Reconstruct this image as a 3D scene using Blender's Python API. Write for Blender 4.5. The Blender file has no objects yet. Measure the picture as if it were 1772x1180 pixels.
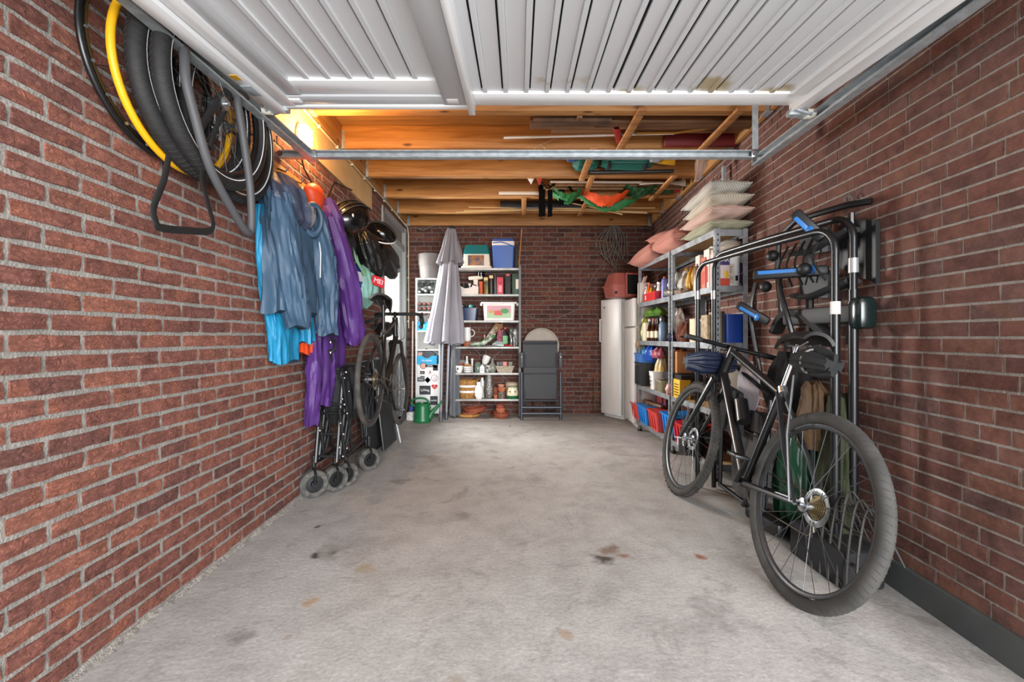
import bpy, math, random
from math import pi, sin, cos, radians, sqrt, atan2
from mathutils import Vector, Matrix, Euler, noise as MN
random.seed(11)
C = bpy.context.scene.collection
V = Vector
# ------------------------------------------------------------------ camera
F = 770.0; CX = 898.0; CY = 582.0; EYE = 1.09
cam_d = bpy.data.cameras.new('camera'); cam = bpy.data.objects.new('camera', cam_d); C.objects.link(cam)
cam.location = (0, 0, EYE); cam.rotation_euler = (pi/2, 0, 0)
cam_d.sensor_width = 36; cam_d.lens = 36*F/1772
cam_d.shift_x = -(CX-886)/1772; cam_d.shift_y = -(590-CY)/1772
cam_d.clip_start = 0.02
bpy.context.scene.camera = cam
# ------------------------------------------------------------------ world and lights
def lin(h):
    h = h.lstrip('#'); o = []
    for i in (0, 2, 4):
        c = int(h[i:i+2], 16)/255
        o.append(c/12.92 if c <= .04045 else ((c+.055)/1.055)**2.4)
    return (*o, 1)
w = bpy.data.worlds.new('overcast'); bpy.context.scene.world = w; w.use_nodes = True
bg = w.node_tree.nodes['Background']; bg.inputs[0].default_value = (.86, .93, 1, 1); bg.inputs[1].default_value = 1.1
def area(name, loc, target, sx, sy, power, col):
    d = bpy.data.lights.new(name, 'AREA'); d.shape = 'RECTANGLE'; d.size = sx; d.size_y = sy; d.energy = power; d.color = col
    o = bpy.data.objects.new(name, d); C.objects.link(o); o.location = loc
    o.rotation_euler = (V(target)-V(loc)).to_track_quat('-Z', 'Y').to_euler(); return o
area('daylight_opening', (1.7, -4.0, 1.7), (-.35, 4.5, 1.0), 4.6, 3.0, 820, (.97, .98, 1))
area('daylight_side_door', (-2.5, 6.1, 1.7), (1.38, 5.2, .9), 1.1, 1.7, 460, (1, .98, .95))
vs = bpy.context.scene.view_settings
vs.view_transform = 'Standard'; vs.look = 'None'; vs.exposure = 0.45; vs.gamma = 1; vs.use_curve_mapping = False
bpy.context.scene.display_settings.display_device = 'sRGB'
cy = bpy.context.scene.cycles
cy.max_bounces = 8; cy.diffuse_bounces = 5; cy.glossy_bounces = 4; cy.transmission_bounces = 6; cy.transparent_max_bounces = 12
cy.use_adaptive_sampling = True; cy.adaptive_threshold = .03; cy.sample_clamp_indirect = 6; cy.caustics_reflective = False; cy.caustics_refractive = False
# ------------------------------------------------------------------ helpers
MW = {}
def PX(px, py, y):
    return V(((px-CX)*y/F, y, EYE+(CY-py)*y/F))
def frame_from(d):
    d = d.normalized(); a = V((0, 0, 1)) if abs(d.z) < .95 else V((1, 0, 0))
    u = d.cross(a).normalized(); return u, d.cross(u).normalized()
class MB:
    def __init__(s): s.v = []; s.f = []; s.m = Matrix.Identity(4); s.uv = None
    def add(s, vs_, fs):
        n = len(s.v); s.v += [s.m @ V(p) for p in vs_]; s.f += [tuple(i+n for i in f) for f in fs]; return s
    def box(s, c, d, r=None, bev=0):
        x, y, z = d[0]/2, d[1]/2, d[2]/2
        R = (r if isinstance(r, Matrix) else (Euler(r).to_matrix() if r else Matrix.Identity(3)))
        if bev <= 0:
            p = [V((i*x, j*y, k*z)) for k in (-1, 1) for j in (-1, 1) for i in (-1, 1)]
            f = [(0, 2, 3, 1), (4, 5, 7, 6), (0, 1, 5, 4), (2, 6, 7, 3), (0, 4, 6, 2), (1, 3, 7, 5)]
        else:
            b = min(bev, x*.9, y*.9, z*.9); p = []; f = []
            def ring(xx, yy, zz, bb):
                o = []
                for sx, sy, a0 in ((1, 1, 0), (-1, 1, 90), (-1, -1, 180), (1, -1, 270)):
                    for k in range(3):
                        a = radians(a0+45*k); o.append(V((sx*(xx-b)+bb*cos(a), sy*(yy-b)+bb*sin(a), zz)))
                return o
            rs = [ring(x, y, -z, b*.3), ring(x, y, -z+b*.3, b*.8), ring(x, y, -z+b, b), ring(x, y, z-b, b), ring(x, y, z-b*.3, b*.8), ring(x, y, z, b*.3)]
            n = 12
            for rr in rs: p += rr
            for i in range(len(rs)-1):
                for j in range(n): f.append((i*n+j, i*n+(j+1) % n, (i+1)*n+(j+1) % n, (i+1)*n+j))
            f.append(tuple(reversed(range(n)))); f.append(tuple((len(rs)-1)*n+j for j in range(n)))
        return s.add([R @ q + V(c) for q in p], f)
    def prism(s, poly, h, o=(0, 0, 0), ax=None):   # poly in local xy, extruded along z by h; ax = 3x3
        R = ax if ax is not None else Matrix.Identity(3); n = len(poly)
        p = [R @ V((a, b, 0))+V(o) for a, b in poly]+[R @ V((a, b, h))+V(o) for a, b in poly]
        f = [tuple(reversed(range(n))), tuple(range(n, 2*n))]+[(i, (i+1) % n, n+(i+1) % n, n+i) for i in range(n)]
        return s.add(p, f)
    def loft(s, rings, closed=True, cap=True):
        n = len(rings[0]); p = [q for r in rings for q in r]; f = []
        for i in range(len(rings)-1):
            for j in range(n if closed else n-1):
                f.append((i*n+j, i*n+(j+1) % n, (i+1)*n+(j+1) % n, (i+1)*n+j))
        if cap and closed: f.append(tuple(reversed(range(n)))); f.append(tuple((len(rings)-1)*n+j for j in range(n)))
        return s.add(p, f)
    def tube(s, pts, r, n=8, closed=False, cap=True, flat=1.0):
        pts = [V(p) for p in pts]; N = len(pts); rings = []; u = None
        for i, p in enumerate(pts):
            a = pts[(i-1) % N] if (closed or i > 0) else p; b = pts[(i+1) % N] if (closed or i < N-1) else p
            d = (b-a).normalized()
            if u is None: u, v_ = frame_from(d)
            else:
                u = (u-d*u.dot(d)); u = u.normalized() if u.length > 1e-6 else frame_from(d)[0]
                v_ = d.cross(u)
            rr = r[i] if isinstance(r, (list, tuple)) else r
            rings.append([p+(u*cos(2*pi*k/n)+v_*sin(2*pi*k/n)*flat)*rr for k in range(n)])
        if closed:
            rings.append(rings[0]); return s.loft(rings, True, False)
        return s.loft(rings, True, cap)
    def cyl(s, a, b, r, n=12, r2=None): return s.tube([a, b], [r, r2 if r2 is not None else r], n)
    def lathe(s, prof, c=(0, 0, 0), n=24, ax=None, sq=1.0):
        R = ax if ax is not None else Matrix.Identity(3); c = V(c)
        rings = [[R @ V((r*cos(2*pi*k/n), r*sin(2*pi*k/n)*sq, z))+c for k in range(n)] for r, z in prof]
        return s.loft(rings, True, False)
    def ell(s, c, r, n=16, m=10, rot=None, warp=None):
        R = rot if rot is not None else Matrix.Identity(3); rings = []
        for i in range(m+1):
            t = pi*i/m; rr = max(sin(t), .001); ring = []
            for k in range(n):
                q = V((r[0]*rr*cos(2*pi*k/n), r[1]*rr*sin(2*pi*k/n), -r[2]*cos(t)))
                if warp: q = warp(q)
                ring.append(R @ q+V(c))
            rings.append(ring)
        return s.loft(rings, True, True)
    def torus(s, c, R, r, ax=None, n=40, m=10, a0=0, a1=2*pi, sq=1.0, sy=1.0):
        M3 = ax if ax is not None else Matrix.Identity(3); c = V(c); full = abs(a1-a0-2*pi) < 1e-6; rings = []
        for i in range(n if full else n+1):
            t = a0+(a1-a0)*i/n; d = V((cos(t), sin(t)*sy, 0))
            rings.append([M3 @ (d*(R+r*cos(2*pi*k/m))+V((0, 0, r*sq*sin(2*pi*k/m))))+c for k in range(m)])
        if full: rings.append(rings[0])
        return s.loft(rings, True, not full)
    def band(s, prof, c, ax=None, n=40):  # closed (r,z) profile swept fully round
        M3 = ax if ax is not None else Matrix.Identity(3); c = V(c); rings = []
        for i in range(n+1):
            t = 2*pi*i/n; rings.append([M3 @ V((r*cos(t), r*sin(t), z))+c for r, z in prof])
        return s.loft(rings, True, False)
    def grid(s, P, closed=False):
        n = len(P[0]); p = [q for r in P for q in r]
        return s.add(p, [(i*n+j, i*n+j+1, (i+1)*n+j+1, (i+1)*n+j) for i in range(len(P)-1) for j in range(n-1)])
    def sheet(s, P, t):      # grid with thickness along averaged normal
        n = len(P[0]); m = len(P); Q = []
        for i in range(m):
            row = []
            for j in range(n):
                a = P[min(i+1, m-1)][j]-P[max(i-1, 0)][j]; b = P[i][min(j+1, n-1)]-P[i][max(j-1, 0)]
                nn = a.cross(b); nn = nn.normalized() if nn.length > 1e-9 else V((0, 0, 1)); row.append(P[i][j]+nn*t)
            Q.append(row)
        s.grid(P); base = len(s.v)-n*m; s.grid([list(reversed(r)) for r in Q]); b2 = base+n*m
        def A(i, j): return base+i*n+j
        def B(i, j): return b2+i*n+(n-1-j)
        for i in range(m-1):
            s.f.append((A(i, 0), A(i+1, 0), B(i+1, 0), B(i, 0))); s.f.append((A(i+1, n-1), A(i, n-1), B(i, n-1), B(i+1, n-1)))
        for j in range(n-1):
            s.f.append((A(0, j+1), A(0, j), B(0, j), B(0, j+1))); s.f.append((A(m-1, j), A(m-1, j+1), B(m-1, j+1), B(m-1, j)))
        return s
def AX(z, x=None):   # 3x3 with local z along given direction
    z = V(z).normalized()
    if x is None: u, v_ = frame_from(z); return Matrix((u, v_, z)).transposed() if u.cross(v_).dot(z) > 0 else Matrix((v_, u, z)).transposed()
    x = V(x); x = (x-z*x.dot(z)).normalized(); y = z.cross(x)
    return Matrix((x, y, z)).transposed()
def thing(name, label, cat, loc=(0, 0, 0), group=None, kind=None, mat4=None):
    o = bpy.data.objects.new(name, None); C.objects.link(o); o.empty_display_size = .05
    M_ = mat4 if mat4 is not None else Matrix.Translation(V(loc))
    o.matrix_world = M_; MW[o] = M_.copy()
    if label: o['label'] = label
    if cat: o['category'] = cat
    if group: o['group'] = group
    if kind: o['kind'] = kind
    return o
def part(name, mb, m, parent=None, label=None, smooth=40, world=True, kind=None, me=None):
    if me is None:
        me = bpy.data.meshes.new(name)
        inv = MW[parent].inverted() if (parent is not None and world) else Matrix.Identity(4)
        me.from_pydata([tuple(inv @ p) for p in mb.v], [], mb.f); me.update()
        if m is not None: me.materials.append(m)
        if smooth:
            me.polygons.foreach_set('use_smooth', [True]*len(me.polygons)); me.set_sharp_from_angle(angle=radians(smooth))
    o = bpy.data.objects.new(name, me); C.objects.link(o)
    if parent is not None: o.parent = parent; MW[o] = MW[parent].copy()
    else: MW[o] = Matrix.Identity(4)
    if label: o['label'] = label
    if kind: o['kind'] = kind
    return o
def solo(name, mb, m, label, cat, group=None, smooth=40, kind=None):   # one-mesh thing, origin at its base centre
    xs = [p.x for p in mb.v]; ys = [p.y for p in mb.v]; zs = [p.z for p in mb.v]
    c = V(((min(xs)+max(xs))/2, (min(ys)+max(ys))/2, min(zs)))
    mb.v = [p-c for p in mb.v]; o = part(name, mb, m, None, smooth=smooth)
    o.location = c; MW[o] = Matrix.Translation(c)
    o['label'] = label; o['category'] = cat
    if group: o['group'] = group
    if kind: o['kind'] = kind
    return o
def text(name, body, size, mat_, parent, loc, ax, ext=.0006):
    cu = bpy.data.curves.new(name, 'FONT'); cu.body = body; cu.size = size; cu.extrude = ext; cu.align_x = 'CENTER'; cu.align_y = 'CENTER'
    cu.materials.append(mat_); o = bpy.data.objects.new(name, cu); C.objects.link(o)
    Wm = Matrix.Translation(V(loc)) @ ax.to_4x4()
    bpy.context.view_layer.update(); me = bpy.data.meshes.new_from_object(o.evaluated_get(bpy.context.evaluated_depsgraph_get())); bpy.data.objects.remove(o)
    o = bpy.data.objects.new(name, me); C.objects.link(o)
    o.parent = parent; o.matrix_local = MW[parent].inverted() @ Wm; MW[o] = Wm; return o
def jit(a): return random.uniform(-a, a)
# ------------------------------------------------------------------ materials
MATS = {}
def mat(name, col='#888888', rough=.6, metal=0, var=0, scale=12, bump=0, bscale=None, emit=0, coord='Object', alpha=None, trans=0, col2=None, stretch=None, spec=None, ior=None):
    if name in MATS: return MATS[name]
    m = bpy.data.materials.new(name); m.use_nodes = True; nt = m.node_tree; b = nt.nodes['Principled BSDF']
    c = lin(col); b.inputs['Base Color'].default_value = c; b.inputs['Roughness'].default_value = rough; b.inputs['Metallic'].default_value = metal
    if spec is not None: b.inputs['Specular IOR Level'].default_value = spec
    if trans: b.inputs['Transmission Weight'].default_value = trans
    if ior: b.inputs['IOR'].default_value = ior
    if alpha is not None: b.inputs['Alpha'].default_value = alpha
    if emit: b.inputs['Emission Color'].default_value = c; b.inputs['Emission Strength'].default_value = emit
    if var or bump or col2:
        tc = nt.nodes.new('ShaderNodeTexCoord'); src = tc.outputs[coord]
        if stretch:
            mp = nt.nodes.new('ShaderNodeMapping'); mp.inputs['Scale'].default_value = stretch; nt.links.new(src, mp.inputs[0]); src = mp.outputs[0]
        if var or col2:
            nz = nt.nodes.new('ShaderNodeTexNoise'); nz.inputs['Scale'].default_value = scale; nz.inputs['Detail'].default_value = 5; nt.links.new(src, nz.inputs['Vector'])
            mx = nt.nodes.new('ShaderNodeMix'); mx.data_type = 'RGBA'
            k = 1-var if not col2 else 1
            if col2: A, B = c, lin(col2)
            else: A = tuple(x*(1-var) for x in c[:3])+(1,); B = tuple(min(1, x*(1+var)) for x in c[:3])+(1,)
            mx.inputs[6].default_value = A; mx.inputs[7].default_value = B
            mr = nt.nodes.new('ShaderNodeMapRange'); mr.inputs[1].default_value = .35; mr.inputs[2].default_value = .65
            nt.links.new(nz.outputs[0], mr.inputs[0]); nt.links.new(mr.outputs[0], mx.inputs[0]); nt.links.new(mx.outputs[2], b.inputs['Base Color'])
        if bump:
            n2 = nt.nodes.new('ShaderNodeTexNoise'); n2.inputs['Scale'].default_value = bscale or scale*4; n2.inputs['Detail'].default_value = 4; nt.links.new(src, n2.inputs['Vector'])
            bp = nt.nodes.new('ShaderNodeBump'); bp.inputs['Strength'].default_value = bump; bp.inputs['Distance'].default_value = .01
            nt.links.new(n2.outputs[0], bp.inputs['Height']); nt.links.new(bp.outputs[0], b.inputs['Normal'])
    MATS[name] = m; return m
def wave_mat(name, c1, c2, scale, dir_='X', rough=.8, bands=.5, coord='Object', dots=False):
    if name in MATS: return MATS[name]
    m = mat(name, c1, rough); nt = m.node_tree; b = nt.nodes['Principled BSDF']
    tc = nt.nodes.new('ShaderNodeTexCoord'); sx = nt.nodes.new('ShaderNodeSeparateXYZ'); nt.links.new(tc.outputs[coord], sx.inputs[0])
    def sinn(out):
        a = nt.nodes.new('ShaderNodeMath'); a.operation = 'MULTIPLY'; a.inputs[1].default_value = scale; nt.links.new(out, a.inputs[0])
        c = nt.nodes.new('ShaderNodeMath'); c.operation = 'SINE'; nt.links.new(a.outputs[0], c.inputs[0]); return c.outputs[0]
    if dots:
        s1 = sinn(sx.outputs['X']); s2 = sinn(sx.outputs['Y']); mm = nt.nodes.new('ShaderNodeMath'); mm.operation = 'MULTIPLY'
        nt.links.new(s1, mm.inputs[0]); nt.links.new(s2, mm.inputs[1]); o = mm.outputs[0]
    else: o = sinn(sx.outputs[dir_])
    g = nt.nodes.new('ShaderNodeMath'); g.operation = 'GREATER_THAN'; g.inputs[1].default_value = bands*2-1; nt.links.new(o, g.inputs[0])
    mx = nt.nodes.new('ShaderNodeMix'); mx.data_type = 'RGBA'; mx.inputs[6].default_value = lin(c1); mx.inputs[7].default_value = lin(c2)
    nt.links.new(g.outputs[0], mx.inputs[0]); nt.links.new(mx.outputs[2], b.inputs['Base Color']); return m
def brick_mat(name, cols, bump, dirt):
    m = bpy.data.materials.new(name); m.use_nodes = True; nt = m.node_tree; b = nt.nodes['Principled BSDF']; b.inputs['Roughness'].default_value = .85
    b.inputs['Specular IOR Level'].default_value = .25
    L = nt.links.new
    oi = nt.nodes.new('ShaderNodeObjectInfo'); at = nt.nodes.new('ShaderNodeAttribute'); at.attribute_name = 'tone'
    ad = nt.nodes.new('ShaderNodeMath'); ad.operation = 'ADD'; L(oi.outputs['Random'], ad.inputs[0]); L(at.outputs['Fac'], ad.inputs[1])
    fr = nt.nodes.new('ShaderNodeMath'); fr.operation = 'FRACT'; L(ad.outputs[0], fr.inputs[0])
    cr = nt.nodes.new('ShaderNodeValToRGB'); L(fr.outputs[0], cr.inputs[0]); e = cr.color_ramp.elements
    e[0].position = 0; e[0].color = lin(cols[0]); e[1].position = 1; e[1].color = lin(cols[-1])
    for i, c in enumerate(cols[1:-1]):
        x = e.new((i+1)/(len(cols)-1)); x.color = lin(c)
    tc = nt.nodes.new('ShaderNodeTexCoord'); ge = nt.nodes.new('ShaderNodeNewGeometry')
    n1 = nt.nodes.new('ShaderNodeTexNoise'); n1.inputs['Scale'].default_value = 22; n1.inputs['Detail'].default_value = 7; n1.inputs['Roughness'].default_value = .65; L(ge.outputs['Position'], n1.inputs['Vector'])
    m1 = nt.nodes.new('ShaderNodeMapRange'); m1.inputs[1].default_value = .3; m1.inputs[2].default_value = .7; m1.inputs[3].default_value = .62; m1.inputs[4].default_value = 1.3; L(n1.outputs[0], m1.inputs[0])
    mu = nt.nodes.new('ShaderNodeMix'); mu.data_type = 'RGBA'; mu.blend_type = 'MULTIPLY'; mu.inputs[0].default_value = 1; L(cr.outputs[0], mu.inputs[6]); L(m1.outputs[0], mu.inputs[7])
    # orange flush patches
    n3 = nt.nodes.new('ShaderNodeTexNoise'); n3.inputs['Scale'].default_value = 9; L(ge.outputs['Position'], n3.inputs['Vector'])
    m3 = nt.nodes.new('ShaderNodeMapRange'); m3.inputs[1].default_value = .56; m3.inputs[2].default_value = .72; m3.inputs[4].default_value = .6; L(n3.outputs[0], m3.inputs[0])
    x3 = nt.nodes.new('ShaderNodeMix'); x3.data_type = 'RGBA'; x3.inputs[7].default_value = lin(dirt); L(m3.outputs[0], x3.inputs[0]); L(mu.outputs[2], x3.inputs[6])
    L(x3.outputs[2], b.inputs['Base Color'])
    mp = nt.nodes.new('ShaderNodeMapping'); mp.inputs['Rotation'].default_value = (0, 0, 0); mp.inputs['Scale'].default_value = (1, 1, 2.2); L(ge.outputs['Position'], mp.inputs[0])
    n2 = nt.nodes.new('ShaderNodeTexNoise'); n2.inputs['Scale'].default_value = 26; n2.inputs['Detail'].default_value = 8; n2.inputs['Roughness'].default_value = .6; n2.inputs['Distortion'].default_value = 1.3; L(mp.outputs[0], n2.inputs['Vector'])
    bp = nt.nodes.new('ShaderNodeBump'); bp.inputs['Strength'].default_value = bump; bp.inputs['Distance'].default_value = .02; L(n2.outputs[0], bp.inputs['Height']); L(bp.outputs[0], b.inputs['Normal'])
    return m
def wood_mat(name, c1, c2, knots=True, axis=0):
    if name in MATS: return MATS[name]
    m = bpy.data.materials.new(name); m.use_nodes = True; nt = m.node_tree; b = nt.nodes['Principled BSDF']; b.inputs['Roughness'].default_value = .55; L = nt.links.new
    ge = nt.nodes.new('ShaderNodeNewGeometry'); mp = nt.nodes.new('ShaderNodeMapping')
    sc = [14, 14, 14]; sc[axis] = .9; mp.inputs['Scale'].default_value = sc; L(ge.outputs['Position'], mp.inputs[0])
    n = nt.nodes.new('ShaderNodeTexNoise'); n.inputs['Scale'].default_value = 2.2; n.inputs['Detail'].default_value = 6; n.inputs['Distortion'].default_value = .8; L(mp.outputs[0], n.inputs['Vector'])
    cr = nt.nodes.new('ShaderNodeValToRGB'); cr.color_ramp.elements[0].position = .36; cr.color_ramp.elements[0].color = lin(c2); cr.color_ramp.elements[1].position = .62; cr.color_ramp.elements[1].color = lin(c1); L(n.outputs[0], cr.inputs[0])
    out = cr.outputs[0]
    if knots:
        m2 = nt.nodes.new('ShaderNodeMapping'); s2 = [7.5, 7.5, 7.5]; s2[axis] = 2.6; m2.inputs['Scale'].default_value = s2; L(ge.outputs['Position'], m2.inputs[0])
        vo = nt.nodes.new('ShaderNodeTexVoronoi'); vo.inputs['Scale'].default_value = 1.0; vo.inputs['Randomness'].default_value = 1; L(m2.outputs[0], vo.inputs['Vector'])
        mr = nt.nodes.new('ShaderNodeMapRange'); mr.inputs[1].default_value = .05; mr.inputs[2].default_value = .13; mr.inputs[3].default_value = 1; mr.inputs[4].default_value = 0; L(vo.outputs['Distance'], mr.inputs[0])
        mx = nt.nodes.new('ShaderNodeMix'); mx.data_type = 'RGBA'; mx.inputs[7].default_value = lin('#5c3413'); L(mr.outputs[0], mx.inputs[0]); L(out, mx.inputs[6]); out = mx.outputs[2]
    L(out, b.inputs['Base Color']); MATS[name] = m; return m
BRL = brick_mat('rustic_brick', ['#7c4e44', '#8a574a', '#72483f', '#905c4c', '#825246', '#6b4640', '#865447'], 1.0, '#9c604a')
BRB = brick_mat('back_wall_brick', ['#5e3a32', '#6d453a', '#523430', '#744a3c', '#64403a', '#4c332f', '#684036'], .8, '#7a4a38')  # darker brown tones than the side walls, for the back wall
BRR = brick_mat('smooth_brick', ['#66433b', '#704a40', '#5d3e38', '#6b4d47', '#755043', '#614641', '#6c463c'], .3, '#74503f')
MORT = mat('mortar', '#87827b', .95, var=.16, scale=30, bump=.5, bscale=120, coord='Object')
MORB = mat('mortar_grey', '#8f877f', .95, var=.16, scale=30, bump=.5, bscale=120)
GALV = mat('galvanised_steel', '#aab1b5', .4, .4, var=.16, scale=25)
GALVD = mat('galvanised_shelf', '#84878a', .5, .45, var=.25, scale=14)
STEEL = mat('steel', '#b9bcbf', .28, .95)
CHROME = mat('chrome', '#dcdcdc', .12, 1)
BLK = mat('black_plastic', '#141516', .42)
BLKM = mat('black_paint', '#101113', .33, spec=.5)
BLKF = mat('black_fabric', '#131416', .85, var=.3, scale=30, bump=.3)
RUB = mat('rubber', '#191818', .7, var=.25, scale=30)
RUBD = mat('dusty_rubber', '#4a4743', .85, var=.4, scale=14)
WHT = mat('white_paint', '#e6e7e8', .35)
WHP = mat('white_plastic', '#e9e9e6', .4)
CER = mat('white_ceramic', '#f0eeea', .2)
TERRA = mat('terracotta', '#b5694a', .85, var=.18, scale=20)
TERD = mat('terracotta_dark', '#9c5138', .8, var=.2, scale=20)
PINE = wood_mat('pine', '#bf8a50', '#a06c38')
PINEY = wood_mat('pine_length', '#b98850', '#9f6e3a', axis=1)
BATTEN = wood_mat('batten_wood', '#c08850', '#9c6636', knots=False)
OLDW = wood_mat('old_plank', '#7c5636', '#54351f', knots=False)
PLY = wood_mat('plywood', '#ad804c', '#94693c', knots=False)
CHIP = mat('chipboard', '#b3946a', .85, var=.15, scale=60)
GREY = mat('grey_fabric', '#7d7d82', .8, var=.08, scale=8)
RED = mat('red_plastic', '#c1272b', .35)
BLU = mat('blue_plastic', '#2f6fb8', .35)
GRN = mat('green_plastic', '#17663a', .35)
# ------------------------------------------------------------------ setting
KL = .034
aL = math.atan(KL)
uL = V((-sin(aL), cos(aL), 0)); nL = V((cos(aL), sin(aL), 0)); oL = V((-1.37, 0, 0))
uR = V((sin(aL), cos(aL), 0)); nR = V((-cos(aL), sin(aL), 0)); oR = V((1.65, 0, 0))
YB = 6.24; Y0 = 1.0; ZC = 2.815
def LW(s, z, n=0): return oL+uL*s+nL*n+V((0, 0, z))
def RW(s, z, n=0): return oR+uR*s+nR*n+V((0, 0, z))
def XL(y): return -(1.37+KL*y)
def XR(y): return 1.65+KL*y
def floor_z(x, y):
    u = min(max((x-1.0)/.75, 0), 1); v_ = min(max((4.8-y)/2.4, 0), 1)
    return -.065*u*u*v_
# floor
P = []
for i in range(60):
    y = -.6+i*(7.0/59); P.append([V((x, y, floor_z(x, y))) for x in [-1.9+j*(4.0/40) for j in range(41)]])
fm = MB(); fm.grid(P)
def floor_material():
    m = bpy.data.materials.new('concrete_floor'); m.use_nodes = True; nt = m.node_tree; b = nt.nodes['Principled BSDF']; L = nt.links.new
    ge = nt.nodes.new('ShaderNodeNewGeometry'); pos = ge.outputs['Position']
    def noise(sc, det=6, dist=0, rough=.6):
        n = nt.nodes.new('ShaderNodeTexNoise'); n.inputs['Scale'].default_value = sc; n.inputs['Detail'].default_value = det; n.inputs['Distortion'].default_value = dist; n.inputs['Roughness'].default_value = rough; L(pos, n.inputs['Vector']); return n.outputs[0]
    def rng(o, a, b_, c, d):
        r = nt.nodes.new('ShaderNodeMapRange'); r.inputs[1].default_value = a; r.inputs[2].default_value = b_; r.inputs[3].default_value = c; r.inputs[4].default_value = d; L(o, r.inputs[0]); return r.outputs[0]
    def mix(fac, A, B, bl='MIX'):
        x = nt.nodes.new('ShaderNodeMix'); x.data_type = 'RGBA'; x.blend_type = bl
        if hasattr(fac, 'is_linked'): L(fac, x.inputs[0])
        else: x.inputs[0].default_value = fac
        for k, q in ((6, A), (7, B)):
            if isinstance(q, tuple): x.inputs[k].default_value = q
            else: L(q, x.inputs[k])
        return x.outputs[2]
    c = mix(rng(noise(1.7, 8, .6), .35, .66, 0, 1), lin('#a19c97'), lin('#b9b5b0'))
    c = mix(rng(noise(7, 8, .3, .7), .42, .6, 0, .5), c, lin('#c6c2bd'))
    c = mix(rng(noise(3.1, 9, 1.4, .7), .56, .68, 0, .6), c, lin('#7f7a75'))
    c = mix(rng(noise(70, 3), .3, .7, .3, 0), c, lin('#57534e'))
    c = mix(rng(noise(240, 2), .62, .72, 0, .35), c, lin('#4a4642'))
    c = mix(rng(noise(5.3, 4, .4), .68, .74, 0, .55), c, lin('#8b6b4a'))
    # distinct spots
    for (x, y, r, col, a) in [(-1.02, 2.22, .035, '#2e2a25', .9), (-.93, 2.25, .03, '#3c372f', .8), (-.95, 2.27, .09, '#8a857c', .6), (.40, 2.17, .055, '#35281d', .85), (.47, 2.28, .07, '#6b4f38', .7), (.52, 2.21, .035, '#7c4a2d', .7), (-.72, 2.1, .05, '#9a8a66', .6), (-1.15, 2.55, .02, '#3b3229', .8), (-.86, 1.83, .04, '#a8834c', .6),
                          (-1.0, 1.62, .06, '#66615a', .6), (.17, 1.63, .03, '#9b7b58', .6), (-.35, 2.7, .06, '#6d665e', .5), (.15, 3.4, .09, '#756e66', .5), (-.9, 3.35, .08, '#7b6c5e', .6), (.9, 2.2, .03, '#8c4a2b', .8), (-.2, 1.4, .04, '#8d7f6c', .5), (.75, 1.75, .12, '#7a7570', .5), (-.5, 4.4, .1, '#7f7972', .5), (.3, 4.9, .08, '#80796f', .5), (.95, 1.35, .1, '#75706b', .5)]:
        d = nt.nodes.new('ShaderNodeVectorMath'); d.operation = 'DISTANCE'; d.inputs[1].default_value = (x, y, 0)
        wn = nt.nodes.new('ShaderNodeVectorMath'); wn.operation = 'MULTIPLY_ADD'; nn = nt.nodes.new('ShaderNodeTexNoise'); nn.inputs['Scale'].default_value = 14; L(pos, nn.inputs['Vector'])
        L(nn.outputs[1], wn.inputs[0]); wn.inputs[1].default_value = (r*2.4, r*2.4, 0); L(pos, wn.inputs[2])
        sb = nt.nodes.new('ShaderNodeVectorMath'); sb.operation = 'SUBTRACT'; sb.inputs[1].default_value = (r*1.2, r*1.2, 0); L(wn.outputs[0], sb.inputs[0]); L(sb.outputs[0], d.inputs[0])
        c = mix(rng(d.outputs['Value'], r*.35, r*1.15, a, 0), c, lin(col))
    L(c, b.inputs['Base Color']); b.inputs['Specular IOR Level'].default_value = .35
    L(rng(noise(4, 6), .3, .7, .5, .85), b.inputs['Roughness'])
    bp = nt.nodes.new('ShaderNodeBump'); bp.inputs['Strength'].default_value = .25; bp.inputs['Distance'].default_value = .01; L(noise(45, 8), bp.inputs['Height']); L(bp.outputs[0], b.inputs['Normal'])
    return m
fl = part('floor', fm, floor_material(), smooth=60); fl['kind'] = 'structure'
# grime strip of loose mortar where left wall meets floor
gs = MB(); R0 = []; R1 = []; R2 = []
s = Y0
while s < 4.9:
    a = .006+random.random()*.014; R0.append(LW(s, .02+jit(.008), .002)); R1.append(LW(s, .012+jit(.005), a*.6)); R2.append(LW(s, .001, a+.008)); s += .03
gs.grid([R2, R1, R0])
def structure(o): o['kind'] = 'structure'; return o
structure(part('trim_1', gs, mat('crumbled_mortar', '#8f8880', .95, var=.35, scale=60, bump=.6, bscale=200)))
# outside pavement and garden
om = MB(); om.box((0, -5.6, -.06), (16, 10, .1)); om.box((-6.95, 4.2, -.06), (10.6, 9.6, .1))
structure(part('ground', om, mat('outside_paving', '#9b968e', .9, var=.15, scale=3)))
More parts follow.
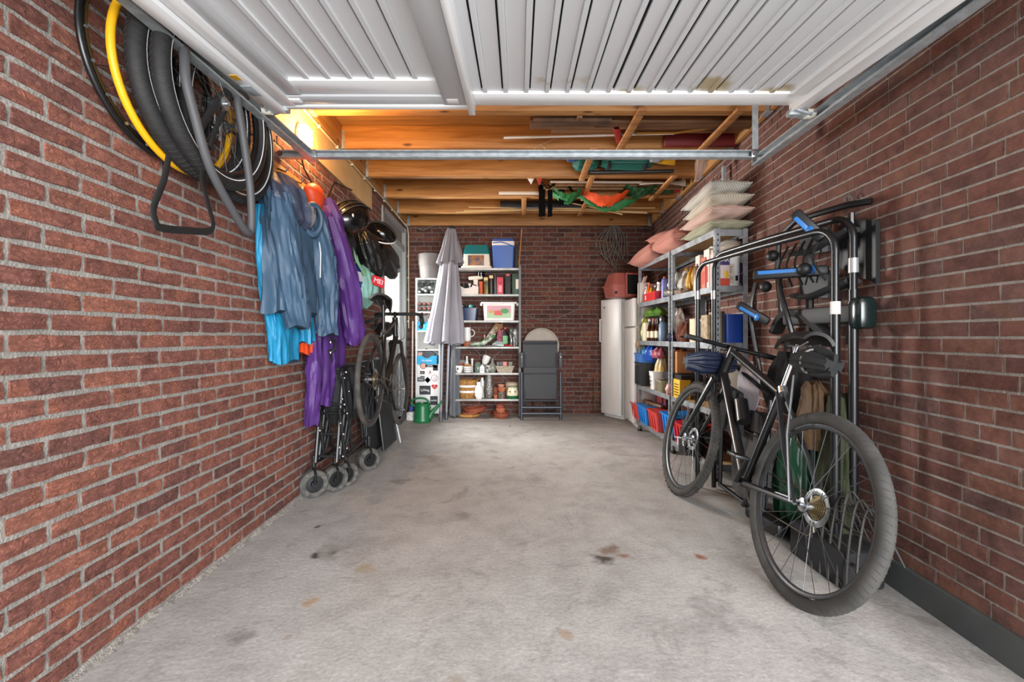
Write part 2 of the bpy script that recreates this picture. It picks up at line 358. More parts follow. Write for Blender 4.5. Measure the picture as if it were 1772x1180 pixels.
# walls: mortar slabs
def wall_slab(name, o, u, n, s0, s1, z1, holes=(), m=MORT):
    mb = MB(); R = Matrix((u, n, V((0, 0, 1)))).transposed()
    def seg(a, b, c, d): mb.box(o+u*((a+b)/2)+n*(-.11)+V((0, 0, (c+d)/2)), (b-a, .22, d-c), R)
    if holes:
        (h0, h1, hz) = holes; seg(s0, h0, -.1, z1); seg(h1, s1, -.1, z1); seg(h0, h1, hz, z1); seg(h0, h1, -.1, 0)
    else: seg(s0, s1, -.1, z1)
    return structure(part(name, mb, m, smooth=0))
DO0, DO1, DOZ = 4.98, 6.16, 2.56
wl = wall_slab('wall_left', oL, uL, nL, Y0, YB+.3, 2.9, (DO0, DO1, DOZ))
wr = wall_slab('wall_right', oR, uR, nR, Y0, YB+.3, 2.9, m=MORB)
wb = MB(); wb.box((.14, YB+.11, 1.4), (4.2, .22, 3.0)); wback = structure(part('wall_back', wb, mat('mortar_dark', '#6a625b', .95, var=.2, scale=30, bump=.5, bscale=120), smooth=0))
# bricks
def brick_mesh(L_, H_, rough, seed, m):
    rnd = random.Random(seed); nx, nz = 5, 2; mb = MB(); depth = .012; ed = .0035*rough
    top = []
    for j in range(nz+1):
        row = []
        for i in range(nx+1):
            x = (i/nx-.5)*L_; z = (j/nz-.5)*H_; e = (i in (0, nx)) or (j in (0, nz))
            y = (.0065 if rough > .5 else .0045)-(.003*rough if e else 0)+rnd.uniform(-.0035, .004)*rough
            if e: x += rnd.uniform(-1, 1)*ed*.6; z += rnd.uniform(-1, 1)*ed*.7
            row.append(V((x, y, z)))
        top.append(row)
    n = nx+1; vs_ = [p for r in top for p in r]; f = [(i*n+j, i*n+j+1, (i+1)*n+j+1, (i+1)*n+j) for i in range(nz) for j in range(nx)]
    rim = [j for j in range(n)]+[i*n+nx for i in range(1, nz+1)]+[nz*n+j for j in range(nx-1, -1, -1)]+[i*n for i in range(nz-1, 0, -1)]
    k = len(vs_); vs_ += [V((vs_[q].x*1.01, -depth, vs_[q].z*1.02)) for q in rim]; L2 = len(rim)
    f += [(rim[(i+1) % L2], rim[i], k+i, k+(i+1) % L2) for i in range(L2)]
    f = [tuple(reversed(q)) for q in f]
    mb.add(vs_, f); return mb
def lay(o, u, n, s0, s1, z0, z1, course, Lb, joint, rough, m, wall, holes=(), wild=False, seed=1, skip=None, phase=0):
    rnd = random.Random(seed); H_ = course-joint; X = -u if n.cross(u).z > 0 else u
    X = u if u.cross(n).z > 0 else -u
    R4 = Matrix((X, n, V((0, 0, 1)))).transposed().to_4x4()
    variants = {}; items = []
    z = z0; k = 0
    while z+H_ <= z1+.001:
        sx = s0-.2+(phase+k*.5 % 1)*(Lb+joint)*1.0 if not wild else s0-rnd.random()*.25
        if not wild: sx = s0-(Lb+joint)+((k % 2)*.5+phase)*(Lb+joint)+rnd.uniform(-.012, .012)
        while sx < s1:
            L_ = Lb
            if wild: L_ = Lb if rnd.random() < .68 else Lb*.5-joint/2
            a, b = max(sx, s0), min(sx+L_, s1)
            zc = z+H_/2; ranges = [(a, b)]
            if holes and zc < holes[2]: 
                ranges = []
                if a < holes[0]: ranges.append((a, min(b, holes[0])))
                if b > holes[1]: ranges.append((max(a, holes[1]), b))
            for a_, b_ in ranges:
                if b_-a_ > .03: items.append((a_, b_, zc))
            sx += L_+joint
        z += course; k += 1
    scored = []
    for a, b, zc in items:
        c = o+u*((a+b)/2)+V((0, 0, zc)); e0 = o+u*a; e1 = o+u*b
        x0 = CX+F*e0.x/e0.y; x1 = CX+F*e1.x/e1.y; py = CY-F*(zc-EYE)/c.y
        vis = (max(x0, x1) > 0 and min(x0, x1) < 1772 and -20 < py < 1200)
        if skip and skip((x0+x1)/2, py): vis = False
        scored.append((-(abs(x1-x0)*F*H_/c.y) if vis else 0, a, b, zc))
    scored.sort(); big = scored[:300]; rest = scored[300:]
    def get(L_, v_):
        key = (round(L_, 2), v_)
        if key not in variants: variants[key] = None
        return key
    meshes = {}
    for q, (sc, a, b, zc) in enumerate(big):
        L_ = round((b-a)/.01)*.01 if abs((b-a)-Lb) > .004 else Lb
        key = (L_, q % (6 if rough > .5 else 4))
        if key not in meshes:
            mb = brick_mesh(L_, H_, rough, hash(key) % 9999, m); t = part('brick', mb, m, wall, smooth=50, world=False); meshes[key] = t.data; ob = t
        else: ob = part('brick', None, None, wall, me=meshes[key])
        ob.matrix_local = Matrix.Translation(o+u*((a+b)/2)+V((0, 0, zc))) @ R4
    mb = MB(); tones = []
    for sc, a, b, zc in rest:
        mb.m = Matrix.Translation(o+u*((a+b)/2)+V((0, 0, zc))) @ R4; n0 = len(mb.f)
        q = brick_mesh(b-a, H_, rough, rnd.randrange(9999), m); mb.add(q.v, q.f); tones += [rnd.random()]*(len(mb.f)-n0)
    if mb.f:
        ob = part('brickwork', mb, m, wall, smooth=50, world=False, kind='stuff')
        at = ob.data.attributes.new('tone', 'FLOAT', 'FACE'); at.data.foreach_set('value', tones)
lay(oL, uL, nL, Y0, YB-.02, .03, 2.80, .0635, .2065, .0160, 1.0, BRL, wl, holes=(DO0-.01, DO1+.01, DOZ), seed=3, phase=.02)
lay(oR, uR, nR, Y0, YB-.02, .075, 2.80, .0635, .208, .011, .35, BRR, wr, wild=True, seed=5)
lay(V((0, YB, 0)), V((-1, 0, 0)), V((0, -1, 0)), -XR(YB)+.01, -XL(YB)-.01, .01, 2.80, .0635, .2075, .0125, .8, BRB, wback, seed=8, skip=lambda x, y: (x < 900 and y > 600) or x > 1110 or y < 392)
# front corner piers closing wall ends and lintel over the opening
lt = MB(); lt.box((.14, Y0+.06, 2.75), (3.7, .12, .5)); structure(part('wall_front', lt, MORB, smooth=0))
# baseboard right
bb = MB(); rows = [[], [], [], []]
for i in range(40):
    s = Y0+i*(YB-Y0)/39; zz = floor_z(XR(s)-.05, s)
    for r_, (n_, z_) in zip(rows, ((.016, zz-.02), (.016, .066), (.004, .072), (-.002, .072))): r_.append(RW(s, z_, n_))
bb.grid(rows); structure(part('baseboard_right', bb, mat('grey_plinth_paint', '#4a4c4a', .75, var=.08, scale=10)))
# ceiling
cm = MB(); cm.box((.14, 3.75, ZC+.03), (4.2, 5.6, .06)); ceil = structure(part('ceiling', cm, PLY, smooth=0))
for i, y in enumerate((1.24, 1.84, 2.44, 3.04, 3.64, 4.28, 4.92, 5.53, 6.17)):
    bm_ = MB(); bm_.box(((XL(y)+XR(y))/2+jit(.01), y+.035, 2.63+.0925), (XR(y)-XL(y)-.02, .07, .183), bev=.004); part('beam', bm_, PINE, ceil, world=False)
    for sx in (-1, 1):    # joist hangers
        h = MB(); x = (XL(y)+.03) if sx < 0 else (XR(y)-.03); h.box((x+.012*-sx, y+.035, 2.70), (.05, .078, .15)); part('joist_hanger', h, GALV, ceil)
cl = MB(); cl.tube([(-1.9, 3.4, ZC-.004), (1.9, 3.4, ZC-.004)], .003, 4); part('board_seam', cl, OLDW, ceil)
# wall plate boards along left wall top
wp = MB(); R3L = Matrix((uL, nL, V((0, 0, 1)))).transposed(); R3R = Matrix((uR, nR, V((0, 0, 1)))).transposed()
wp.box(LW(3.3, 2.59, .012), (2.5, .022, .44), R3L); structure(part('trim_2', wp, mat('beige_board', '#c9a775', .7, var=.08, scale=6)))
wq = MB(); wq.box(LW(3.6, 2.72, .03), (5.0, .03, .18), R3L); structure(part('trim_3', wq, PINEY))
wq = MB(); wq.box(RW(3.6, 2.72, .03), (5.0, .03, .18), R3R); structure(part('trim_4', wq, PINEY))
def glass_mat():
    m = bpy.data.materials.new('window_glass'); m.use_nodes = True; nt = m.node_tree; o = nt.nodes['Material Output']; t = nt.nodes.new('ShaderNodeBsdfTransparent'); g = nt.nodes.new('ShaderNodeBsdfGlossy'); g.inputs['Roughness'].default_value = .02
    x = nt.nodes.new('ShaderNodeMixShader'); x.inputs[0].default_value = .07; nt.links.new(t.outputs[0], x.inputs[1]); nt.links.new(g.outputs[0], x.inputs[2]); nt.links.new(x.outputs[0], o.inputs[0]); return m
# side door in the left wall: frame, panel over it, half glazed leaf
dm = MB(); FR = mat('grey_door_frame', '#8e9290', .5)
dr = thing('door_1', None, None, LW(5.57, 0), kind='structure')
def lbox(mb, s0, s1, z0, z1, n0, n1, bev=0): mb.box(LW((s0+s1)/2, (z0+z1)/2, (n0+n1)/2), (s1-s0, n1-n0, z1-z0), R3L, bev); return mb
part('door_frame', lbox(lbox(lbox(lbox(MB(), DO0, DO0+.07, 0, 2.56, -.1, .02, .004), DO1-.09, DO1, 0, 2.56, -.1, .03, .004), DO0, DO1, 2.24, 2.32, -.1, .02), DO0, DO1, 2.5, 2.56, -.1, .02), FR, dr)
part('panel', lbox(MB(), DO0+.07, DO1-.09, 2.32, 2.5, -.06, -.02), mat('grey_panel', '#77756f', .6), dr)
LF = MB(); a, b = DO0+.075, DO1-.095
for q in ((a, a+.1, .02, 2.235), (b-.1, b, .02, 2.235), (a+.1, b-.1, 2.12, 2.235), (a+.1, b-.1, .92, 1.05), (a+.1, b-.1, .02, .16)): lbox(LF, q[0], q[1], q[2], q[3], -.07, -.025, .004)
leaf = part('door_leaf', LF, mat('door_paint', '#a5a8a6', .5), dr)
part('door_panel', lbox(MB(), a+.09, b-.09, .15, .93, -.055, -.04), FR, dr)
part('pane', lbox(MB(), a+.09, b-.09, 1.04, 2.13, -.052, -.046), glass_mat(), dr)
hd = MB(); hd.tube([LW(a+.05, 1.02, -.02), LW(a+.05, 1.02, .025), LW(a+.16, 1.02, .03)], .009, 8); part('door_handle', hd, STEEL, dr)
# garden bush and fence beyond the door
HED = mat('hedge_leaf', '#6f9a4c', .7, var=.4, scale=9)
hb = thing('hedge', 'green leafy hedge seen through the glazed side door', 'hedge', (-3.9, 6.6, -.01))
for k in range(6): st = MB(); st.tube([(-3.9+jit(.1), 5.0+k*.7, -.01), (-3.9+jit(.2), 5.0+k*.7+jit(.1), 1.0)], [.03, .012], 6); part('trunk', st, OLDW, hb)
lv = MB()
for k in range(2600):
    c_ = V((-3.9+random.gauss(0, .25), random.uniform(4.4, 8.9), random.uniform(.05, 1.45))); R = Euler((jit(3), jit(3), jit(3))).to_matrix(); q = .05
    lv.add([c_+R @ V(p)*q for p in ((-1, 0, 0), (0, -.5, .1), (1, 0, 0), (0, .5, .1))], [(0, 1, 2, 3)])
part('foliage', lv, HED, hb, kind='stuff')
# ------------------------------------------------------------------ overhead garage door, tracks, lamp
def LP(px, py, n=.05):
    s = F*(1.37-n)/(CX-px-F*KL); return LW(s, EYE+(CY-py)*s/F, n)
def RP(px, py, n=.05):
    s = F*(1.65-n)/(px-CX-F*KL); return RW(s, EYE+(CY-py)*s/F, n)
def door_white():
    m = mat('white_door_sheet', '#dfe1e4', .38); nt = m.node_tree; b = nt.nodes['Principled BSDF']; L = nt.links.new
    ge = nt.nodes.new('ShaderNodeNewGeometry'); sx = nt.nodes.new('ShaderNodeSeparateXYZ'); L(ge.outputs['Position'], sx.inputs[0])
    n = nt.nodes.new('ShaderNodeTexNoise'); n.inputs['Scale'].default_value = 7; n.inputs['Detail'].default_value = 6; L(ge.outputs['Position'], n.inputs['Vector'])
    ad = nt.nodes.new('ShaderNodeMath'); ad.operation = 'MULTIPLY_ADD'; ad.inputs[1].default_value = .35; L(n.outputs[0], ad.inputs[0]); L(sx.outputs['Y'], ad.inputs[2])
    r1 = nt.nodes.new('ShaderNodeMapRange'); r1.inputs[1].default_value = 2.13; r1.inputs[2].default_value = 2.18; L(ad.outputs[0], r1.inputs[0])
    n2 = nt.nodes.new('ShaderNodeTexNoise'); n2.inputs['Scale'].default_value = 4; L(ge.outputs['Position'], n2.inputs['Vector'])
    r2 = nt.nodes.new('ShaderNodeMapRange'); r2.inputs[1].default_value = .54; r2.inputs[2].default_value = .60; L(n2.outputs[0], r2.inputs[0])
    mu = nt.nodes.new('ShaderNodeMath'); mu.operation = 'MULTIPLY'; L(r1.outputs[0], mu.inputs[0]); L(r2.outputs[0], mu.inputs[1])
    mx = nt.nodes.new('ShaderNodeMix'); mx.data_type = 'RGBA'; mx.inputs[6].default_value = lin('#dfe1e4'); mx.inputs[7].default_value = lin('#b9ab8b'); L(mu.outputs[0], mx.inputs[0]); L(mx.outputs[2], b.inputs['Base Color']); return m
DW = door_white(); DWF = mat('white_door_frame', '#ecedee', .3); DG = mat('light_grey_aluminium', '#c3c5c8', .4)
SL = .064
def dz(y): return 2.224-SL*(2.2-y)
aS = math.atan(SL); dR = Matrix(((1, 0, 0), (0, cos(aS), -sin(aS)), (0, sin(aS), cos(aS))))
gd = thing('door_2', None, None, (.1, 1.15, dz(1.15)), kind='structure')
def dbox(mb, x0, x1, y0, y1, h0, h1, bev=.002):     # h below/above the sheet plane (negative hangs down)
    y = (y0+y1)/2; mb.box((x0/2+x1/2, y, dz(y)+(h0+h1)/2), (x1-x0, (y1-y0)/cos(aS), h1-h0), dR, bev); return mb
YN = .12
part('outer_skin', dbox(MB(), -1.21, 1.40, YN, 2.19, .035, .05), mat('shade_black_skin', '#15161a', .9), gd)  # near-black colour puts the shade beside the ribs into this sheet
fm_ = [('frame_rail', -1.215, -1.15, YN, 2.2, -.03, .05, DWF), ('frame_rail', 1.335, 1.40, YN, 2.2, -.03, .05, DWF), ('frame_rail', -.215, 1.40, 2.08, 2.2, .008, .05, DWF),
       ('frame_rail', -1.215, -.215, 2.165, 2.2, -.012, .05, DWF), ('frame_rail', -.245, -.215, YN, 2.19, -.045, .05, DWF),
       ('wicket_frame', -1.145, -1.085, YN, 2.16, -.012, .05, DWF), ('wicket_frame', -1.085, -1.015, YN, 2.07, .0, .05, DG), ('wicket_frame', -.36, -.255, YN, 2.16, -.008, .05, DG),
       ('wicket_frame', -1.02, -.36, 1.955, 2.075, .006, .05, DWF), ('wicket_frame', -1.14, -.255, 2.08, 2.155, -.004, .05, DG), ('frame_rail', 1.27, 1.33, YN, 2.08, .0, .05, DWF)]
for nm, x0, x1, y0, y1, h0, h1, m_ in fm_: part(nm, dbox(MB(), x0, x1, y0, y1, h0, h1), m_, gd)
ribsL = [-.929+.095*k for k in range(6)]; ribsR = [-.156+.0955*k for k in range(15)]
def field(ribs, xa, xb, y1):
    ed = [xa]+ribs+[xb]
    for i in range(len(ed)-1):
        a = ed[i]+((.0195+.007*(ed[i] > .4) if ed[i] > 0 else .0125) if i else 0); b_ = ed[i+1]-((.0125 if ed[i+1] > 0 else .0195) if i < len(ed)-2 else 0); part('panel', dbox(MB(), a, b_, YN, y1, .02, .03, 0), DW, gd)  # gap on each rib's outer side bares the black sheet as its shade line
    for x in ribs:
        mb = MB(); pts = []
        for y in (YN, y1):
            c_ = V((x, y, dz(y))); pts.append([c_+V((-.0135, 0, .03)), c_+V((-.009, 0, .011)), c_+V((.009, 0, .011)), c_+V((.0135, 0, .03))])
        mb.loft(pts, True, True); part('rib', mb, DW, gd)
field(ribsL, -1.015, -.36, 1.955); field(ribsR, -.215, 1.27, 2.08)
lk = MB(); lk.box((-1.185, 1.97, dz(1.97)-.032), (.045, .09, .006), dR, .002); part('latch_plate', lk, GALV, gd)
part('yellow_sticker', MB().box((-1.185, 1.86, dz(1.86)-.031), (.03, .04, .002), dR), mat('yellow_tape', '#e0a616', .5), gd)
for sx, x in ((-1, -1.16), (1, 1.35)):
    pass
for x0, x1 in ((-1.10, -1.03), (-.345, -.285)):
    part('hinge_plate', MB().box(((x0+x1)/2, 2.12, dz(2.12)-.007), (.055, .04, .008), dR, .002), DWF, gd)
def track(name, x, z, lab, s):
    t = thing(name, lab, 'track', (x, 1.45, z), group='door tracks')
    pr = [(-.025, -.022), (.025, -.022), (.025, .022), (.016, .022), (.016, -.012), (-.016, -.012), (-.016, .022), (-.025, .022)]
    mb = MB(); rings = []
    for y in (.15, 2.74): rings.append([V((x+(-s)*b_*1.0, y, z-a*1.0)) for a, b_ in pr])
    mb.loft(rings); part('channel', mb, GALV, t, smooth=20)
    mb = MB(); mb.tube([(x, .15, z+.028), (x, 2.7, z+.028)], .009, 8); part('rod', mb, STEEL, t)
    for y in (1.05,):
        b_ = MB(); wx = (XL(y) if s < 0 else XR(y)); b_.box(((x+wx)/2, y, z+.035), (abs(x-wx), .03, .006)); b_.box((wx-s*.004, y, z+.035), (.006, .05, .05)); part('wall_bracket', b_, GALV, t)
    return t
t1 = track('door_track', -1.262, 2.185, 'galvanised door track running along the wall with the hanging bicycle wheels', -1)
t2 = track('door_track', 1.455, 2.165, 'galvanised door track running along the wall above the shelving', 1)
for t, x, z, s in ((t1, -1.262, 2.185, -1), (t2, 1.455, 2.165, 1)):
    mb = MB(); mb.cyl((x-s*.004, 2.19, z+.02), (x-s*.045, 2.19, z+.02), .024, 16); part('roller', mb, mat('nylon', '#d8d2c4', .5), t)
    mb = MB(); mb.box((x-s*.07, 2.19, z+.02), (.09, .06, .012), (0, .3*s, 0), .002); mb.box((x-s*.10, 2.2, z+.028), (.05, .04, .03), None, .004); mb.cyl((x-s*.03, 2.19, z+.02), (x-s*.13, 2.19, z+.02), .008, 8); part('roller_bracket', mb, GALV, t)
hg = MB(); hg.box((1.47, 2.77, 2.50), (.035, .004, .66)); hg.box((1.487, 2.785, 2.50), (.004, .035, .66)); part('hanger', hg, GALV, t2)
cb = thing('door_crossbar', 'galvanised steel crossbar spanning the garage under the joists', 'bar', (0, 2.72, 2.18))
mb = MB(); z = 2.20; mb.loft([[V((x, 2.70, z-.022)), V((x, 2.74, z-.022)), V((x, 2.74, z+.022)), V((x, 2.70, z+.022)), V((x, 2.70, z+.016)), V((x, 2.734, z+.016)), V((x, 2.734, z-.016)), V((x, 2.70, z-.016))] for x in (-1.455, 1.44)]); part('profile', mb, GALV, cb, smooth=20)
for x in (-1.262, 1.44):
    mb = MB(); mb.box((x, 2.70, z), (.06, .012, .05), None, .003); [mb.cyl((x+dx, 2.69, z+dx*.4), (x+dx, 2.68, z+dx*.4), .007, 6) for dx in (-.018, .018)]; part('end_bracket', mb, STEEL, cb)
# lamp
lc = LW(2.93, 2.40, .075)
lamp = thing('bulkhead_lamp', 'lit oval bulkhead lamp on the beige board above the coats', 'lamp', LW(2.93, 2.32, .02))
axL = Matrix((uL, V((0, 0, 1)), nL)).transposed()
mb = MB(); mb.ell(LW(2.93, 2.40, .03), (.06, .095, .022), 24, 8, axL); part('base', mb, mat('lamp_housing', '#b9b4a8', .5), lamp)
mb = MB(); mb.ell(LW(2.93, 2.40, .055), (.052, .085, .05), 24, 10, axL); part('lamp_glass', mb, mat('lit_glass', '#ffd9a0', .4, emit=26), lamp)
for zz in (-.045, 0, .045):
    mb = MB(); r = .055*sqrt(1-(zz/.1)**2); mb.tube([LW(2.93+r*cos(a), 2.40+zz, .05+.058*sin(a)) for a in [pi*k/10 for k in range(11)]], .0025, 5); part('guard_wire', mb, mat('lamp_guard', '#e8dcc0', .4), lamp)
mb = MB(); mb.tube([LW(2.93, 2.40+.09*cos(a), .05+.058*sin(a)) for a in [pi*k/12 for k in range(13)]], .0025, 5); part('guard_wire', mb, mat('lamp_guard'), lamp)
pl = bpy.data.lights.new('lamp_light', 'POINT'); pl.energy = 20; pl.color = (1, .56, .2); pl.shadow_soft_size = .06
plo = bpy.data.objects.new('lamp_light', pl); C.objects.link(plo); plo.location = LW(2.95, 2.42, .17)
# cable along the ceiling edge
CAB = mat('cream_cable', '#cdbf9f', .5)
cab = thing('surface_cable', 'cream electric cable clipped along the wall top down beside the side door', 'cable', LW(4.4, 2.4, .0))
pts = [LW(2.2, 2.66, .045), LW(2.8, 2.60, .04), LW(3.6, 2.60, .04), LW(4.6, 2.6, .05), LW(5.2, 2.60, .05), LW(6.1, 2.58, .05), LW(6.16, 2.5, .05), LW(6.17, 1.6, .05), LW(6.17, 1.2, .05)]
part('cable', MB().tube(pts, .008, 6), CAB, cab)
for i in range(11):
    s = 2.5+i*.35; part('clip', MB().box(LW(s, 2.60, .04), (.02, .02, .022), R3L, .003), WHP, cab)
for z_ in (2.2, 1.9, 1.6, 1.3): part('clip', MB().box(LW(6.17, z_, .045), (.02, .02, .022), R3L, .003), WHP, cab)
mb = MB(); mb.tube([LW(2.93, 2.31, .03), LW(2.98, 2.22, .03), LW(3.1, 2.16, .03), LW(3.35, 2.10, .03), LW(3.5, 2.3, .04), LW(3.9, 2.37, .04)], .006, 6); solo('lamp_cable', mb, BLK, 'dark cable drooping from the bulkhead lamp along the beige board', 'cable')
mb = MB(); mb.tube([(-1.45, 6.15, 2.60), (-1.33, 6.17, 2.56), (-1.22, 6.18, 2.62), (-1.12, 6.18, 2.64), (-1.02, 6.18, 2.52), (-.9, 6.15, 2.33), (-.85, 6.1, 2.2)], .006, 6); solo('cable', mb, mat('grey_cable', '#6f6b64', .6), 'grey cable looping over the top of the grey planter towards the parasol', 'cable')
# ------------------------------------------------------------------ wheels hanging on the left wall
def wheel(parent, c, ax, R, tw, tm, rim=True, spokes=24, rimm=None, hub=True, name='wheel', white=False, knob=False, disc=None, dusty=None):
    """tyre mesh with sub-parts rim, spokes, hub"""
    mb = MB(); r0 = R-tw*1.02
    prof = []
    for k in range(14):
        t = -pi*.82+2*pi*.82*k/13; prof.append((R-tw*.5+tw*.5*cos(t), tw*.5*sin(t)))
    prof += [(r0+.006, -tw*.3*-1*-1)] if False else []
    mb.band(prof+[prof[0]], c, ax, 56)
    if knob:
        for k in range(70):
            a = 2*pi*k/70; M_ = ax @ Matrix.Rotation(a, 3, 'Z')
            for zz in (-tw*.2, tw*.2): mb.box(V(c)+M_ @ V((R*.998, 0, zz+(k % 2)*tw*.06)), (.006, .013, .011), M_)
    ty = part(name, mb, tm, parent, smooth=50)
    if tw > .045:
        gr = MB(); K = 90
        for k in range(K):
            a = 2*pi*k/K
            for sg in (-1, 1):
                q0 = [];
                for (tt, da) in ((.12, 0), (.42, .018), (.75, .03)):
                    t = tt*sg*pi*.5; rr = R-tw*.5+tw*.503*cos(t); q0.append(V(c)+ax @ V((rr*cos(a+da), rr*sin(a+da), tw*.503*sin(t))))
                gr.tube(q0, .0011, 4)
        part('tread_groove', gr, mat('groove_grey', '#323231', .9) if not knob else RUB, ty, kind='stuff')
    if white:
        part('white_stripe', MB().torus(V(c)+ax @ V((0, 0, tw*.40*white)), R-tw*.72, .0035, ax, 56, 6), WHT, ty)
    if rim:
        ri = R-tw; part('rim', MB().band([(ri+.002, -.011), (ri+.002, .011), (ri-.010, .010), (ri-.017, .004), (ri-.017, -.004), (ri-.010, -.010), (ri+.002, -.011)], c, ax, 56), rimm or BLKM, ty)
        if spokes:
            sp = MB()
            for k in range(spokes):
                a = 2*pi*k/spokes; sd = 1 if k % 2 else -1; b_ = a+(.55 if (k//2) % 2 else -.55)
                p = V(c)+ax @ V(((ri-.012)*cos(a), (ri-.012)*sin(a), sd*.002)); q = V(c)+ax @ V((.024*cos(b_+a*0), .024*sin(b_), sd*.026)); sp.tube([p, q], .0013, 4)
            part('spokes', sp, mat('spoke_steel', '#5a5a5b', .4, .8), ty, label=None, kind='stuff')
    if hub: part('hub', MB().lathe([(.001, -.045), (.009, -.045), (.009, -.032), (.028, -.03), (.028, -.024), (.014, -.018), (.014, .018), (.028, .024), (.028, .03), (.009, .032), (.009, .045), (.001, .045)], c, 16, ax), STEEL, ty)
    if disc: part('brake_disc', MB().torus(V(c)+ax @ V((0, 0, disc)), .066, .012, ax, 32, 4, sq=.12), STEEL, ty)
    return ty
axW = Matrix((uL, V((0, 0, 1)), nL)).transposed()
def hung(name, s, z, n, R, tw, label, tm=RUB, **k):
    c = LW(s, z, n); t = thing(name, label, 'wheel' if k.get('rim', True) else 'tyre', c-V((0, 0, R)), group='wheels and tyres hung on the wall'); wheel(t, c, axW, R, tw, tm, name='tyre', **k); return t
bw = hung('bicycle_wheel', 1.71, 2.10, .035, .325, .02, 'bare black spoked rim hung flat against the bricks, outermost towards the garage opening', tm=BLKM, white=False, spokes=28)
rv = [MB() for _ in range(1)]
for k in range(20):
    a = 2*pi*k/20+.1; mb = MB(); c_ = LW(1.71, 2.10, .035)+axW @ V((.308*cos(a), .308*sin(a), .014)); mb.cyl(c_, c_+nL*.004, .006, 8); part('eyelet', mb, STEEL, bw)
YEL = mat('yellow_rubber', '#e0a50f', .5)
hung('bicycle_tyre', 1.80, 2.09, .062, .335, .026, 'thin yellow-walled racing tyre hung between the bare rim and the fat tyres', tm=YEL, rim=False, hub=False)
hung('bicycle_tyre', 1.85, 2.09, .10, .35, .062, 'fat black tyre with worn tread hung right behind the yellow tyre', rim=False, hub=False, white=1)
w3 = hung('bicycle_wheel', 1.90, 2.085, .15, .355, .062, 'wheel with fat black tyre and white side stripe under the door track', white=1, spokes=28, rimm=BLKM)
w4 = hung('bicycle_wheel', 2.08, 2.07, .10, .345, .055, 'wheel with white striped tyre hung at the lamp end of the wheel row', white=1, spokes=28)
hung('bicycle_tyre', 2.0, 2.11, .045, .30, .03, 'narrow black tyre with a thin yellow line hung against the bricks behind the others', rim=False, hub=False)
for i, s in enumerate((1.74, 1.92, 2.06, 2.2)):
    mb = MB(); z = 2.34; mb.tube([LW(s, z+.03, 0), LW(s, z+.03, .19), LW(s, z+.05, .2)], .006, 8); mb.box(LW(s, z+.03, .004), (.03, .008, .07), R3L, .002)
    solo('wall_hook', mb, GALV, ['steel wall hook above the bare black rim', 'steel wall hook above the fat tyres', 'steel wall hook above the striped wheels', 'steel wall hook nearest the lit lamp'][i], 'hook', 'steel hooks behind the hanging wheels')
def strip(path, wid, th, side, name, m, label, cat, n=1):
    mb = MB(); P = [V(p) for p in path]; G = []
    for i, p in enumerate(P):
        sd = V(side[i] if isinstance(side, list) else side).normalized(); G.append([p+sd*wid*(k/3-.5) for k in range(4)])
    mb.sheet(G, th); return solo(name, mb, m, label, cat)
def smoothp(pts, k=6):
    pts = [V(p) for p in pts]; out = []
    for i in range(len(pts)-1):
        p0 = pts[max(i-1, 0)]; p1 = pts[i]; p2 = pts[i+1]; p3 = pts[min(i+2, len(pts)-1)]
        for j in range(k):
            t = j/k; out.append(.5*((2*p1)+(p2-p0)*t+(2*p0-5*p1+4*p2-p3)*t*t+(3*p1-p0-3*p2+p3)*t**3))
    return out+[pts[-1]]
# grey inner tube looped over the track and dark flat tube
pp = smoothp([LP(425, 165, .16), LP(333, 75, .16), LP(318, 120, .2), LP(335, 200, .21), LP(362, 290, .21), LP(400, 362, .2), LP(428, 403, .19), LP(434, 380, .19), LP(431, 320, .19), LP(420, 240, .19), LP(410, 170, .18), LP(425, 165, .17)])
solo('inner_tube', MB().tube(pp, .017, 10, True), mat('grey_rubber', '#48484a', .6), 'grey inner tube drooping in a long loop from the door track', 'inner tube')
pp = smoothp([LP(345, 240, .17), LP(352, 210, .17), LP(392, 155, .17), LP(395, 175, .17), LP(375, 215, .17), LP(362, 255, .17)])
solo('inner_tube', MB().tube(pp, .016, 8, False, True, .35), RUB, 'crumpled black inner tube tucked inside the hanging wheels', 'inner tube')
pp = smoothp([LP(290, 270, .165), LP(282, 310, .17), LP(264, 358, .17), LP(268, 382, .17), LP(275, 393, .17), LP(320, 398, .17), LP(366, 396, .17), LP(358, 350, .17), LP(348, 310, .165), LP(352, 290, .165)])
solo('inner_tube', MB().tube(pp, .014, 8, False, True, .3), mat('black_rubber_strap', '#1a1a1a', .5), 'flat black inner tube hanging in a squared loop below the fat tyres', 'inner tube')
for px, py in ((300, 100), (352, 165), (362, 170), (371, 200)):
    a = LP(px, py, .09); mb = MB(); mb.tube([a, a+V((0, 0, -.09)), a+V((.02, 0, -.11)), a+V((.02, 0, -.03))], .006, 8); solo('axle_nut_hook', mb, CHROME, 'chrome hook inside the hanging wheels, '+{300: 'behind the fat tyres', 352: 'highest of the close pair', 362: 'beside the highest of the pair', 371: 'nearest the lamp'}[px], 'hook', 'chrome hooks inside the wheels')
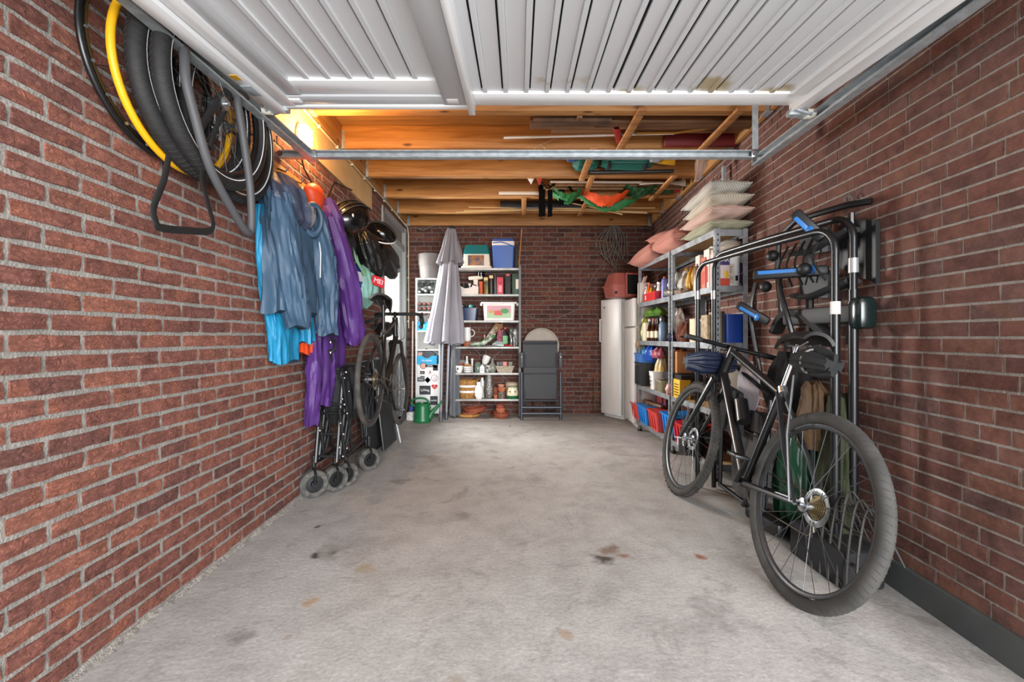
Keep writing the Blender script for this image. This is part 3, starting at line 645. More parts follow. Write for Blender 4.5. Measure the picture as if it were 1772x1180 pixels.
# ------------------------------------------------------------------ clothes on the left wall
def nz(i, t): return sin(i*12.9898+t*78.233)*.5+sin(i*4.1+t*9.7)*.5
def cloth(mb, path, a=None, b=None, n=96, folds=6, amp=.16, seed=0, wr=.009):
    """path: (center, half width along a, half depth along b)"""
    a = a or uL; b = b or nL; rings = []; N = len(path); rnd = random.Random(seed); ph = rnd.random()*6; ph2 = rnd.random()*6
    fine = []
    for i in range(N-1):
        for j in range(9): 
            t = j/9; fine.append(tuple(path[i][q].lerp(path[i+1][q], t) if q == 0 else path[i][q]*(1-t)+path[i+1][q]*t for q in range(3)))
    fine.append(path[-1]); M_ = len(fine)
    for i, (c, hw, hd) in enumerate(fine):
        t = i/(M_-1); ring = []
        for k in range(n):
            th = 2*pi*k/n
            f = 1+amp*(.35+.65*t)*(.6*sin(folds*th+ph+t*1.6)+.4*sin((folds*2-1)*th+ph2-t*2.5))
            g = wr*sin(t*38+3*th+ph)*sin(2.3*th+t*11)
            p = c+a*(hw*cos(th)*f)+b*(hd*sin(th)*f)+V((0, 0, .012*sin(folds*th+ph)*t))
            q = V((cos(th)*2.6+p.z*1.2, sin(th)*2.6, p.z*2.4+seed*3.1)); r1 = 1-abs(MN.noise(q))*2.2; r2 = 1-abs(MN.noise(V((q.x*1.3+p.z*5, q.y*1.3, q.z*3.2))))*2.2
            o = V((cos(th)*a.x, cos(th)*a.y, 0))+b*sin(th); ring.append(p+o*(wr*1.9*(r1-.5)+wr*.5*(r2-.5)))
        rings.append(ring)
    # crumple crosswise creases
    return mb.loft(rings, True, True)
def creased(name, col, rough=.5, sc=9, st=.9):
    return mat(name, col, rough, var=.10, scale=5, bump=st*.6, bscale=sc)
CG = 'coats on the wall hooks'
NAV = creased('blue_grey_nylon', '#30485d', .6); CYN = creased('cyan_nylon', '#18789f', .5); PUR = creased('purple_nylon', '#472466', .58); ORA = creased('orange_nylon', '#cc431a', .5)
DNV = creased('dark_navy_nylon', '#232a3a', .5)
# blue-grey hooded jacket
j = thing('hooded_jacket', 'blue-grey hooded rain jacket, frontmost of the coats on the brick wall', 'jacket', LW(2.6, 1.14, .12), CG)
mb = MB(); cloth(mb, [(LW(2.55, 1.98, .10), .07, .06), (LW(2.55, 1.88, .11), .17, .09), (LW(2.56, 1.7, .12), .20, .10), (LW(2.58, 1.45, .12), .215, .10), (LW(2.60, 1.22, .12), .225, .105)], folds=5, seed=1); part('body', mb, NAV, j)
mb = MB(); cloth(mb, [(LW(2.40, 1.86, .15), .055, .06), (LW(2.40, 1.65, .18), .085, .075), (LW(2.44, 1.40, .20), .085, .075), (LW(2.50, 1.18, .21), .075, .06), (LW(2.52, 1.14, .21), .073, .058)], folds=3, seed=2, amp=.14, n=56, wr=.009); part('sleeve', mb, NAV, j)
mb = MB(); cloth(mb, [(LW(2.72, 1.86, .2), .06, .06), (LW(2.78, 1.62, .23), .08, .075), (LW(2.82, 1.38, .24), .08, .07), (LW(2.84, 1.14, .24), .07, .055), (LW(2.84, 1.10, .24), .068, .053)], folds=3, seed=3, amp=.14, n=56, wr=.009); part('sleeve', mb, NAV, j)
hd = MB(); cloth(hd, [(LW(2.56, 2.03, .06), .03, .03), (LW(2.53, 1.99, .09), .09, .07), (LW(2.49, 1.91, .13), .135, .105), (LW(2.50, 1.82, .15), .15, .11), (LW(2.54, 1.74, .16), .12, .09), (LW(2.56, 1.71, .16), .06, .05)], folds=5, seed=77, amp=.16, wr=.012)
hood = part('hood', hd, mat('hood_nylon', '#343b4c', .5, var=.12, scale=6, bump=.9, bscale=10), j)
hr = MB(); hr.torus(LW(2.63, 1.78, .235), .085, .022, AX(V((.75, -.5, -.1)), (0, 0, 1)), 24, 8, sy=.62); part('hood_edge', hr, NAV, hood)
part('lining', MB().ell(LW(2.60, 1.80, .225), (.075, .05, .02), 18, 8, AX(V((.75, -.5, -.1)), (0, 0, 1))), mat('grey_lining', '#7d7779', .8, bump=.4, bscale=20), hood)
part('zip', MB().tube([LW(2.70, 1.78, .235), LW(2.715, 1.6, .25), LW(2.72, 1.45, .245)], .005, 6, flat=.5), WHP, j)
part('toggle', MB().box(LW(2.62, 1.83, .255), (.02, .02, .035), R3L, .004), BLK, j)
# cyan jacket
j = thing('rain_jacket', 'bright cyan rain jacket hanging nearest the garage opening under the blue-grey one', 'jacket', LW(2.6, .92, .05), CG)
mb = MB(); cloth(mb, [(LW(2.45, 1.80, .065), .07, .04), (LW(2.47, 1.55, .07), .10, .05), (LW(2.53, 1.3, .075), .12, .055), (LW(2.60, 1.1, .08), .13, .055), (LW(2.63, .94, .07), .125, .05)], folds=3, seed=5, amp=.12); part('body', mb, CYN, j)
mb = MB(); cloth(mb, [(LW(2.72, 1.5, .12), .05, .05), (LW(2.76, 1.25, .13), .055, .05), (LW(2.78, 1.05, .13), .05, .045)], folds=3, seed=6, n=24); part('sleeve', mb, CYN, j)
# orange
j = thing('orange_jacket', 'orange jacket mostly hidden between the blue-grey and the purple coats', 'jacket', LW(2.95, .97, .06), CG)
mb = MB(); cloth(mb, [(LW(2.93, 2.06, .07), .05, .05), (LW(2.93, 1.94, .09), .11, .07), (LW(2.93, 1.5, .06), .13, .05), (LW(2.88, 1.2, .07), .13, .06), (LW(2.85, .98, .075), .13, .06)], folds=5, seed=7); part('body', mb, ORA, j)
mb = MB(); mb.ell(LW(2.88, 1.99, .14), (.09, .09, .06), 20, 12, axW, warp=lambda q: V((q.x*(1+.15*sin(q.y*40)), q.y, q.z))); part('hood', mb, ORA, j)
# purple
j = thing('long_coat', 'long purple raincoat hanging down beside the road bicycle', 'coat', LW(3.15, .55, .12), CG)
mb = MB(); cloth(mb, [(LW(3.12, 2.06, .08), .05, .05), (LW(3.12, 1.94, .10), .15, .08), (LW(3.15, 1.6, .11), .18, .09), (LW(3.18, 1.2, .11), .2, .09), (LW(3.16, .85, .11), .19, .085), (LW(3.12, .62, .10), .17, .07)], folds=5, seed=8, amp=.2); part('body', mb, PUR, j)
mb = MB(); cloth(mb, [(LW(3.05, 1.90, .17), .06, .06), (LW(3.1, 1.7, .21), .085, .08), (LW(3.18, 1.4, .26), .085, .08), (LW(3.24, 1.1, .28), .075, .065), (LW(3.25, 1.03, .28), .07, .06)], folds=3, seed=9, amp=.14, n=30); part('sleeve', mb, PUR, j)
mb = MB(); cloth(mb, [(LW(2.93, 1.1, .12), .05, .04), (LW(2.94, .85, .12), .07, .045), (LW(2.93, .5, .10), .045, .035)], folds=2, seed=10, n=24); part('belt_flap', mb, PUR, j)
mb = MB(); cloth(mb, [(LW(3.13, 2.05, .12), .07, .05), (LW(3.16, 1.92, .16), .08, .06), (LW(3.2, 1.75, .17), .07, .05)], folds=5, seed=11, n=24); part('hood', mb, PUR, j)
for z_ in (1.75, 1.4, 1.05, .98): part('snap_button', MB().ell(LW(3.0, z_, .20), (.008, .008, .004), 8, 6, axW), WHP, j)
# hook rail
rl = thing('coat_rail', 'wooden rail with hooks holding the coats', 'rail', LW(3.1, 2.03, .0))
part('board', MB().box(LW(3.1, 2.09, .012), (1.5, .02, .07), R3L, .003), PINEY, rl)
for i in range(7):
    s = 2.45+i*.2; part('hook', MB().tube([LW(s, 2.09, .02), LW(s, 2.07, .07), LW(s, 2.10, .085)], .005, 6), BLKM, rl)
# olive drawstring bag and dark garment
mb = MB(); cloth(mb, [(LW(3.32, 2.08, .07), .03, .03), (LW(3.33, 2.0, .09), .08, .06), (LW(3.35, 1.8, .1), .09, .07), (LW(3.38, 1.62, .1), .07, .05)], folds=7, seed=12, amp=.22); solo('drawstring_bag', mb, creased('olive_cloth', '#5e5238', .8), 'olive brown drawstring bag hanging between purple coat and black helmet', 'bag')
mb = MB(); cloth(mb, [(LW(3.5, 2.06, .05), .04, .03), (LW(3.5, 1.9, .075), .12, .05), (LW(3.52, 1.5, .08), .13, .06), (LW(3.5, 1.2, .075), .09, .05)], folds=6, seed=13); solo('dark_jacket', mb, BLKF, 'black jacket hanging behind the glossy helmet', 'jacket', CG)
# helmets
def helmet(c, r, label, tilt):
    t = thing('bicycle_helmet', label, 'helmet', V(c)-V((0, 0, r*.7)), group='helmets on the wall')
    R = Euler(tilt).to_matrix(); mb = MB(); G = []
    for i in range(13):
        ph = .06+(pi*.56)*i/12; G.append([V(c)+R @ V((r*1.25*sin(ph)*cos(th), r*sin(ph)*sin(th), r*.95*cos(ph))) for th in [2*pi*k/32 for k in range(33)]])
    mb.sheet(G, -.012); sh = part('shell', mb, mat('helmet_gloss', '#0d0d0e', .15), t)
    for k in (-2, -1, 1, 2):
        mb = MB(); mb.tube([V(c)+R @ V((r*1.27*cos(a), k*r*.24, r*.97*sin(a)*sqrt(max(.05, 1-(k*.24)**2)))) for a in [.35+2.3*q/12 for q in range(13)]], .009, 6, flat=.7); part('ridge', mb, mat('helmet_matte', '#202124', .45), t)
    mb = MB(); mb.tube([V(c)+R @ V((r*.7, s_*r*.8, 0)) for s_ in (-1,)]+[V(c)+R @ V((r*.1, 0, -r*1.25))]+[V(c)+R @ V((r*.7, r*.8, 0))], .005, 6, flat=.4); part('strap', mb, BLK, t)
    return t
helmet(LP(603, 378, .2), .135, 'glossy black ridged bicycle helmet with white dot beside the olive bag', (.5, -.5, .9))
part('badge', MB().ell(LP(610, 372, .335), (.012, .012, .006), 10, 6, axW), WHT, [o for o in MW if o.name.startswith('bicycle_helmet')][0])
helmet(LP(660, 405, .14), .12, 'black helmet with pale rim stripe hung towards the side door', (.3, .5, .4))
mb = MB(); mb.torus(LP(663, 412, .15), .12, .007, AX((.3, -.5, .8)), 28, 6, 0, 3.5); solo('reflective_band', mb, WHT, 'white band strip looped round the second helmet', 'band')
# black panniers, tote bags, strap
def bagloft(name, a, b_, w0, w1, d, m, label, side=None, folds=4, amp=.08, seed=0, cat='bag', grp=None):
    a = V(a); b_ = V(b_); ax = (b_-a).normalized(); s = (side or nL); s = (s-ax*s.dot(ax)).normalized(); q = ax.cross(s)
    mb = MB(); path = []
    for i in range(6):
        t = i/5; e = .55 if i in (0, 5) else 1; wq_ = (w0*(1-t)+w1*t)*e; path.append((a.lerp(b_, t), wq_, d*e))
    cloth(mb, path, q, s, folds=folds, amp=amp, seed=seed); return solo(name, mb, m, label, cat, grp)
BG = 'bags hanging by the side door'
BV = mat('black_vinyl', '#131312', .35, var=.2, scale=8, bump=.5, bscale=14)
bagloft('roll_bag', LP(625, 400, .14), LP(652, 478, .22), .10, .13, .10, BV, 'long black roll-top bag hanging diagonally over the mint tote', seed=4, grp=BG)
bagloft('shoulder_bag', LP(655, 425, .10), LP(683, 470, .15), .13, .16, .09, BV, 'black bag with a square end hanging nearest the side door', seed=5, grp=BG)
bagloft('pouch', LP(592, 400, .08), LP(600, 460, .1), .14, .13, .07, BLKF, 'black cloth pouch hanging under the glossy helmet', seed=15, grp=BG)
tot = thing('tote_bag', 'mint green cloth tote bag with small red label', 'bag', LP(632, 530, .14), BG)
mb = MB(); cloth(mb, [(LP(628, 455, .12), .03, .03), (LP(630, 470, .14), .14, .07), (LP(632, 495, .15), .19, .10), (LP(630, 517, .15), .16, .09), (LP(629, 532, .14), .06, .04)], folds=3, amp=.08, seed=6); part('bag_body', mb, creased('mint_cloth', '#8fc0b4', .8), tot)
part('strap', MB().tube([LP(609, 425, .14), LP(616, 448, .17), LP(628, 470, .19), LP(640, 474, .2)], .03, 6, flat=.12), creased('mint_strap', '#8fcfa0', .8), tot)
lq = LP(654, 487, .265); axT = AX(V((.72, -.69, .1)), V((.65, .7, -.25)))
lb_ = part('red_label', MB().box(lq, (.12, .085, .006), axT), mat('label_red', '#c8202c', .6), tot); text('lettering', 'MEI', .06, WHT, tot, lq+axT @ V((0, 0, .005)), axT)
mb = MB(); cloth(mb, [(LP(606, 430, .08), .03, .03), (LP(608, 455, .10), .10, .05), (LP(611, 480, .12), .12, .06), (LP(613, 500, .12), .11, .05)], folds=4, amp=.1, seed=7)
plb = solo('plastic_bag', mb, wave_mat('striped_blue_white', '#cfd0d6', '#2c3a86', 42, 'Z', .5, .55), 'white plastic bag with blue stripes beside the mint tote', 'bag', BG)
mb = MB(); mb.box(LP(676, 436, .12), (.16, .012, .2), R3L @ Euler((0, .6, 0)).to_matrix(), .003); solo('paper_folder', mb, mat('cream_paper', '#d9cdbd', .8), 'cream paper folder sticking out above the square black bag', 'folder')
mb = MB(); mb.tube([LP(598, 440, .1), LP(599, 500, .12), LP(601, 540, .12)], .016, 6, flat=.3); solo('buckle_strap', mb, BLK, 'black webbing strap with buckle hanging beside the purple coat', 'strap')
mb = MB(); mb.tube([LP(603, 450, .08), LP(604, 500, .09), LP(604, 530, .09)], .02, 6, flat=.4); solo('red_strap', mb, RED, 'red strap hanging behind the black webbing strap', 'strap')
# ------------------------------------------------------------------ bicycles
def bicycle(name, label, M4, R, wb, tw, fc, tm, drop, sad=(.28, 1.0), head=(.74, .96), bb=(.43, -.07), group=None, knob=False, ft=1.0, gear=True):
    t = thing(name, label, 'bicycle', mat4=M4, group=group)
    X = lambda x, y, z: M4 @ V((x, y, z)); axl = AX(M4.to_3x3() @ V((0, 1, 0)), M4.to_3x3() @ V((1, 0, 0)))
    fm = mat(name+'_paint', fc, .3, spec=.6); mb = MB()
    B = V((bb[0], 0, R+bb[1])); S = V((sad[0]+.03, 0, sad[1]-.14)); H0 = V((head[0]-.025*0, 0, head[1])); H1 = V((head[0]+.045, 0, head[1]-.14)); A0 = V((0, 0, R)); A1 = V((wb, 0, R))
    Sd = B+(S-B)*.78
    for a, b_, r in ((B, Sd, .017), (Sd, H0, .018), (B, H1, .023), (H0+V((-.01, 0, .03)), H1+V((.01, 0, -.03)), .024)): mb.tube([M4 @ a, M4 @ b_], r*ft, 12)
    for sg in (-1, 1):
        o = V((0, sg*.062, 0)); i = V((0, sg*.022, 0))
        mb.tube([M4 @ (B+i), M4 @ (B*.55+A0*.45+o*.8), M4 @ (A0+o)], [.013*ft, .012*ft, .009*ft], 8); mb.tube([M4 @ (Sd+i*.7), M4 @ (Sd*.4+A0*.6+o*.9), M4 @ (A0+o)], [.010*ft, .010*ft, .008*ft], 8)
    mb.cyl(M4 @ (B-V((0, .036, 0))), M4 @ (B+V((0, .036, 0))), .024, 14); part('frame', mb, fm, t)
    mb = MB(); cr = H1+V((.012, 0, -.045)); mb.tube([M4 @ (cr+V((0, -.05, 0))), M4 @ cr, M4 @ (cr+V((0, .05, 0)))], .017*ft, 8)
    for sg in (-1, 1): mb.tube([M4 @ (cr+V((0, sg*.048, 0))), M4 @ (cr.lerp(A1, .6)+V((-.012, sg*.055, 0))), M4 @ (A1+V((0, sg*.056, 0)))], [.016*ft, .013*ft, .009*ft], 8)
    part('fork', mb, fm, t)
    mb = MB(); mb.tube([M4 @ Sd, M4 @ (S+V((-.015, 0, .105)))], .0135, 10); sp = part('seat_post', mb, CHROME if not drop else BLKM, t)
    mb = MB(); mb.cyl(M4 @ (Sd-V((.02, 0, 0))), M4 @ (Sd+V((.0, 0, .03))), .022, 10); part('seat_clamp', mb, STEEL, sp)
    # saddle
    mb = MB(); G = []
    for i in range(11):
        u = i/10; x = sad[0]-.12+u*.27; wd = .072*(1-u)**.8*(.55+.45*min(1, u*5+.3))+.018; row = []
        for k in range(9):
            q = -1+k/4; row.append(M4 @ V((x, q*wd, sad[1]+.008*sin(u*pi)-.035*abs(q)**2.5+.012*(1-u)-(.03*max(0, u-.85)/.15))))
        G.append(row)
    mb.sheet(G, .016); sd = part('saddle', mb, mat('saddle_vinyl', '#1c1b1a', .45), t)
    mb = MB()
    for sg in (-1, 1): mb.tube([M4 @ V((sad[0]-.09, sg*.03, sad[1]-.025)), M4 @ V((sad[0]-.03, sg*.022, sad[1]-.045)), M4 @ V((sad[0]+.06, sg*.02, sad[1]-.045)), M4 @ V((sad[0]+.12, sg*.008, sad[1]-.02))], .0035, 6)
    part('saddle_rail', mb, STEEL, sd)
    for cx, nm in ((0, 'rear'), (wb, 'front')):
        wheel(t, M4 @ V((cx, 0, R)), axl, R, tw, tm, spokes=28, rimm=mat('rim_grey', '#3a3b3d', .35, .4), name='wheel', knob=knob and cx > 0, disc=-.03)
    # bars
    mb = MB(); c = H0+V((.07, 0, .08 if drop else .03)); mb.tube([M4 @ (H0+V((-.01, 0, .02))), M4 @ (H0+V((-.012, 0, c.z-H0.z-.01))), M4 @ c], .015, 8); part('stem', mb, BLKM, t)
    if drop:
        for sg in (-1, 1):
            pts = smoothp([c, c+V((0, sg*.12, 0)), c+V((.01, sg*.19, 0)), c+V((.075, sg*.205, -.005)), c+V((.10, sg*.21, -.05)), c+V((.07, sg*.215, -.11)), c+V((-.03, sg*.22, -.125))], 5); mb.tube([M4 @ p for p in pts], .0155, 8)
        hbp = part('handlebar', mb, mat('bar_tape', '#151515', .6), t)
        for sg in (-1, 1):
            mb = MB(); mb.tube([M4 @ (c+V((.07, sg*.205, .0))), M4 @ (c+V((.12, sg*.205, .03))), M4 @ (c+V((.135, sg*.205, .01)))], [.014, .017, .012], 8); mb.tube([M4 @ (c+V((.13, sg*.205, .01))), M4 @ (c+V((.135, sg*.21, -.05))), M4 @ (c+V((.115, sg*.215, -.11)))], .006, 6); part('brake_lever', mb, BLKM, hbp)
    else:
        mb.tube([M4 @ p for p in smoothp([c+V((-.03, -.29, .0)), c+V((-.01, -.15, .0)), c, c+V((-.01, .15, .0)), c+V((-.03, .29, .0))], 4)], .0135, 10); hbp = part('handlebar', mb, BLKM, t)
        for sg in (-1, 1):
            mb = MB(); mb.tube([M4 @ (c+V((-.02, sg*.19, .0))), M4 @ (c+V((-.03, sg*.295, .0)))], .017, 10); part('grip', mb, RUB, hbp)
            mb = MB(); mb.tube([M4 @ (c+V((.0, sg*.17, .0))), M4 @ (c+V((.045, sg*.2, .0))), M4 @ (c+V((.05, sg*.3, -.005)))], .006, 6); part('brake_lever', mb, BLKM, hbp)
    for k in range(3):
        mb = MB(); a = c+V((.02, .05-.05*k, 0)); mb.tube([M4 @ p for p in smoothp([a, a+V((.10, .02, -.02)), a+V((.09, 0, -.14-.03*k)), H1+V((.03, (k-1)*.02, -.03))], 6)], .0028, 5); part('cable', mb, BLK, t)
    if gear:
        cs = MB()
        for k in range(7): cs.band([(.014, .036-k*.004), (.05-k*.005, .036-k*.004), (.05-k*.005, .034-k*.004), (.014, .034-k*.004)], M4 @ V((0, 0, R)), AX(M4.to_3x3() @ V((0, -1, 0))), 30)
        part('cassette', cs, mat('brass_steel', '#8b7a55', .35, .8), t)
        mb = MB(); mb.band([(.075, .0), (.092, 0), (.092, .003), (.075, .003)], M4 @ (B-V((0, .045, 0))), AX(M4.to_3x3() @ V((0, -1, 0))), 36)
        for k in range(5): a = 2*pi*k/5; mb.tube([M4 @ (B-V((0, .046, 0))), M4 @ (B+V((.08*cos(a), -.046, .08*sin(a))))], .007, 5)
        cr_ = part('chainring', mb, mat('dark_steel', '#3c3c3d', .35, .8), t)
        for sg in (-1, 1):
            mb = MB(); e = B+V((sg*.09, sg*-.07, sg*-.14)); mb.tube([M4 @ (B+V((0, -sg*.05, 0))), M4 @ e], [.014, .010], 8); ca = part('crank_arm', mb, BLKM, t)
            mb = MB(); mb.box(M4 @ (e+V((0, -sg*.05, 0))), (.09, .08, .018), M4.to_3x3(), .006); part('pedal', mb, BLK, ca)
        mb = MB(); ch = [M4 @ p for p in [V((0, -.045, R+.04)), B+V((0, -.045, .09)), B+V((.09, -.045, 0)), B+V((0, -.045, -.09)), V((.03, -.045, R-.13)), V((-.0, -.045, R-.10)), V((.03, -.045, R-.04)), V((-.035, -.045, R))]]; mb.tube(ch, .0035, 5, True); part('chain', mb, mat('chain_steel', '#6b6356', .4, .8), t)
        mb = MB(); mb.box(M4 @ V((.03, -.05, R-.085)), (.03, .012, .10), M4.to_3x3(), .005); [mb.cyl(M4 @ V((.03, -.055, z)), M4 @ V((.03, -.045, z)), .018, 12) for z in (R-.045, R-.125)]; part('derailleur', mb, BLKM, t)
    return t
def M_bike(p, yaw, lean, pitch, sc=1.0):
    return Matrix.Translation(V(p)) @ Matrix.Rotation(yaw, 4, 'Z') @ Matrix.Rotation(pitch, 4, 'Y') @ Matrix.Rotation(lean, 4, 'X') @ Matrix.Scale(sc, 4)
# right bicycle leaning towards the wall (nearest object)
MR_ = M_bike((1.105, 1.84, .004), radians(91.2), radians(14.0), 0)
bikeR = bicycle('trail_bicycle', 'large black bicycle with knobbly front tyre parked nearest the camera, leaning to the right-hand wall', MR_, .395, 1.24, .055, '#17181a', mat('road_worn_rubber', '#383633', .8, var=.3, scale=10), False, sad=(.30, 1.11), head=(.93, 1.02), bb=(.47, -.06), knob=True, ft=1.15)
mb = MB(); cloth(mb, [(MR_ @ V((.29, 0, 1.0)), .04, .04), (MR_ @ V((.22, 0, 1.0)), .055, .055), (MR_ @ V((.13, 0, 1.0)), .055, .055), (MR_ @ V((.05, 0, .99)), .035, .035)], V((1, 0, 0)), V((0, 0, 1)), folds=5, seed=21, amp=.06); part('saddle_bag', mb, BLKF, bikeR)
part('saddle_bag_strap', MB().torus(MR_ @ V((.19, 0, 1.0)), .056, .005, AX(V((0, 1, .1))), 24, 6), mat('grey_strap', '#77756f', .7), bikeR)
part('bottle_cage', MB().tube([MR_ @ V((.62, 0, .63)), MR_ @ V((.70, 0, .74))], .036, 12), BLKM, bikeR)
part('valve', MB().cyl(MR_ @ V((.0, 0, .42)), MR_ @ V((0, 0, .44)), .003), STEEL, bikeR)
part('fender_stay', MB().tube([MR_ @ V((.22, .05, .92)), MR_ @ V((.12, .08, .65)), MR_ @ V((.02, .07, .39))], .005, 6), STEEL, bikeR)
# handlebar bag with blue cover
mb = MB(); cloth(mb, [(MR_ @ V((1.08, -.10, .96)), .05, .05), (MR_ @ V((1.10, 0, .94)), .075, .07), (MR_ @ V((1.08, .12, .92)), .07, .07), (MR_ @ V((1.06, .22, .90)), .04, .04)], V((0, 1, 0)), V((0, 0, 1)), folds=4, seed=23, amp=.1); solo('handlebar_bag', mb, creased('midnight_nylon', '#101a30', .5), 'dark blue bag strapped over the handlebar of the big black bicycle', 'bag')
# road bicycle hung on the left wall
ML_ = Matrix.Translation(V((-1.08, 3.25, .774))) @ Matrix.Rotation(radians(93), 4, 'Z') @ Matrix.Rotation(radians(10.5), 4, 'Y') @ Matrix.Translation(V((0, 0, -.34)))
bikeL = bicycle('road_bicycle', 'muddy dark road bicycle with drop handlebar hung on the wall above the black wagon', ML_, .342, 1.02, .036, '#1d1917', mat('muddy_rubber', '#403c37', .85, var=.35, scale=14), True, sad=(.23, 1.0), head=(.68, .93), bb=(.42, -.07))
mt = MB(); mt.torus(ML_ @ V((.5, .1, .86)), .13, .03, AX(V((.9, .1, .2))), 24, 8, sy=.7); solo('cycling_helmet', MB().ell(LP(667, 570, .12), (.13, .10, .085), 20, 10, R3L), mat('helmet_matte'), 'black helmet hanging behind the frame of the road bicycle', 'helmet')
mb = MB(); a = LW(3.62, 1.12, 0); b_ = ML_ @ V((.36, 0, .92)); mb.tube([a, a+nL*.06, b_], .013, 8); mb.box(a+nL*.005, (.08, .01, .16), R3L, .003); solo('bicycle_wall_mount', mb, BLKM, 'black wall arm holding the road bicycle by its top tube', 'bracket')
# ------------------------------------------------------------------ folding wagon
wg = thing('folding_wagon', 'black folding beach wagon, folded upright on fat dusty wheels against the brick wall', 'wagon', LW(3.4, 0, .18))
def wbar(p, q, r=.012, nm='frame_bar', m=None): return part(nm, MB().tube([p, q], r, 8), m or BLK, wg)
def Wp(s, n, z): return LW(s, z, n)
for n in (.10, .24):
    for k in range(4): wbar(Wp(3.0+k*.05, n, .24), Wp(3.12+k*.11, n, .84-.02*k))
    wbar(Wp(3.10, n+.02, .24), Wp(3.0, n+.02, .60)); wbar(Wp(3.16, n+.02, .50), Wp(3.05, n+.02, .82))
    wbar(Wp(3.3, n, .26), Wp(3.12, n, .80)); wbar(Wp(3.55, n, .28), Wp(3.42, n, .82)); wbar(Wp(3.65, n, .28), Wp(3.62, n, .78))
    part('side_rail', MB().tube(smoothp([Wp(3.02, n, .28), Wp(3.05, n, .24), Wp(3.3, n, .24), Wp(3.7, n, .26)], 4), .013, 8), BLKM, wg)
    part('top_rail', MB().tube(smoothp([Wp(3.08, n, .80), Wp(3.13, n, .87), Wp(3.4, n, .87), Wp(3.68, n, .82)], 4), .013, 8), BLKM, wg)
for z_, s in ((.84, 3.1), (.62, 3.07), (.42, 3.05), (.27, 3.04), (.55, 3.12), (.70, 3.16)):
    wbar(Wp(s, .08, z_), Wp(s, .27, z_), .009, 'cross_bar'); part('rivet', MB().ell(Wp(s-.005, .27, z_), (.01, .01, .01), 10, 6), CHROME, wg)
for z_, s, n in ((.80, 3.10, .26), (.66, 3.06, .26), (.50, 3.03, .26), (.34, 3.01, .26), (.74, 3.2, .26), (.58, 3.16, .26), (.30, 3.15, .26), (.80, 3.10, .12), (.45, 3.03, .12)): part('rivet', MB().ell(Wp(s-.01, n, z_), (.009, .009, .009), 10, 6), CHROME, wg)
wbar(Wp(3.11, .17, .84), Wp(3.05, .18, .97), .010, 'handle_bar')
mb = MB(); mb.torus(Wp(3.04, .18, 1.03), .045, .012, AX(V((.3, -1, .15)), (0, 0, 1)), 24, 8, sy=.75); part('handle', mb, BLK, wg)
mb = MB(); cloth(mb, [(Wp(3.32, .17, .87), .18, .09), (Wp(3.34, .18, .75), .24, .12), (Wp(3.36, .18, .60), .26, .13), (Wp(3.38, .17, .46), .2, .08)], folds=5, seed=31, amp=.1); part('fabric_body', mb, BLKF, wg)
mb = MB(); cloth(mb, [(Wp(3.14, .17, .84), .04, .07), (Wp(3.16, .17, .74), .05, .08), (Wp(3.18, .18, .62), .05, .08), (Wp(3.19, .18, .56), .03, .06)], folds=4, seed=33, amp=.12); part('end_fabric', mb, BLKF, wg)
part('mesh_pocket', MB().box(Wp(3.26, .32, .66), (.28, .02, .17), R3L, .01), mat('mesh_black', '#232427', .7, bump=.5, bscale=90), wg)
for i, (s, n, r) in enumerate(((3.02, .06, .092), (3.13, .16, .088), (3.24, .20, .085), (3.62, .25, .09))):
    c = LW(s, r, n+.02); a3 = AX(V((.62, -.78, 0)) if i == 0 else V((.75, -.66, 0)) if i < 3 else V((.70, -.71, 0)))
    mb = MB(); mb.band([(r*.62, -.028), (r*.62, .028), (r*.9, .032), (r, .022), (r, -.022), (r*.9, -.032), (r*.62, -.028)], c, a3, 36); ty = part('wheel', mb, mat('dusty_wheel', '#504e4a', .9, var=.45, scale=30), wg)
    part('wheel_hub', MB().lathe([(.001, .024), (r*.2, .024), (r*.25, .01), (r*.64, .008), (r*.64, -.01), (.001, -.012)], c, 20, a3), BLK, ty)
    mb = MB(); u = a3 @ V((0, 0, 1)); mb.tube([c+u*.04, c+u*.045+V((0, 0, r*.8)), c+V((0, 0, r*1.25))], .012, 6, flat=.6); mb.tube([c-u*.04, c-u*.045+V((0, 0, r*.8)), c+V((0, 0, r*1.25))], .012, 6, flat=.6); mb.cyl(c+V((0, 0, r*1.2)), c+V((0, 0, .19)), .014); part('caster_fork', mb, BLK, ty)
# folded mesh loungers behind the wagon
MESHF = mat('woven_mesh', '#2b2c2e', .75, var=.3, scale=60, bump=.4, bscale=160)
def folded_lounger(s, n, w_, h_, tilt, label):
    t = thing('folded_lounger', label, 'garden chair', LW(s, 0, n), group='folded loungers leaning on the wall')
    base = LW(s, 0.0, n+.13); up = (V((0, 0, 1))-nL*tilt).normalized(); al = uL; nn = al.cross(up)*-1; nn = nn if nn.dot(nL) > 0 else -nn
    def Q(a, b, c=0): return base+al*a+up*b+nn*c
    for a in (0, w_): part('side_tube', MB().tube([Q(a, .02), Q(a, h_)], .014, 8), BLKM, t)
    for b in (.03, h_): part('end_tube', MB().tube([Q(0, b), Q(w_, b)], .014, 8), BLKM, t)
    Rq = Matrix((al, up, al.cross(up))).transposed(); part('mesh_panel', MB().box(Q(w_/2, h_/2+.01, .004), (w_-.02, h_-.05, .008), Rq), MESHF, t)
    part('leg', MB().tube([Q(w_*.75, h_*.6, .03), Q(w_*.82, -.0, .07)], .009, 8), GALV, t); return t
folded_lounger(3.95, .03, .42, .86, .10, 'folded black mesh lounger panel leaning behind the black wagon')
folded_lounger(4.15, .12, .45, .88, .12, 'folded dark mesh lounger panel under the road bicycle, nearer the side door')
# ------------------------------------------------------------------ back wall
def G_(name, fn, group=None): pass
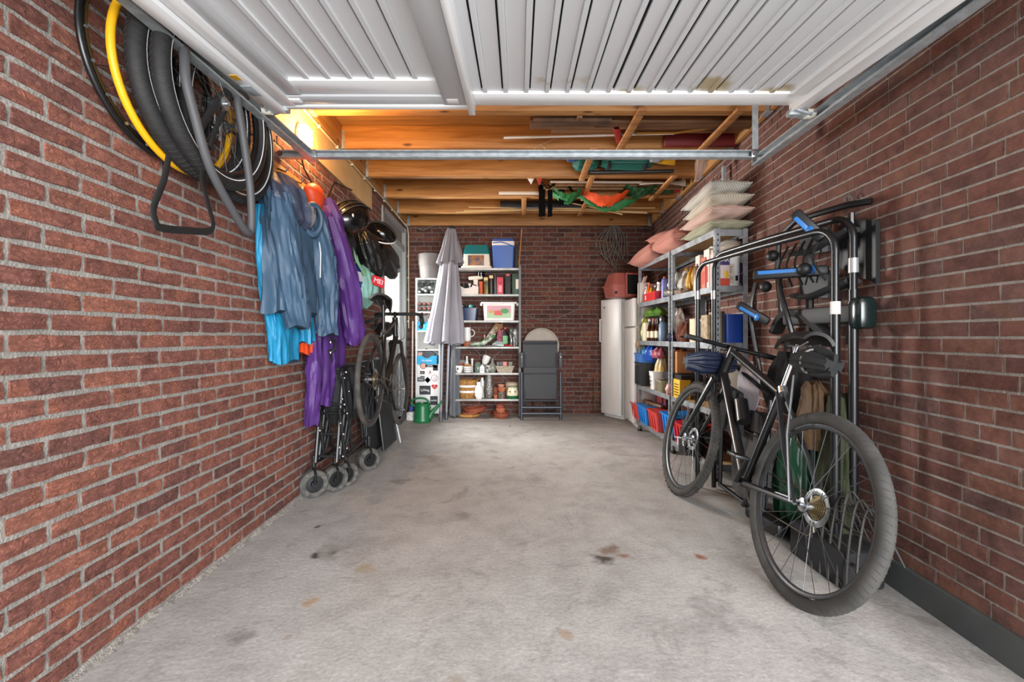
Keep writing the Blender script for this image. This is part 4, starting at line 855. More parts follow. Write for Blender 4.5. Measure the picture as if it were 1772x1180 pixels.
# narrow white shelf
ws = thing('narrow_white_shelf', 'narrow white shelf unit with stickered door against the back wall', 'shelf unit', (-1.22, 6.1, 0))
wx0, wx1, wy0, wy1, wt = -1.395, -1.065, 6.0, 6.22, 1.877
for x in (wx0+.008, wx1-.008): part('side_panel', MB().box((x, (wy0+wy1)/2, wt/2), (.016, wy1-wy0, wt), None, .002), WHP, ws)
WZ = [.06, .72, .95, 1.205, 1.46, 1.705, wt-.008] 
for z in [.06, .705, .905, 1.16, 1.415, 1.655, wt-.008]: part('shelf_board', MB().box(((wx0+wx1)/2, (wy0+wy1)/2, z), (wx1-wx0-.032, wy1-wy0-.01, .016), None, .001), WHP, ws)
part('back_panel', MB().box(((wx0+wx1)/2, wy1-.006, wt/2), (wx1-wx0-.03, .006, wt-.02)), mat('shelf_back', '#c4c5c0', .7), ws)
wd = part('door', MB().box(((wx0+wx1)/2+.004, wy0-.009, .375), (wx1-wx0-.03, .016, .64), None, .002), WHP, ws)
axB = Matrix(((1, 0, 0), (0, 0, -1), (0, 1, 0)))      # local x right, y up, z towards the camera
def sticker(px, py, w_, h_, col, shape='rect', txt=None, tc='#ffffff', ts=.5, lab=None, ring=None):
    p = PX(px, py, wy0-.018); mb = MB(); n = 24
    if shape == 'round': poly = [(w_/2*cos(2*pi*k/n), w_/2*sin(2*pi*k/n)) for k in range(n)]
    elif shape == 'diamond': poly = [(w_/2, 0), (0, h_/2), (-w_/2, 0), (0, -h_/2)]
    elif shape == 'heart': poly = [(w_*.5*(16*sin(t)**3)/16, h_*.5*(13*cos(t)-5*cos(2*t)-2*cos(3*t)-cos(4*t))/15) for t in [2*pi*k/n for k in range(n)]]
    else: poly = [(-w_/2, -h_/2), (w_/2, -h_/2), (w_/2, h_/2), (-w_/2, h_/2)]
    if ring:
        q = [(x*1.15, y*1.15) for x, y in poly]; part('sticker_border', MB().prism(q, .0008, p, axB), mat('st'+ring, ring, .5), ws)
    o = part('sticker', mb.prism(poly, .0016, p, axB), mat('st'+col, col, .5), ws, label=lab)
    if txt: text('lettering', txt, h_*ts, mat('st'+tc, tc, .5), ws, p+V((0, -.002, 0)), axB, .0003)
sticker(732.5, 633, .075, .075, '#d9a48e', 'round', ring='#1a1a1a', lab='round pink and black sticker')
sticker(744, 633, .12, .035, '#202020', txt='OEKIE', ts=.7)
sticker(753.5, 636, .06, .07, '#1c1c1c', ring='#1c1c1c'); sticker(753.5, 634, .045, .045, '#e8e8e8', 'round', lab='white round emblem on black'); sticker(753.5, 634, .018, .03, '#1c1c1c', 'diamond')
sticker(731, 644.5, .06, .04, '#3c2024', txt='MRT', ts=.4, lab='dark red square sticker'); sticker(731, 651.5, .06, .012, '#2a1a1c')
sticker(744.3, 644, .05, .05, '#f0f0f0', 'round', ring='#c11f30', lab='round red ringed sticker'); sticker(744.3, 644, .022, .035, '#c11f30', 'diamond')
sticker(728.5, 656.5, .085, .05, '#555a60', txt='BOULD', ts=.36, ring='#222222'); sticker(740, 657.5, .085, .085, '#151515', 'diamond', lab='black diamond with yellow blob'); sticker(740, 657.5, .055, .035, '#e6dc1e', 'round')
sticker(752, 654, .08, .08, '#f3f0ee', 'round', ring='#b4555a', lab='white round sticker with red dots')
for dx, dy in ((-2.6, -2), (2.6, -2), (0, 0), (0, 3), (-2.6, 2.2), (2.6, 2.2)): sticker(752+dx, 654+dy, .010, .010, '#c0404a', 'round')
sticker(752, 669, .085, .075, '#d02a2a', 'heart', txt='smile', ts=.22, lab='red heart sticker')
sticker(735.5, 675, .15, .12, '#2b2d31', txt='LiVing', ts=.38, lab='dark rectangular sticker'); sticker(751, 693, .10, .12, '#2a2c30', txt='NORD', ts=.22)
# things in the narrow shelf
def onz(name, mb, m, label, cat, group=None, **k): return solo(name, mb, m, label, cat, group, **k)
def bottle(name, x, y, z, r, h, body, cap, label, cat='bottle', group=None, lbl=None, neck=.35, sq=1.0, n=16):
    t = thing(name, label, cat, (x, y, z), group)
    part('body', MB().lathe([(.001, 0), (r*.95, .0), (r, .01), (r, h*(1-neck)*.9), (r*.8, h*(1-neck)), (r*.36, h*(1-neck*.45)), (r*.34, h*.93), (.001, h*.93)], (x, y, z), n, sq=sq), body, t)
    part('cap', MB().lathe([(.001, h*.9), (r*.42, h*.9), (r*.42, h), (.001, h)], (x, y, z), 12), cap, t)
    if lbl: part('label', MB().lathe([(r*1.01, h*.15), (r*1.015, h*.15), (r*1.015, h*(1-neck)*.8), (r*1.01, h*(1-neck)*.8)], (x, y, z), n, sq=sq), lbl, t)
    return t
def rollup(px, py, y, r, label, group, m, m2, ln=.16):
    c = PX(px, py, y); t = thing('bottle', label, 'bottle', c+V((0, ln/2, -r)), group); ax = AX(V((0, -1, 0)))
    part('body', MB().lathe([(.001, -ln), (r, -ln), (r, -.02), (r*.6, -.005), (.001, -.005)], c, 14, ax), m, t)
    part('cap', MB().lathe([(.001, -.01), (r*.45, -.01), (r*.45, .012), (.001, .012)], c, 12, ax), m2, t)
DGL = mat('grey_glass', '#4a5350', .3); GLS = mat('clear_glass', '#dfe8e6', .05, trans=.85, ior=1.3)
g1 = 'bottles lying in the top compartment of the white shelf'
for i, (px, py) in enumerate([(727, 491), (738, 489.5), (749.5, 492), (722.5+3, 505), (736, 503), (747, 505)]):
    rollup(px, py, 6.05, .036, ['dark bottle with black cap, upper row, nearest the side door', 'dark bottle with black cap, upper row, middle of the top compartment', 'dark bottle with black cap, upper row, half behind the parasol', 'dark bottle with white cap, lower row, nearest the side door', 'dark bottle with white cap, lower row, middle of the top compartment', 'dark bottle with white cap, lower row, beside the parasol'][i], g1, DGL, WHT if i > 2 else BLK)
for i, (px, py) in enumerate([(731, 500), (743, 497)]): rollup(px, py, 6.02, .02, ['small pale bottle between the dark ones, the lower one', 'small pale bottle between the dark ones, the higher one'][i], 'small bottles in the top compartment', mat('pale_metal', '#b8bab5', .4), WHT, .1)
g2 = 'red-capped cans in the second compartment of the white shelf'
for r_ in range(3):
    for c_ in range(3): rollup(726+c_*8, 525.5+r_*8.2, 6.03, .024, 'red-lidded jar in the '+['top', 'middle', 'bottom'][r_]+' row, '+['nearest the side door', 'centre column', 'column beside the parasol'][c_]+', white shelf', g2, mat('brown_jar', '#6d6258', .4), mat('coral_cap', '#d0605a', .4), .12)
def openbox(name, x0, x1, y0, y1, z, h, m, label, cat='box', group=None, front_dip=0, inner=None, txt=None):
    t = thing(name, label, cat, ((x0+x1)/2, (y0+y1)/2, z), group); th = .004
    part('bottom', MB().box(((x0+x1)/2, (y0+y1)/2, z+th), (x1-x0, y1-y0, th*2)), m, t)
    for x in (x0, x1): part('side', MB().box((x, (y0+y1)/2, z+h/2), (th, y1-y0, h)), m, t)
    part('side', MB().box(((x0+x1)/2, y1, z+h/2), (x1-x0, th, h)), m, t)
    W = x1-x0; d = front_dip; poly = [(x0, z), (x1, z), (x1, z+h), (x0+W*.75, z+h), (x0+W*.6, z+h-d), (x0+W*.4, z+h-d), (x0+W*.25, z+h), (x0, z+h)]
    part('front', MB().prism(poly, th, V((0, y0+th/2, 0)), axB), m, t)
    if txt: text('lettering', txt, h*.34, WHT, t, V(((x0+x1)/2, y0-.004, z+h*.45)), axB)
    return t
CY_ = mat('cyan_carton', '#2fa3d3', .5); CARD = mat('cardboard', '#a9835a', .8, var=.1)
openbox('cyan_box', -1.375, -1.20, 6.02, 6.18, 1.168, .12, CY_, 'small cyan carton in the third compartment of the white shelf', front_dip=.03, txt='S')
bottle('spray_bottle', -1.32, 6.1, 1.176, .022, .22, BLK, BLK, 'black bottle standing in the small cyan carton', neck=.3)
bottle('glue_bottle', -1.24, 6.1, 1.176, .02, .18, mat('tube_white', '#dcdcdc', .4), RED, 'white bottle with red cap standing in the small cyan carton', neck=.3)
openbox('blue_box', -1.375, -1.11, 6.0, 6.16, .713, .115, CY_, 'cyan carton with white print just above the stickered door', front_dip=.03, txt='Scrubbie')
onz('paper_pack', MB().box((-1.33, 6.1, .80), (.1, .05, .14), (0, .1, .05), .004), mat('pinkish_paper', '#d8b7ad', .7), 'pale packet sticking out of the cyan carton above the stickered door', 'packet')
onz('tool_case', MB().box((-1.24, 6.08, .82), (.16, .06, .16), (0, .5, 0), .006), mat('case_grey', '#55565a', .6), 'grey case tilted in the cyan carton above the stickered door', 'case')
# planter on top
pc = PX(743, 481, 6.11); z0 = wt
t = thing('planter', 'large round grey planter on top of the white shelf unit', 'planter', (pc.x, 6.11, z0))
part('pot', MB().lathe([(.001, 0), (.13, 0), (.136, .01), (.150, .17), (.158, .172), (.165, .33), (.158, .335), (.150, .32), (.13, .05), (.001, .05)], (pc.x+.01, 6.11, z0), 36), mat('grey_planter', '#75716e', .8, var=.05, bump=.1), t)
# parasol
def parasol():
    t = thing('garden_parasol', 'closed grey garden parasol standing between the shelf units', 'parasol', (-.87, 5.72, 0))
    GP = mat('parasol_cloth', '#8d8c93', .6, var=.06, scale=4, bump=.15, bscale=12)
    ax_top = PX(781, 396, 5.72); bot = PX(770, 606, 5.72)
    def sk(z0_, z1_, r0, r1, xo0, xo1, amp0, amp1, nf, ph):
        rings = []
        for i in range(26):
            u = i/25; c = V((xo0+(xo1-xo0)*u, 5.72, z0_+(z1_-z0_)*u)); r = r0+(r1-r0)*u**.85; a = amp0+(amp1-amp0)*u; ring = []
            for k in range(96):
                th = 2*pi*k/96; f = 1+a*abs(sin(nf*th/2+ph+.4*u))*1.3-a*.6+.04*sin(11*th+u*9)
                ring.append(c+V((r*f*cos(th), r*f*.75*sin(th), (.02*sin(nf*th+ph)+.012*sin(3*th))*u)))
            rings.append(ring)
        return rings
    mb = MB(); mb.loft(sk(ax_top.z-.03, 1.0, .045, .195, ax_top.x, bot.x+.0, .15, .5, 8, .6), True, False); mb.loft([[p+V((0, 0, -.0)) for p in r] for r in sk(1.0, 1.06, .187, .18, bot.x, bot.x, .5, .5, 8, .6)], True, False); part('canopy', mb, GP, t)
    mb = MB(); mb.loft(sk(ax_top.z, 2.02, .05, .14, ax_top.x, ax_top.x-.01, .12, .42, 8, .2), True, False); part('vent_flap', mb, mat('parasol_flap', '#77767b', .65), t)
    part('top_cap', MB().ell(ax_top+V((0, 0, .01)), (.055, .05, .03), 18, 8), mat('dark_cloth', '#232326', .8), t)
    p0 = PX(766, 607, 5.72); b0 = V(((766-CX)*5.75/F, 5.72, .0)); part('pole', MB().tube([V((-.97, 5.72, 1.4)), V((-1.0, 5.70, .14)), V((-1.0, 5.70, 0.0))], [.019, .019, .021], 14), mat('grey_pole', '#83868c', .35, .5), t)
    part('ferrule', MB().cyl((-1.0, 5.70, .0), (-1.0, 5.70, .13), .0235, 14), mat('dark_pole', '#606369', .4, .5), t)
    return t
parasol()
t = thing('metal_pole', 'grey metal pole standing just right of the parasol pole', 'pole', (-.945, 5.8, 0)); part('tube', MB().tube([(-.90, 5.82, 1.4), (-.945, 5.78, 0)], .018, 12), mat('grey_pole'), t); part('ferrule', MB().cyl((-.945, 5.78, 0), (-.94, 5.78, .11), .0215, 12), mat('dark_pole'), t)
mb = MB(); cloth(mb, [(V((-.84, 6.0, 1.3)), .04, .04), (V((-.85, 6.0, .9)), .055, .045), (V((-.87, 6.0, .4)), .06, .05), (V((-.86, 6.0, .02)), .07, .05)], V((1, 0, 0)), V((0, 1, 0)), folds=6, seed=41, amp=.2); solo('folded_screen', mb, mat('slate_cloth', '#5d6268', .8, var=.1), 'long dark grey cloth bundle standing behind the parasol pole', 'cloth bundle')
# watering can
wc = PX(731, 720, 5.68); wcx = wc.x; t = thing('watering_can', 'green plastic watering can on the floor in front of the white shelf', 'watering can', (wcx, 5.68, 0))
part('body', MB().lathe([(.001, .0), (.105, .0), (.112, .01)]+[(.112-.004*(k % 2)-.002*k, .03+.024*k) for k in range(9)]+[(.098, .235), (.09, .24), (.088, .22), (.095, .03), (.001, .03)], (wcx, 5.68, 0), 32), GRN, t)
part('handle', MB().tube(smoothp([(wcx-.09, 5.68, .20), (wcx-.135, 5.68, .22), (wcx-.13, 5.68, .27), (wcx-.06, 5.68, .30), (wcx+.03, 5.68, .295), (wcx+.08, 5.68, .25), (wcx+.095, 5.68, .17)], 5), .014, 10), GRN, t)
part('spout', MB().tube([(wcx+.09, 5.68, .06), (wcx+.12, 5.68, .12), (wcx+.24, 5.68, .245)], [.045, .03, .014], 14), GRN, t)
part('rose', MB().tube([(wcx+.24, 5.68, .245), (wcx+.255, 5.68, .26)], [.014, .018], 14), GRN, t)
b_ = PX(711, 716, 5.75); onz('small_white_box', MB().box((b_.x-.01, 5.78, .055), (.095, .1, .11), None, .02).box((b_.x-.01, 5.73, .08), (.07, .01, .02), None, .004), mat('dirty_white', '#c9c9c6', .5, var=.3, scale=30), 'small white box with dark marks on the floor left of the watering can', 'box')
mb = MB(); mb.tube([(-1.46, 6.12, 1.3), (-1.43, 5.95, .15)], .011, 8); t = thing('broom', 'broom with pale handle leaning in the corner behind the watering can', 'broom', (-1.43, 5.95, 0)); part('handle', mb, mat('pale_handle', '#bdb7ae', .5), t); part('brush', MB().box((-1.43, 5.94, .10), (.05, .1, .14), None, .01), mat('brush_blue', '#1f4f9a', .5), t)
# metal rack at the back
rk = thing('metal_rack', 'grey metal rack with pottery and boxes standing against the back wall', 'shelf unit', (-.42, 6.07, 0))
rx0, rx1, ry0, ry1 = -.862, .012, 5.94, 6.20; RM = mat('rack_metal', '#a6a5a1', .45, .3, var=.15); RZ = [2.005, 1.655, 1.303, .952, .602, .252]
RK2 = mat('rack_upright', '#5c5d5c', .5, .4)
for x in (rx0, rx1):
    for y in (ry0, ry1):
        part('upright', MB().box((x, y, 1.02), (.03, .003, 2.04)).box((x+(.0135 if x < 0 else -.0135)*-1, y+(.012 if y == ry0 else -.012), 1.02), (.003, .026, 2.04)), RK2, rk)
        part('foot', MB().box((x, y, .01), (.036, .036, .02), None, .003), BLK, rk)
for z in RZ: part('shelf_board', MB().box(((rx0+rx1)/2, (ry0+ry1)/2, z-.014), (rx1-rx0-.02, ry1-ry0, .028), None, .003), RM, rk)
part('cross_brace', MB().tube([(rx0, ry1+.004, .3), (rx1, ry1+.004, 1.15)], .003, 4), RM, rk); part('cross_brace', MB().tube([(rx1, ry1+.006, .3), (rx0, ry1+.006, 1.15)], .003, 4), RM, rk)
YR = 6.0
def rx(px, y=YR): return (px-CX)*y/F
# top shelf
x = rx(825); z = RZ[0]; t = thing('pet_litter_box', 'teal and white covered cat litter box on the top board of the rack', 'litter box', (x, 6.06, z))
def frust(mb, x, y, z, w0, d0, w1, d1, h, b=.02):
    def rr(w, d, zz):
        o = []
        for sx, sy, a0 in ((1, 1, 0), (-1, 1, 90), (-1, -1, 180), (1, -1, 270)):
            for k in range(4): a = radians(a0+30*k); o.append(V((x+sx*(w/2-b)+b*cos(a), y+sy*(d/2-b)+b*sin(a), zz)))
        return o
    mb.loft([rr(w0, d0, z), rr(w1, d1, z+h)]); return mb
part('base', frust(frust(MB(), x, 6.06, z, .40, .26, .41, .27, .02), x, 6.06, z+.015, .37, .25, .345, .23, .17), mat('beige_plastic', '#ddd2c2', .5), t)
part('hood', frust(MB(), x, 6.06, z+.185, .365, .255, .30, .2, .125, .03), mat('teal_plastic', '#116a6c', .4), t)
part('door_picture', MB().box((x-.005, 5.935, z+.10), (.215, .006, .135), None, .002), mat('picture_orange', '#a3622c', .5, var=.6, scale=14, col2='#3f4248'), t)
x = rx(871); t = thing('cool_box', 'blue and white cool box with carry handle on the top board of the rack', 'cool box', (x, 6.05, z))
part('body', frust(MB(), x, 6.05, z, .275, .22, .295, .24, .30, .02), mat('coolbox_blue', '#33599f', .5), t); part('rim', frust(MB(), x, 6.05, z+.30, .30, .245, .30, .245, .055, .02), mat('coolbox_cream', '#d8cdc6', .5), t)
part('lid', frust(MB(), x, 6.05, z+.355, .29, .24, .27, .22, .035, .02), mat('coolbox_blue'), t); part('handle', MB().tube([(x-.14, 5.925, z+.33), (x-.02, 5.91, z+.34), (x+.15, 5.915, z+.28)], .007, 6), mat('coolbox_blue'), t)
onz('dark_board', MB().box((rx(893.5), 6.1, z+.17), (.04, .10, .33), (0, .03, 0), .003), mat('dark_board', '#26221f', .7), 'dark board standing right of the cool box on the top of the rack', 'board')
onz('wooden_stick', MB().tube([PX(898, 463, 6.02), PX(903, 395, 6.02)], .009, 6), BATTEN, 'thin light wooden stick standing at the rack end beside the cool box', 'stick')
# shelf 2
z = RZ[1]; o_ = openbox('white_carton', rx(789), rx(828), 5.96, 6.15, z, .105, mat('cream_carton', '#d9cec3', .6), 'white open carton of odds and ends on the second board of the rack', front_dip=.025)
part('red_mark', MB().box((rx(791.5), 5.957, z+.02), (.022, .002, .022)), mat('mark_red', '#b3202a', .5), o_)
for i, (px, h, r, m_, lb) in enumerate([(795, .15, .03, BLK, 'black lamp holder in the white carton'), (804, .14, .035, BLKF, 'dark cable roll in the white carton'), (812, .16, .02, WHP, 'white plug adapter in the white carton'), (820, .14, .03, STEEL, 'steel fitting in the white carton')]):
    onz('fitting', MB().ell((rx(px), 6.06, z+h-.02), (r, r, r*.9), 10, 8).cyl((rx(px), 6.06, z+.012), (rx(px), 6.06, z+h-.02), r*.5, 8), m_, lb, 'fitting', 'odds and ends in the white carton')
onz('beige_device', MB().box((rx(822), 6.12, z+.235), (.2, .1, .05), (0, -.08, 0), .015).box((rx(822), 6.12, z+.11), (.06, .06, .22)), mat('beige_plastic'), 'beige plastic device lying above the white carton', 'device')
cmx = rx(831); t = thing('round_appliance', 'black round appliance piled behind the white carton', 'appliance', (cmx, 6.12, z+.26)); part('body', MB().lathe([(.001, 0), (.05, 0), (.055, .03), (.05, .06), (.055, .07), (.04, .09), (.001, .09)], (cmx, 6.12, z+.245), 24), mat('helmet_gloss'), t)
for (px, w_, h, m_, lb) in [(832.5, .045, .175, mat('orange_book', '#c4552a', .6), 'orange box file on the second board'), (841, .06, .23, mat('black_yellow_pack', '#1c1a18', .5, col2='#a8862c', scale=9), 'black pack with yellow patches on the second board'), (850, .035, .26, BLK, 'tall black case on the second board, next to the black and yellow pack'), (857, .04, .27, mat('helmet_matte'), 'tallest black case on the second board'),
                        (865.5, .085, .23, mat('red_pack', '#c63a4a', .5), 'red and pink box with dark hook print on the second board'), (879, .075, .27, mat('charcoal_box', '#1b1b1c', .6), 'charcoal box with red top label on the second board'), (892, .09, .275, mat('dark_green_case', '#1d3b2c', .5), 'dark green case at the end of the second board')]:
    t = thing('upright_box', lb, 'box', (rx(px), 6.06, z), 'boxes on the second board of the rack'); part('carton', MB().box((rx(px), 6.06, z+h/2), (w_, .16, h), None, .004), m_, t)
    if 'hook' in lb: part('print', MB().torus((rx(px)+.005, 5.977, z+h*.72), .018, .005, axB, 14, 6, pi, 2*pi), mat('print_blue', '#3a2f66', .5), t); part('print', MB().box((rx(px), 5.978, z+h*.32), (.045, .002, .09)), mat('pink_print', '#e39aa0', .5), t)
    if 'red top' in lb: part('label', MB().box((rx(px), 5.978, z+h-.01), (.045, .003, .025)), RED, t)
    if 'green case' in lb: part('tag', MB().box((rx(px)+.025, 5.978, z+h*.5), (.04, .004, .13)), mat('beige_plastic'), t)
    if 'yellow' in lb: part('label', MB().box((rx(px), 5.978, z+h*.9), (.05, .003, .04)), mat('pale_yellow', '#cbb47a', .5), t)
# shelf 3
z = RZ[2]; x = rx(810.5); mb = MB(); frust(mb, x, 6.07, z, .215, .2, .25, .22, .165, .02); t = thing('storage_tub', 'translucent dark blue tub full of bits on the third board of the rack', 'tub', (x, 6.07, z)); part('tub', mb, mat('tub_blue', '#2c3a5c', .3), t); part('rim', frust(MB(), x, 6.07, z+.16, .262, .232, .262, .232, .008, .02), mat('tub_blue'), t)
for i, (px, r) in enumerate(((802, .03), (808, .028), (814, .033), (820, .026))): onz('bit', MB().ell((rx(px), 6.05, z+.195), (r, r, r*.8), 10, 6), [BLK, BLKF, mat('turquoise', '#4fa8a0', .4), BLK][i], ['black part heaped at the near edge of the blue tub', 'dark rag in the blue tub', 'turquoise tap piece on top of the blue tub', 'black clamp at the right edge of the blue tub'][i], 'hardware', 'bits heaped in the dark blue tub')
x = rx(864); t = thing('toy_box', 'clear plastic box with pink and green picture on the third board of the rack', 'storage box', (x, 6.06, z))
part('box', frust(MB(), x, 6.06, z, .40, .22, .43, .24, .235, .02), mat('milky_plastic', '#d9d4cf', .35), t); part('rim', frust(MB(), x, 6.06, z+.225, .47, .26, .48, .27, .02, .02), WHP, t)
for sx in (-1, 1): part('handle', MB().box((x+sx*.245, 6.06, z+.22), (.03, .1, .04), None, .008), WHP, t)
part('picture', MB().prism([(-.16, -.08), (.16, -.08), (.16, .08), (-.16, .08)], .002, V((x, 5.935, z+.115)), axB), mat('picture_pink', '#cf9aa0', .5), t)
part('picture', MB().prism([(-.16, -.08), (.16, -.08), (.16, -.02), (0, .01), (-.16, -.02)], .001, V((x, 5.932, z+.115)), axB), mat('picture_green', '#a3c79b', .5), t)
part('picture', MB().prism([(-.07, -.045), (.04, -.05), (.05, .0), (-.0, .02), (-.06, .01)], .001, V((x, 5.9305, z+.115)), axB), mat('picture_red', '#d0544a', .5), t)
part('picture', MB().prism([(.055*cos(2*pi*k/14)+.075, .035*sin(2*pi*k/14)+.01) for k in range(14)], .001, V((x, 5.930, z+.115)), axB), mat('picture_leaf', '#3f8f4a', .5), t)
part('picture', MB().prism([(.03*cos(2*pi*k/10)-.1, .02*sin(2*pi*k/10)) for k in range(10)], .001, V((x, 5.930, z+.115)), axB), mat('picture_gold', '#c79a3c', .5), t)
# shelf 4
z = RZ[3]; x = rx(807)
def jug(x, y, z, r, h, label):
    t = thing('jug', label, 'jug', (x, y, z)); part('body', MB().lathe([(.001, 0), (r*.7, 0), (r*.9, .02), (r, h*.35), (r*.85, h*.7), (r*.9, h), (r*.82, h), (r*.78, h*.7), (.001, .02)], (x, y, z), 24), CER, t)
    part('handle', MB().torus((x+r*1.0, y, z+h*.6), h*.24, .006, axB, 20, 6, -pi/2, pi/2), CER, t); return t
jug(x, 6.1, z+.07, .055, .19, 'white ceramic jug with curved handle on the fourth board of the rack')
onz('pot_saucer', MB().lathe([(.001, 0), (.045, 0), (.07, .065), (.062, .065), (.04, .01), (.001, .01)], (x, 6.1, z), 20), TERRA, 'small terracotta dish under the white jug', 'dish')
def soil_bag(name, path, m, label, cat='bag', seed=0, folds=4, a=V((1, 0, 0)), b=V((0, 1, 0)), grp=None): 
    mb = MB(); cloth(mb, path, a, b, folds=folds, amp=.1, seed=seed, n=32, wr=.005); return solo(name, mb, m, label, cat, grp)
P_ = lambda px, py, y=6.02: PX(px, py, y)
GB = mat('green_white_sack', '#2f7a35', .5, col2='#e4e2dc', scale=16); BB = mat('brown_green_sack', '#6d4a2e', .5, col2='#d9cdb8', scale=22)
soil_bag('seed_sack', [(V((rx(812), 6.05, z+.03)), .02, .06), (V((rx(830), 6.05, z+.035)), .04, .09), (V((rx(842), 6.05, z+.07)), .045, .09), (V((rx(850), 6.05, z+.12)), .04, .07), (V((rx(857), 6.05, z+.15)), .015, .04)], GB, 'green and white potting soil sack slumped on the fourth board', seed=51, a=V((.2, 0, 1)).normalized())
soil_bag('feed_sack', [(V((rx(836), 6.12, z+.06)), .03, .05), (V((rx(845), 6.12, z+.12)), .04, .06), (V((rx(853), 6.12, z+.2)), .04, .06), (V((rx(858), 6.12, z+.27)), .035, .05)], BB, 'brown and green sack standing behind the green and white one', seed=52, a=V((.7, 0, -.5)).normalized())
soil_bag('paper_bag', [(V((rx(858), 6.13, z+.2)), .05, .04), (V((rx(860), 6.13, z+.26)), .08, .05), (V((rx(862), 6.13, z+.32)), .06, .04)], mat('brown_paper', '#8c6543', .8, bump=.4), 'crumpled brown paper bag on top of the sacks of the fourth board', seed=53)
soil_bag('compost_bag', [(V((rx(866), 6.12, z+.01)), .05, .04), (V((rx(867), 6.12, z+.12)), .065, .05), (V((rx(868), 6.12, z+.23)), .05, .04)], mat('maroon_bag', '#7c2238', .5, col2='#b7707e', scale=24), 'maroon bag standing on the fourth board', seed=54)
soil_bag('lilac_bag', [(V((rx(852), 5.98, z+.02)), .02, .03), (V((rx(860), 5.98, z+.04)), .035, .04), (V((rx(872), 5.98, z+.03)), .02, .03)], mat('lilac_plastic', '#9c9ab0', .4, col2='#a5c4a8', scale=20), 'lilac and green plastic packet lying in front of the maroon bag', seed=55, a=V((0, 0, 1)))
bottle('plant_food_bottle', rx(874.5), 6.0, z, .035, .26, BLK, RED, 'black bottle with red cap and green label on the fourth board', lbl=mat('label_green', '#6fae7a', .5), neck=.3)
for i, px in enumerate((884, 889.5, 894)): soil_bag('foil_roll', [(V((rx(px), 6.04, z+.0)), .018, .05), (V((rx(px), 6.04, z+.12)), .022, .06), (V((rx(px)-.005, 6.04, z+.24)), .016, .05)], mat('silver_foil', '#a8a8a4', .3, .7, bump=.8, bscale=30), ['silver foil packet beside the red-capped bottle', 'middle silver foil packet of the fourth board', 'silver foil packet touching the rack upright'][i], grp='silver foil packets', seed=60+i)
onz('hand_tool', MB().box((rx(852), 5.96, z+.012), (.15, .03, .02), (0, 0, .1), .005), mat('case_grey'), 'flat grey tool lying along the edge of the fourth board', 'tool')
onz('red_trowel', MB().tube([(rx(873), 5.965, z+.03), (rx(880), 5.965, z+.012), (rx(890), 5.965, z+.01)], [.011, .011, .004], 8), RED, 'red handled tool lying at the edge of the fourth board', 'tool')
onz('small_jar', MB().lathe([(.001, 0), (.014, 0), (.014, .05), (.008, .055), (.008, .065), (.001, .065)], (rx(837), 6.15, z+.1), 12).cyl((rx(837), 6.15, z), (rx(837), 6.15, z+.1), .012), mat('pink_glass', '#caa39a', .3), 'slim pinkish glass on the fourth board behind the sacks', 'jar')
# shelf 5 crockery
z = RZ[4]
def cupn(name, px, r, h, m, label, y=6.0, dz_=0, grp=None, cat='cup', handle=False, tilt=0):
    x = rx(px, y); t = thing(name, label, cat, (x, y, z+dz_), grp); R = Matrix.Rotation(tilt, 3, 'Y')
    part('bowl', MB().lathe([(.001, 0), (r*.6, 0), (r*.9, h*.35), (r, h), (r*.92, h), (r*.82, h*.35), (.001, h*.12)], (x, y, z+dz_), 22, R), m, t)
    if handle: part('handle', MB().torus(V((x+r, y, z+dz_+h*.5)), h*.28, .005, axB, 14, 6, -pi/2, pi/2), m, t)
    return t
cupn('tea_cup', 794.5, .052, .095, CER, 'large white cup with dark mark at the near end of the crockery board', y=5.98); onz('cup_mark', MB().ell((rx(792, 5.93), 5.931, z+.055), (.01, .004, .018), 8, 6), BLK, 'dark butterfly mark hanging on the large white cup', 'decoration')
cupn('brown_saucer', 795, .06, .035, TERD, 'brown saucer stacked over the large white cup', y=6.04, dz_=.095, cat='saucer')
onz('stone_pot', MB().lathe([(.001, 0), (.06, 0), (.065, .16), (.055, .16), (.001, .02)], (rx(795), 6.13, z), 20), mat('stone_grey', '#8b8883', .9), 'grey stone pot behind the large white cup', 'pot')
for i, (r, h, d, m_, lb) in enumerate(((.06, .03, 0, CER, 'lowest white saucer of the small stack'), (.062, .03, .028, CER, 'middle white saucer of the small stack'), (.064, .03, .056, CER, 'upper white bowl of the small stack'), (.055, .025, .086, mat('tan_wood', '#bb7d45', .6), 'tan wooden dish on top of the white saucers'))): cupn('saucer', 809.5, r, h, m_, lb, y=6.0, dz_=d, cat='dish', grp='stack of saucers on the crockery board')
bottle('white_bottle', rx(806), 6.13, z, .035, .215, CER, CER, 'white ceramic bottle behind the saucer stack', cat='vase', neck=.5)
onz('garlic_bulb', MB().ell((rx(815.5), 6.12, z+.17), (.02, .02, .02), 12, 8).cyl((rx(815.5), 6.12, z), (rx(815.5), 6.12, z+.16), .014), CER, 'small white ball ornament behind the tan dish', 'ornament')
onz('green_glass_jar', MB().lathe([(.001, 0), (.042, 0), (.045, .01), (.045, .11), (.035, .125), (.038, .14), (.03, .14), (.001, .02)], (rx(826.5), 6.02, z), 22), mat('green_glass', '#6f7f72', .15, alpha=.85), 'grey green glass jar left of the white house', 'jar')
hx = rx(834.5, 5.97); t = thing('lantern_house', 'tiny white ceramic house lantern on the crockery board', 'lantern', (hx, 5.97, z))
part('house', MB().prism([(-.03, 0), (.03, 0), (.03, .075), (0, .115), (-.03, .075)], .05, V((hx, 5.995, z)), axB), CER, t)
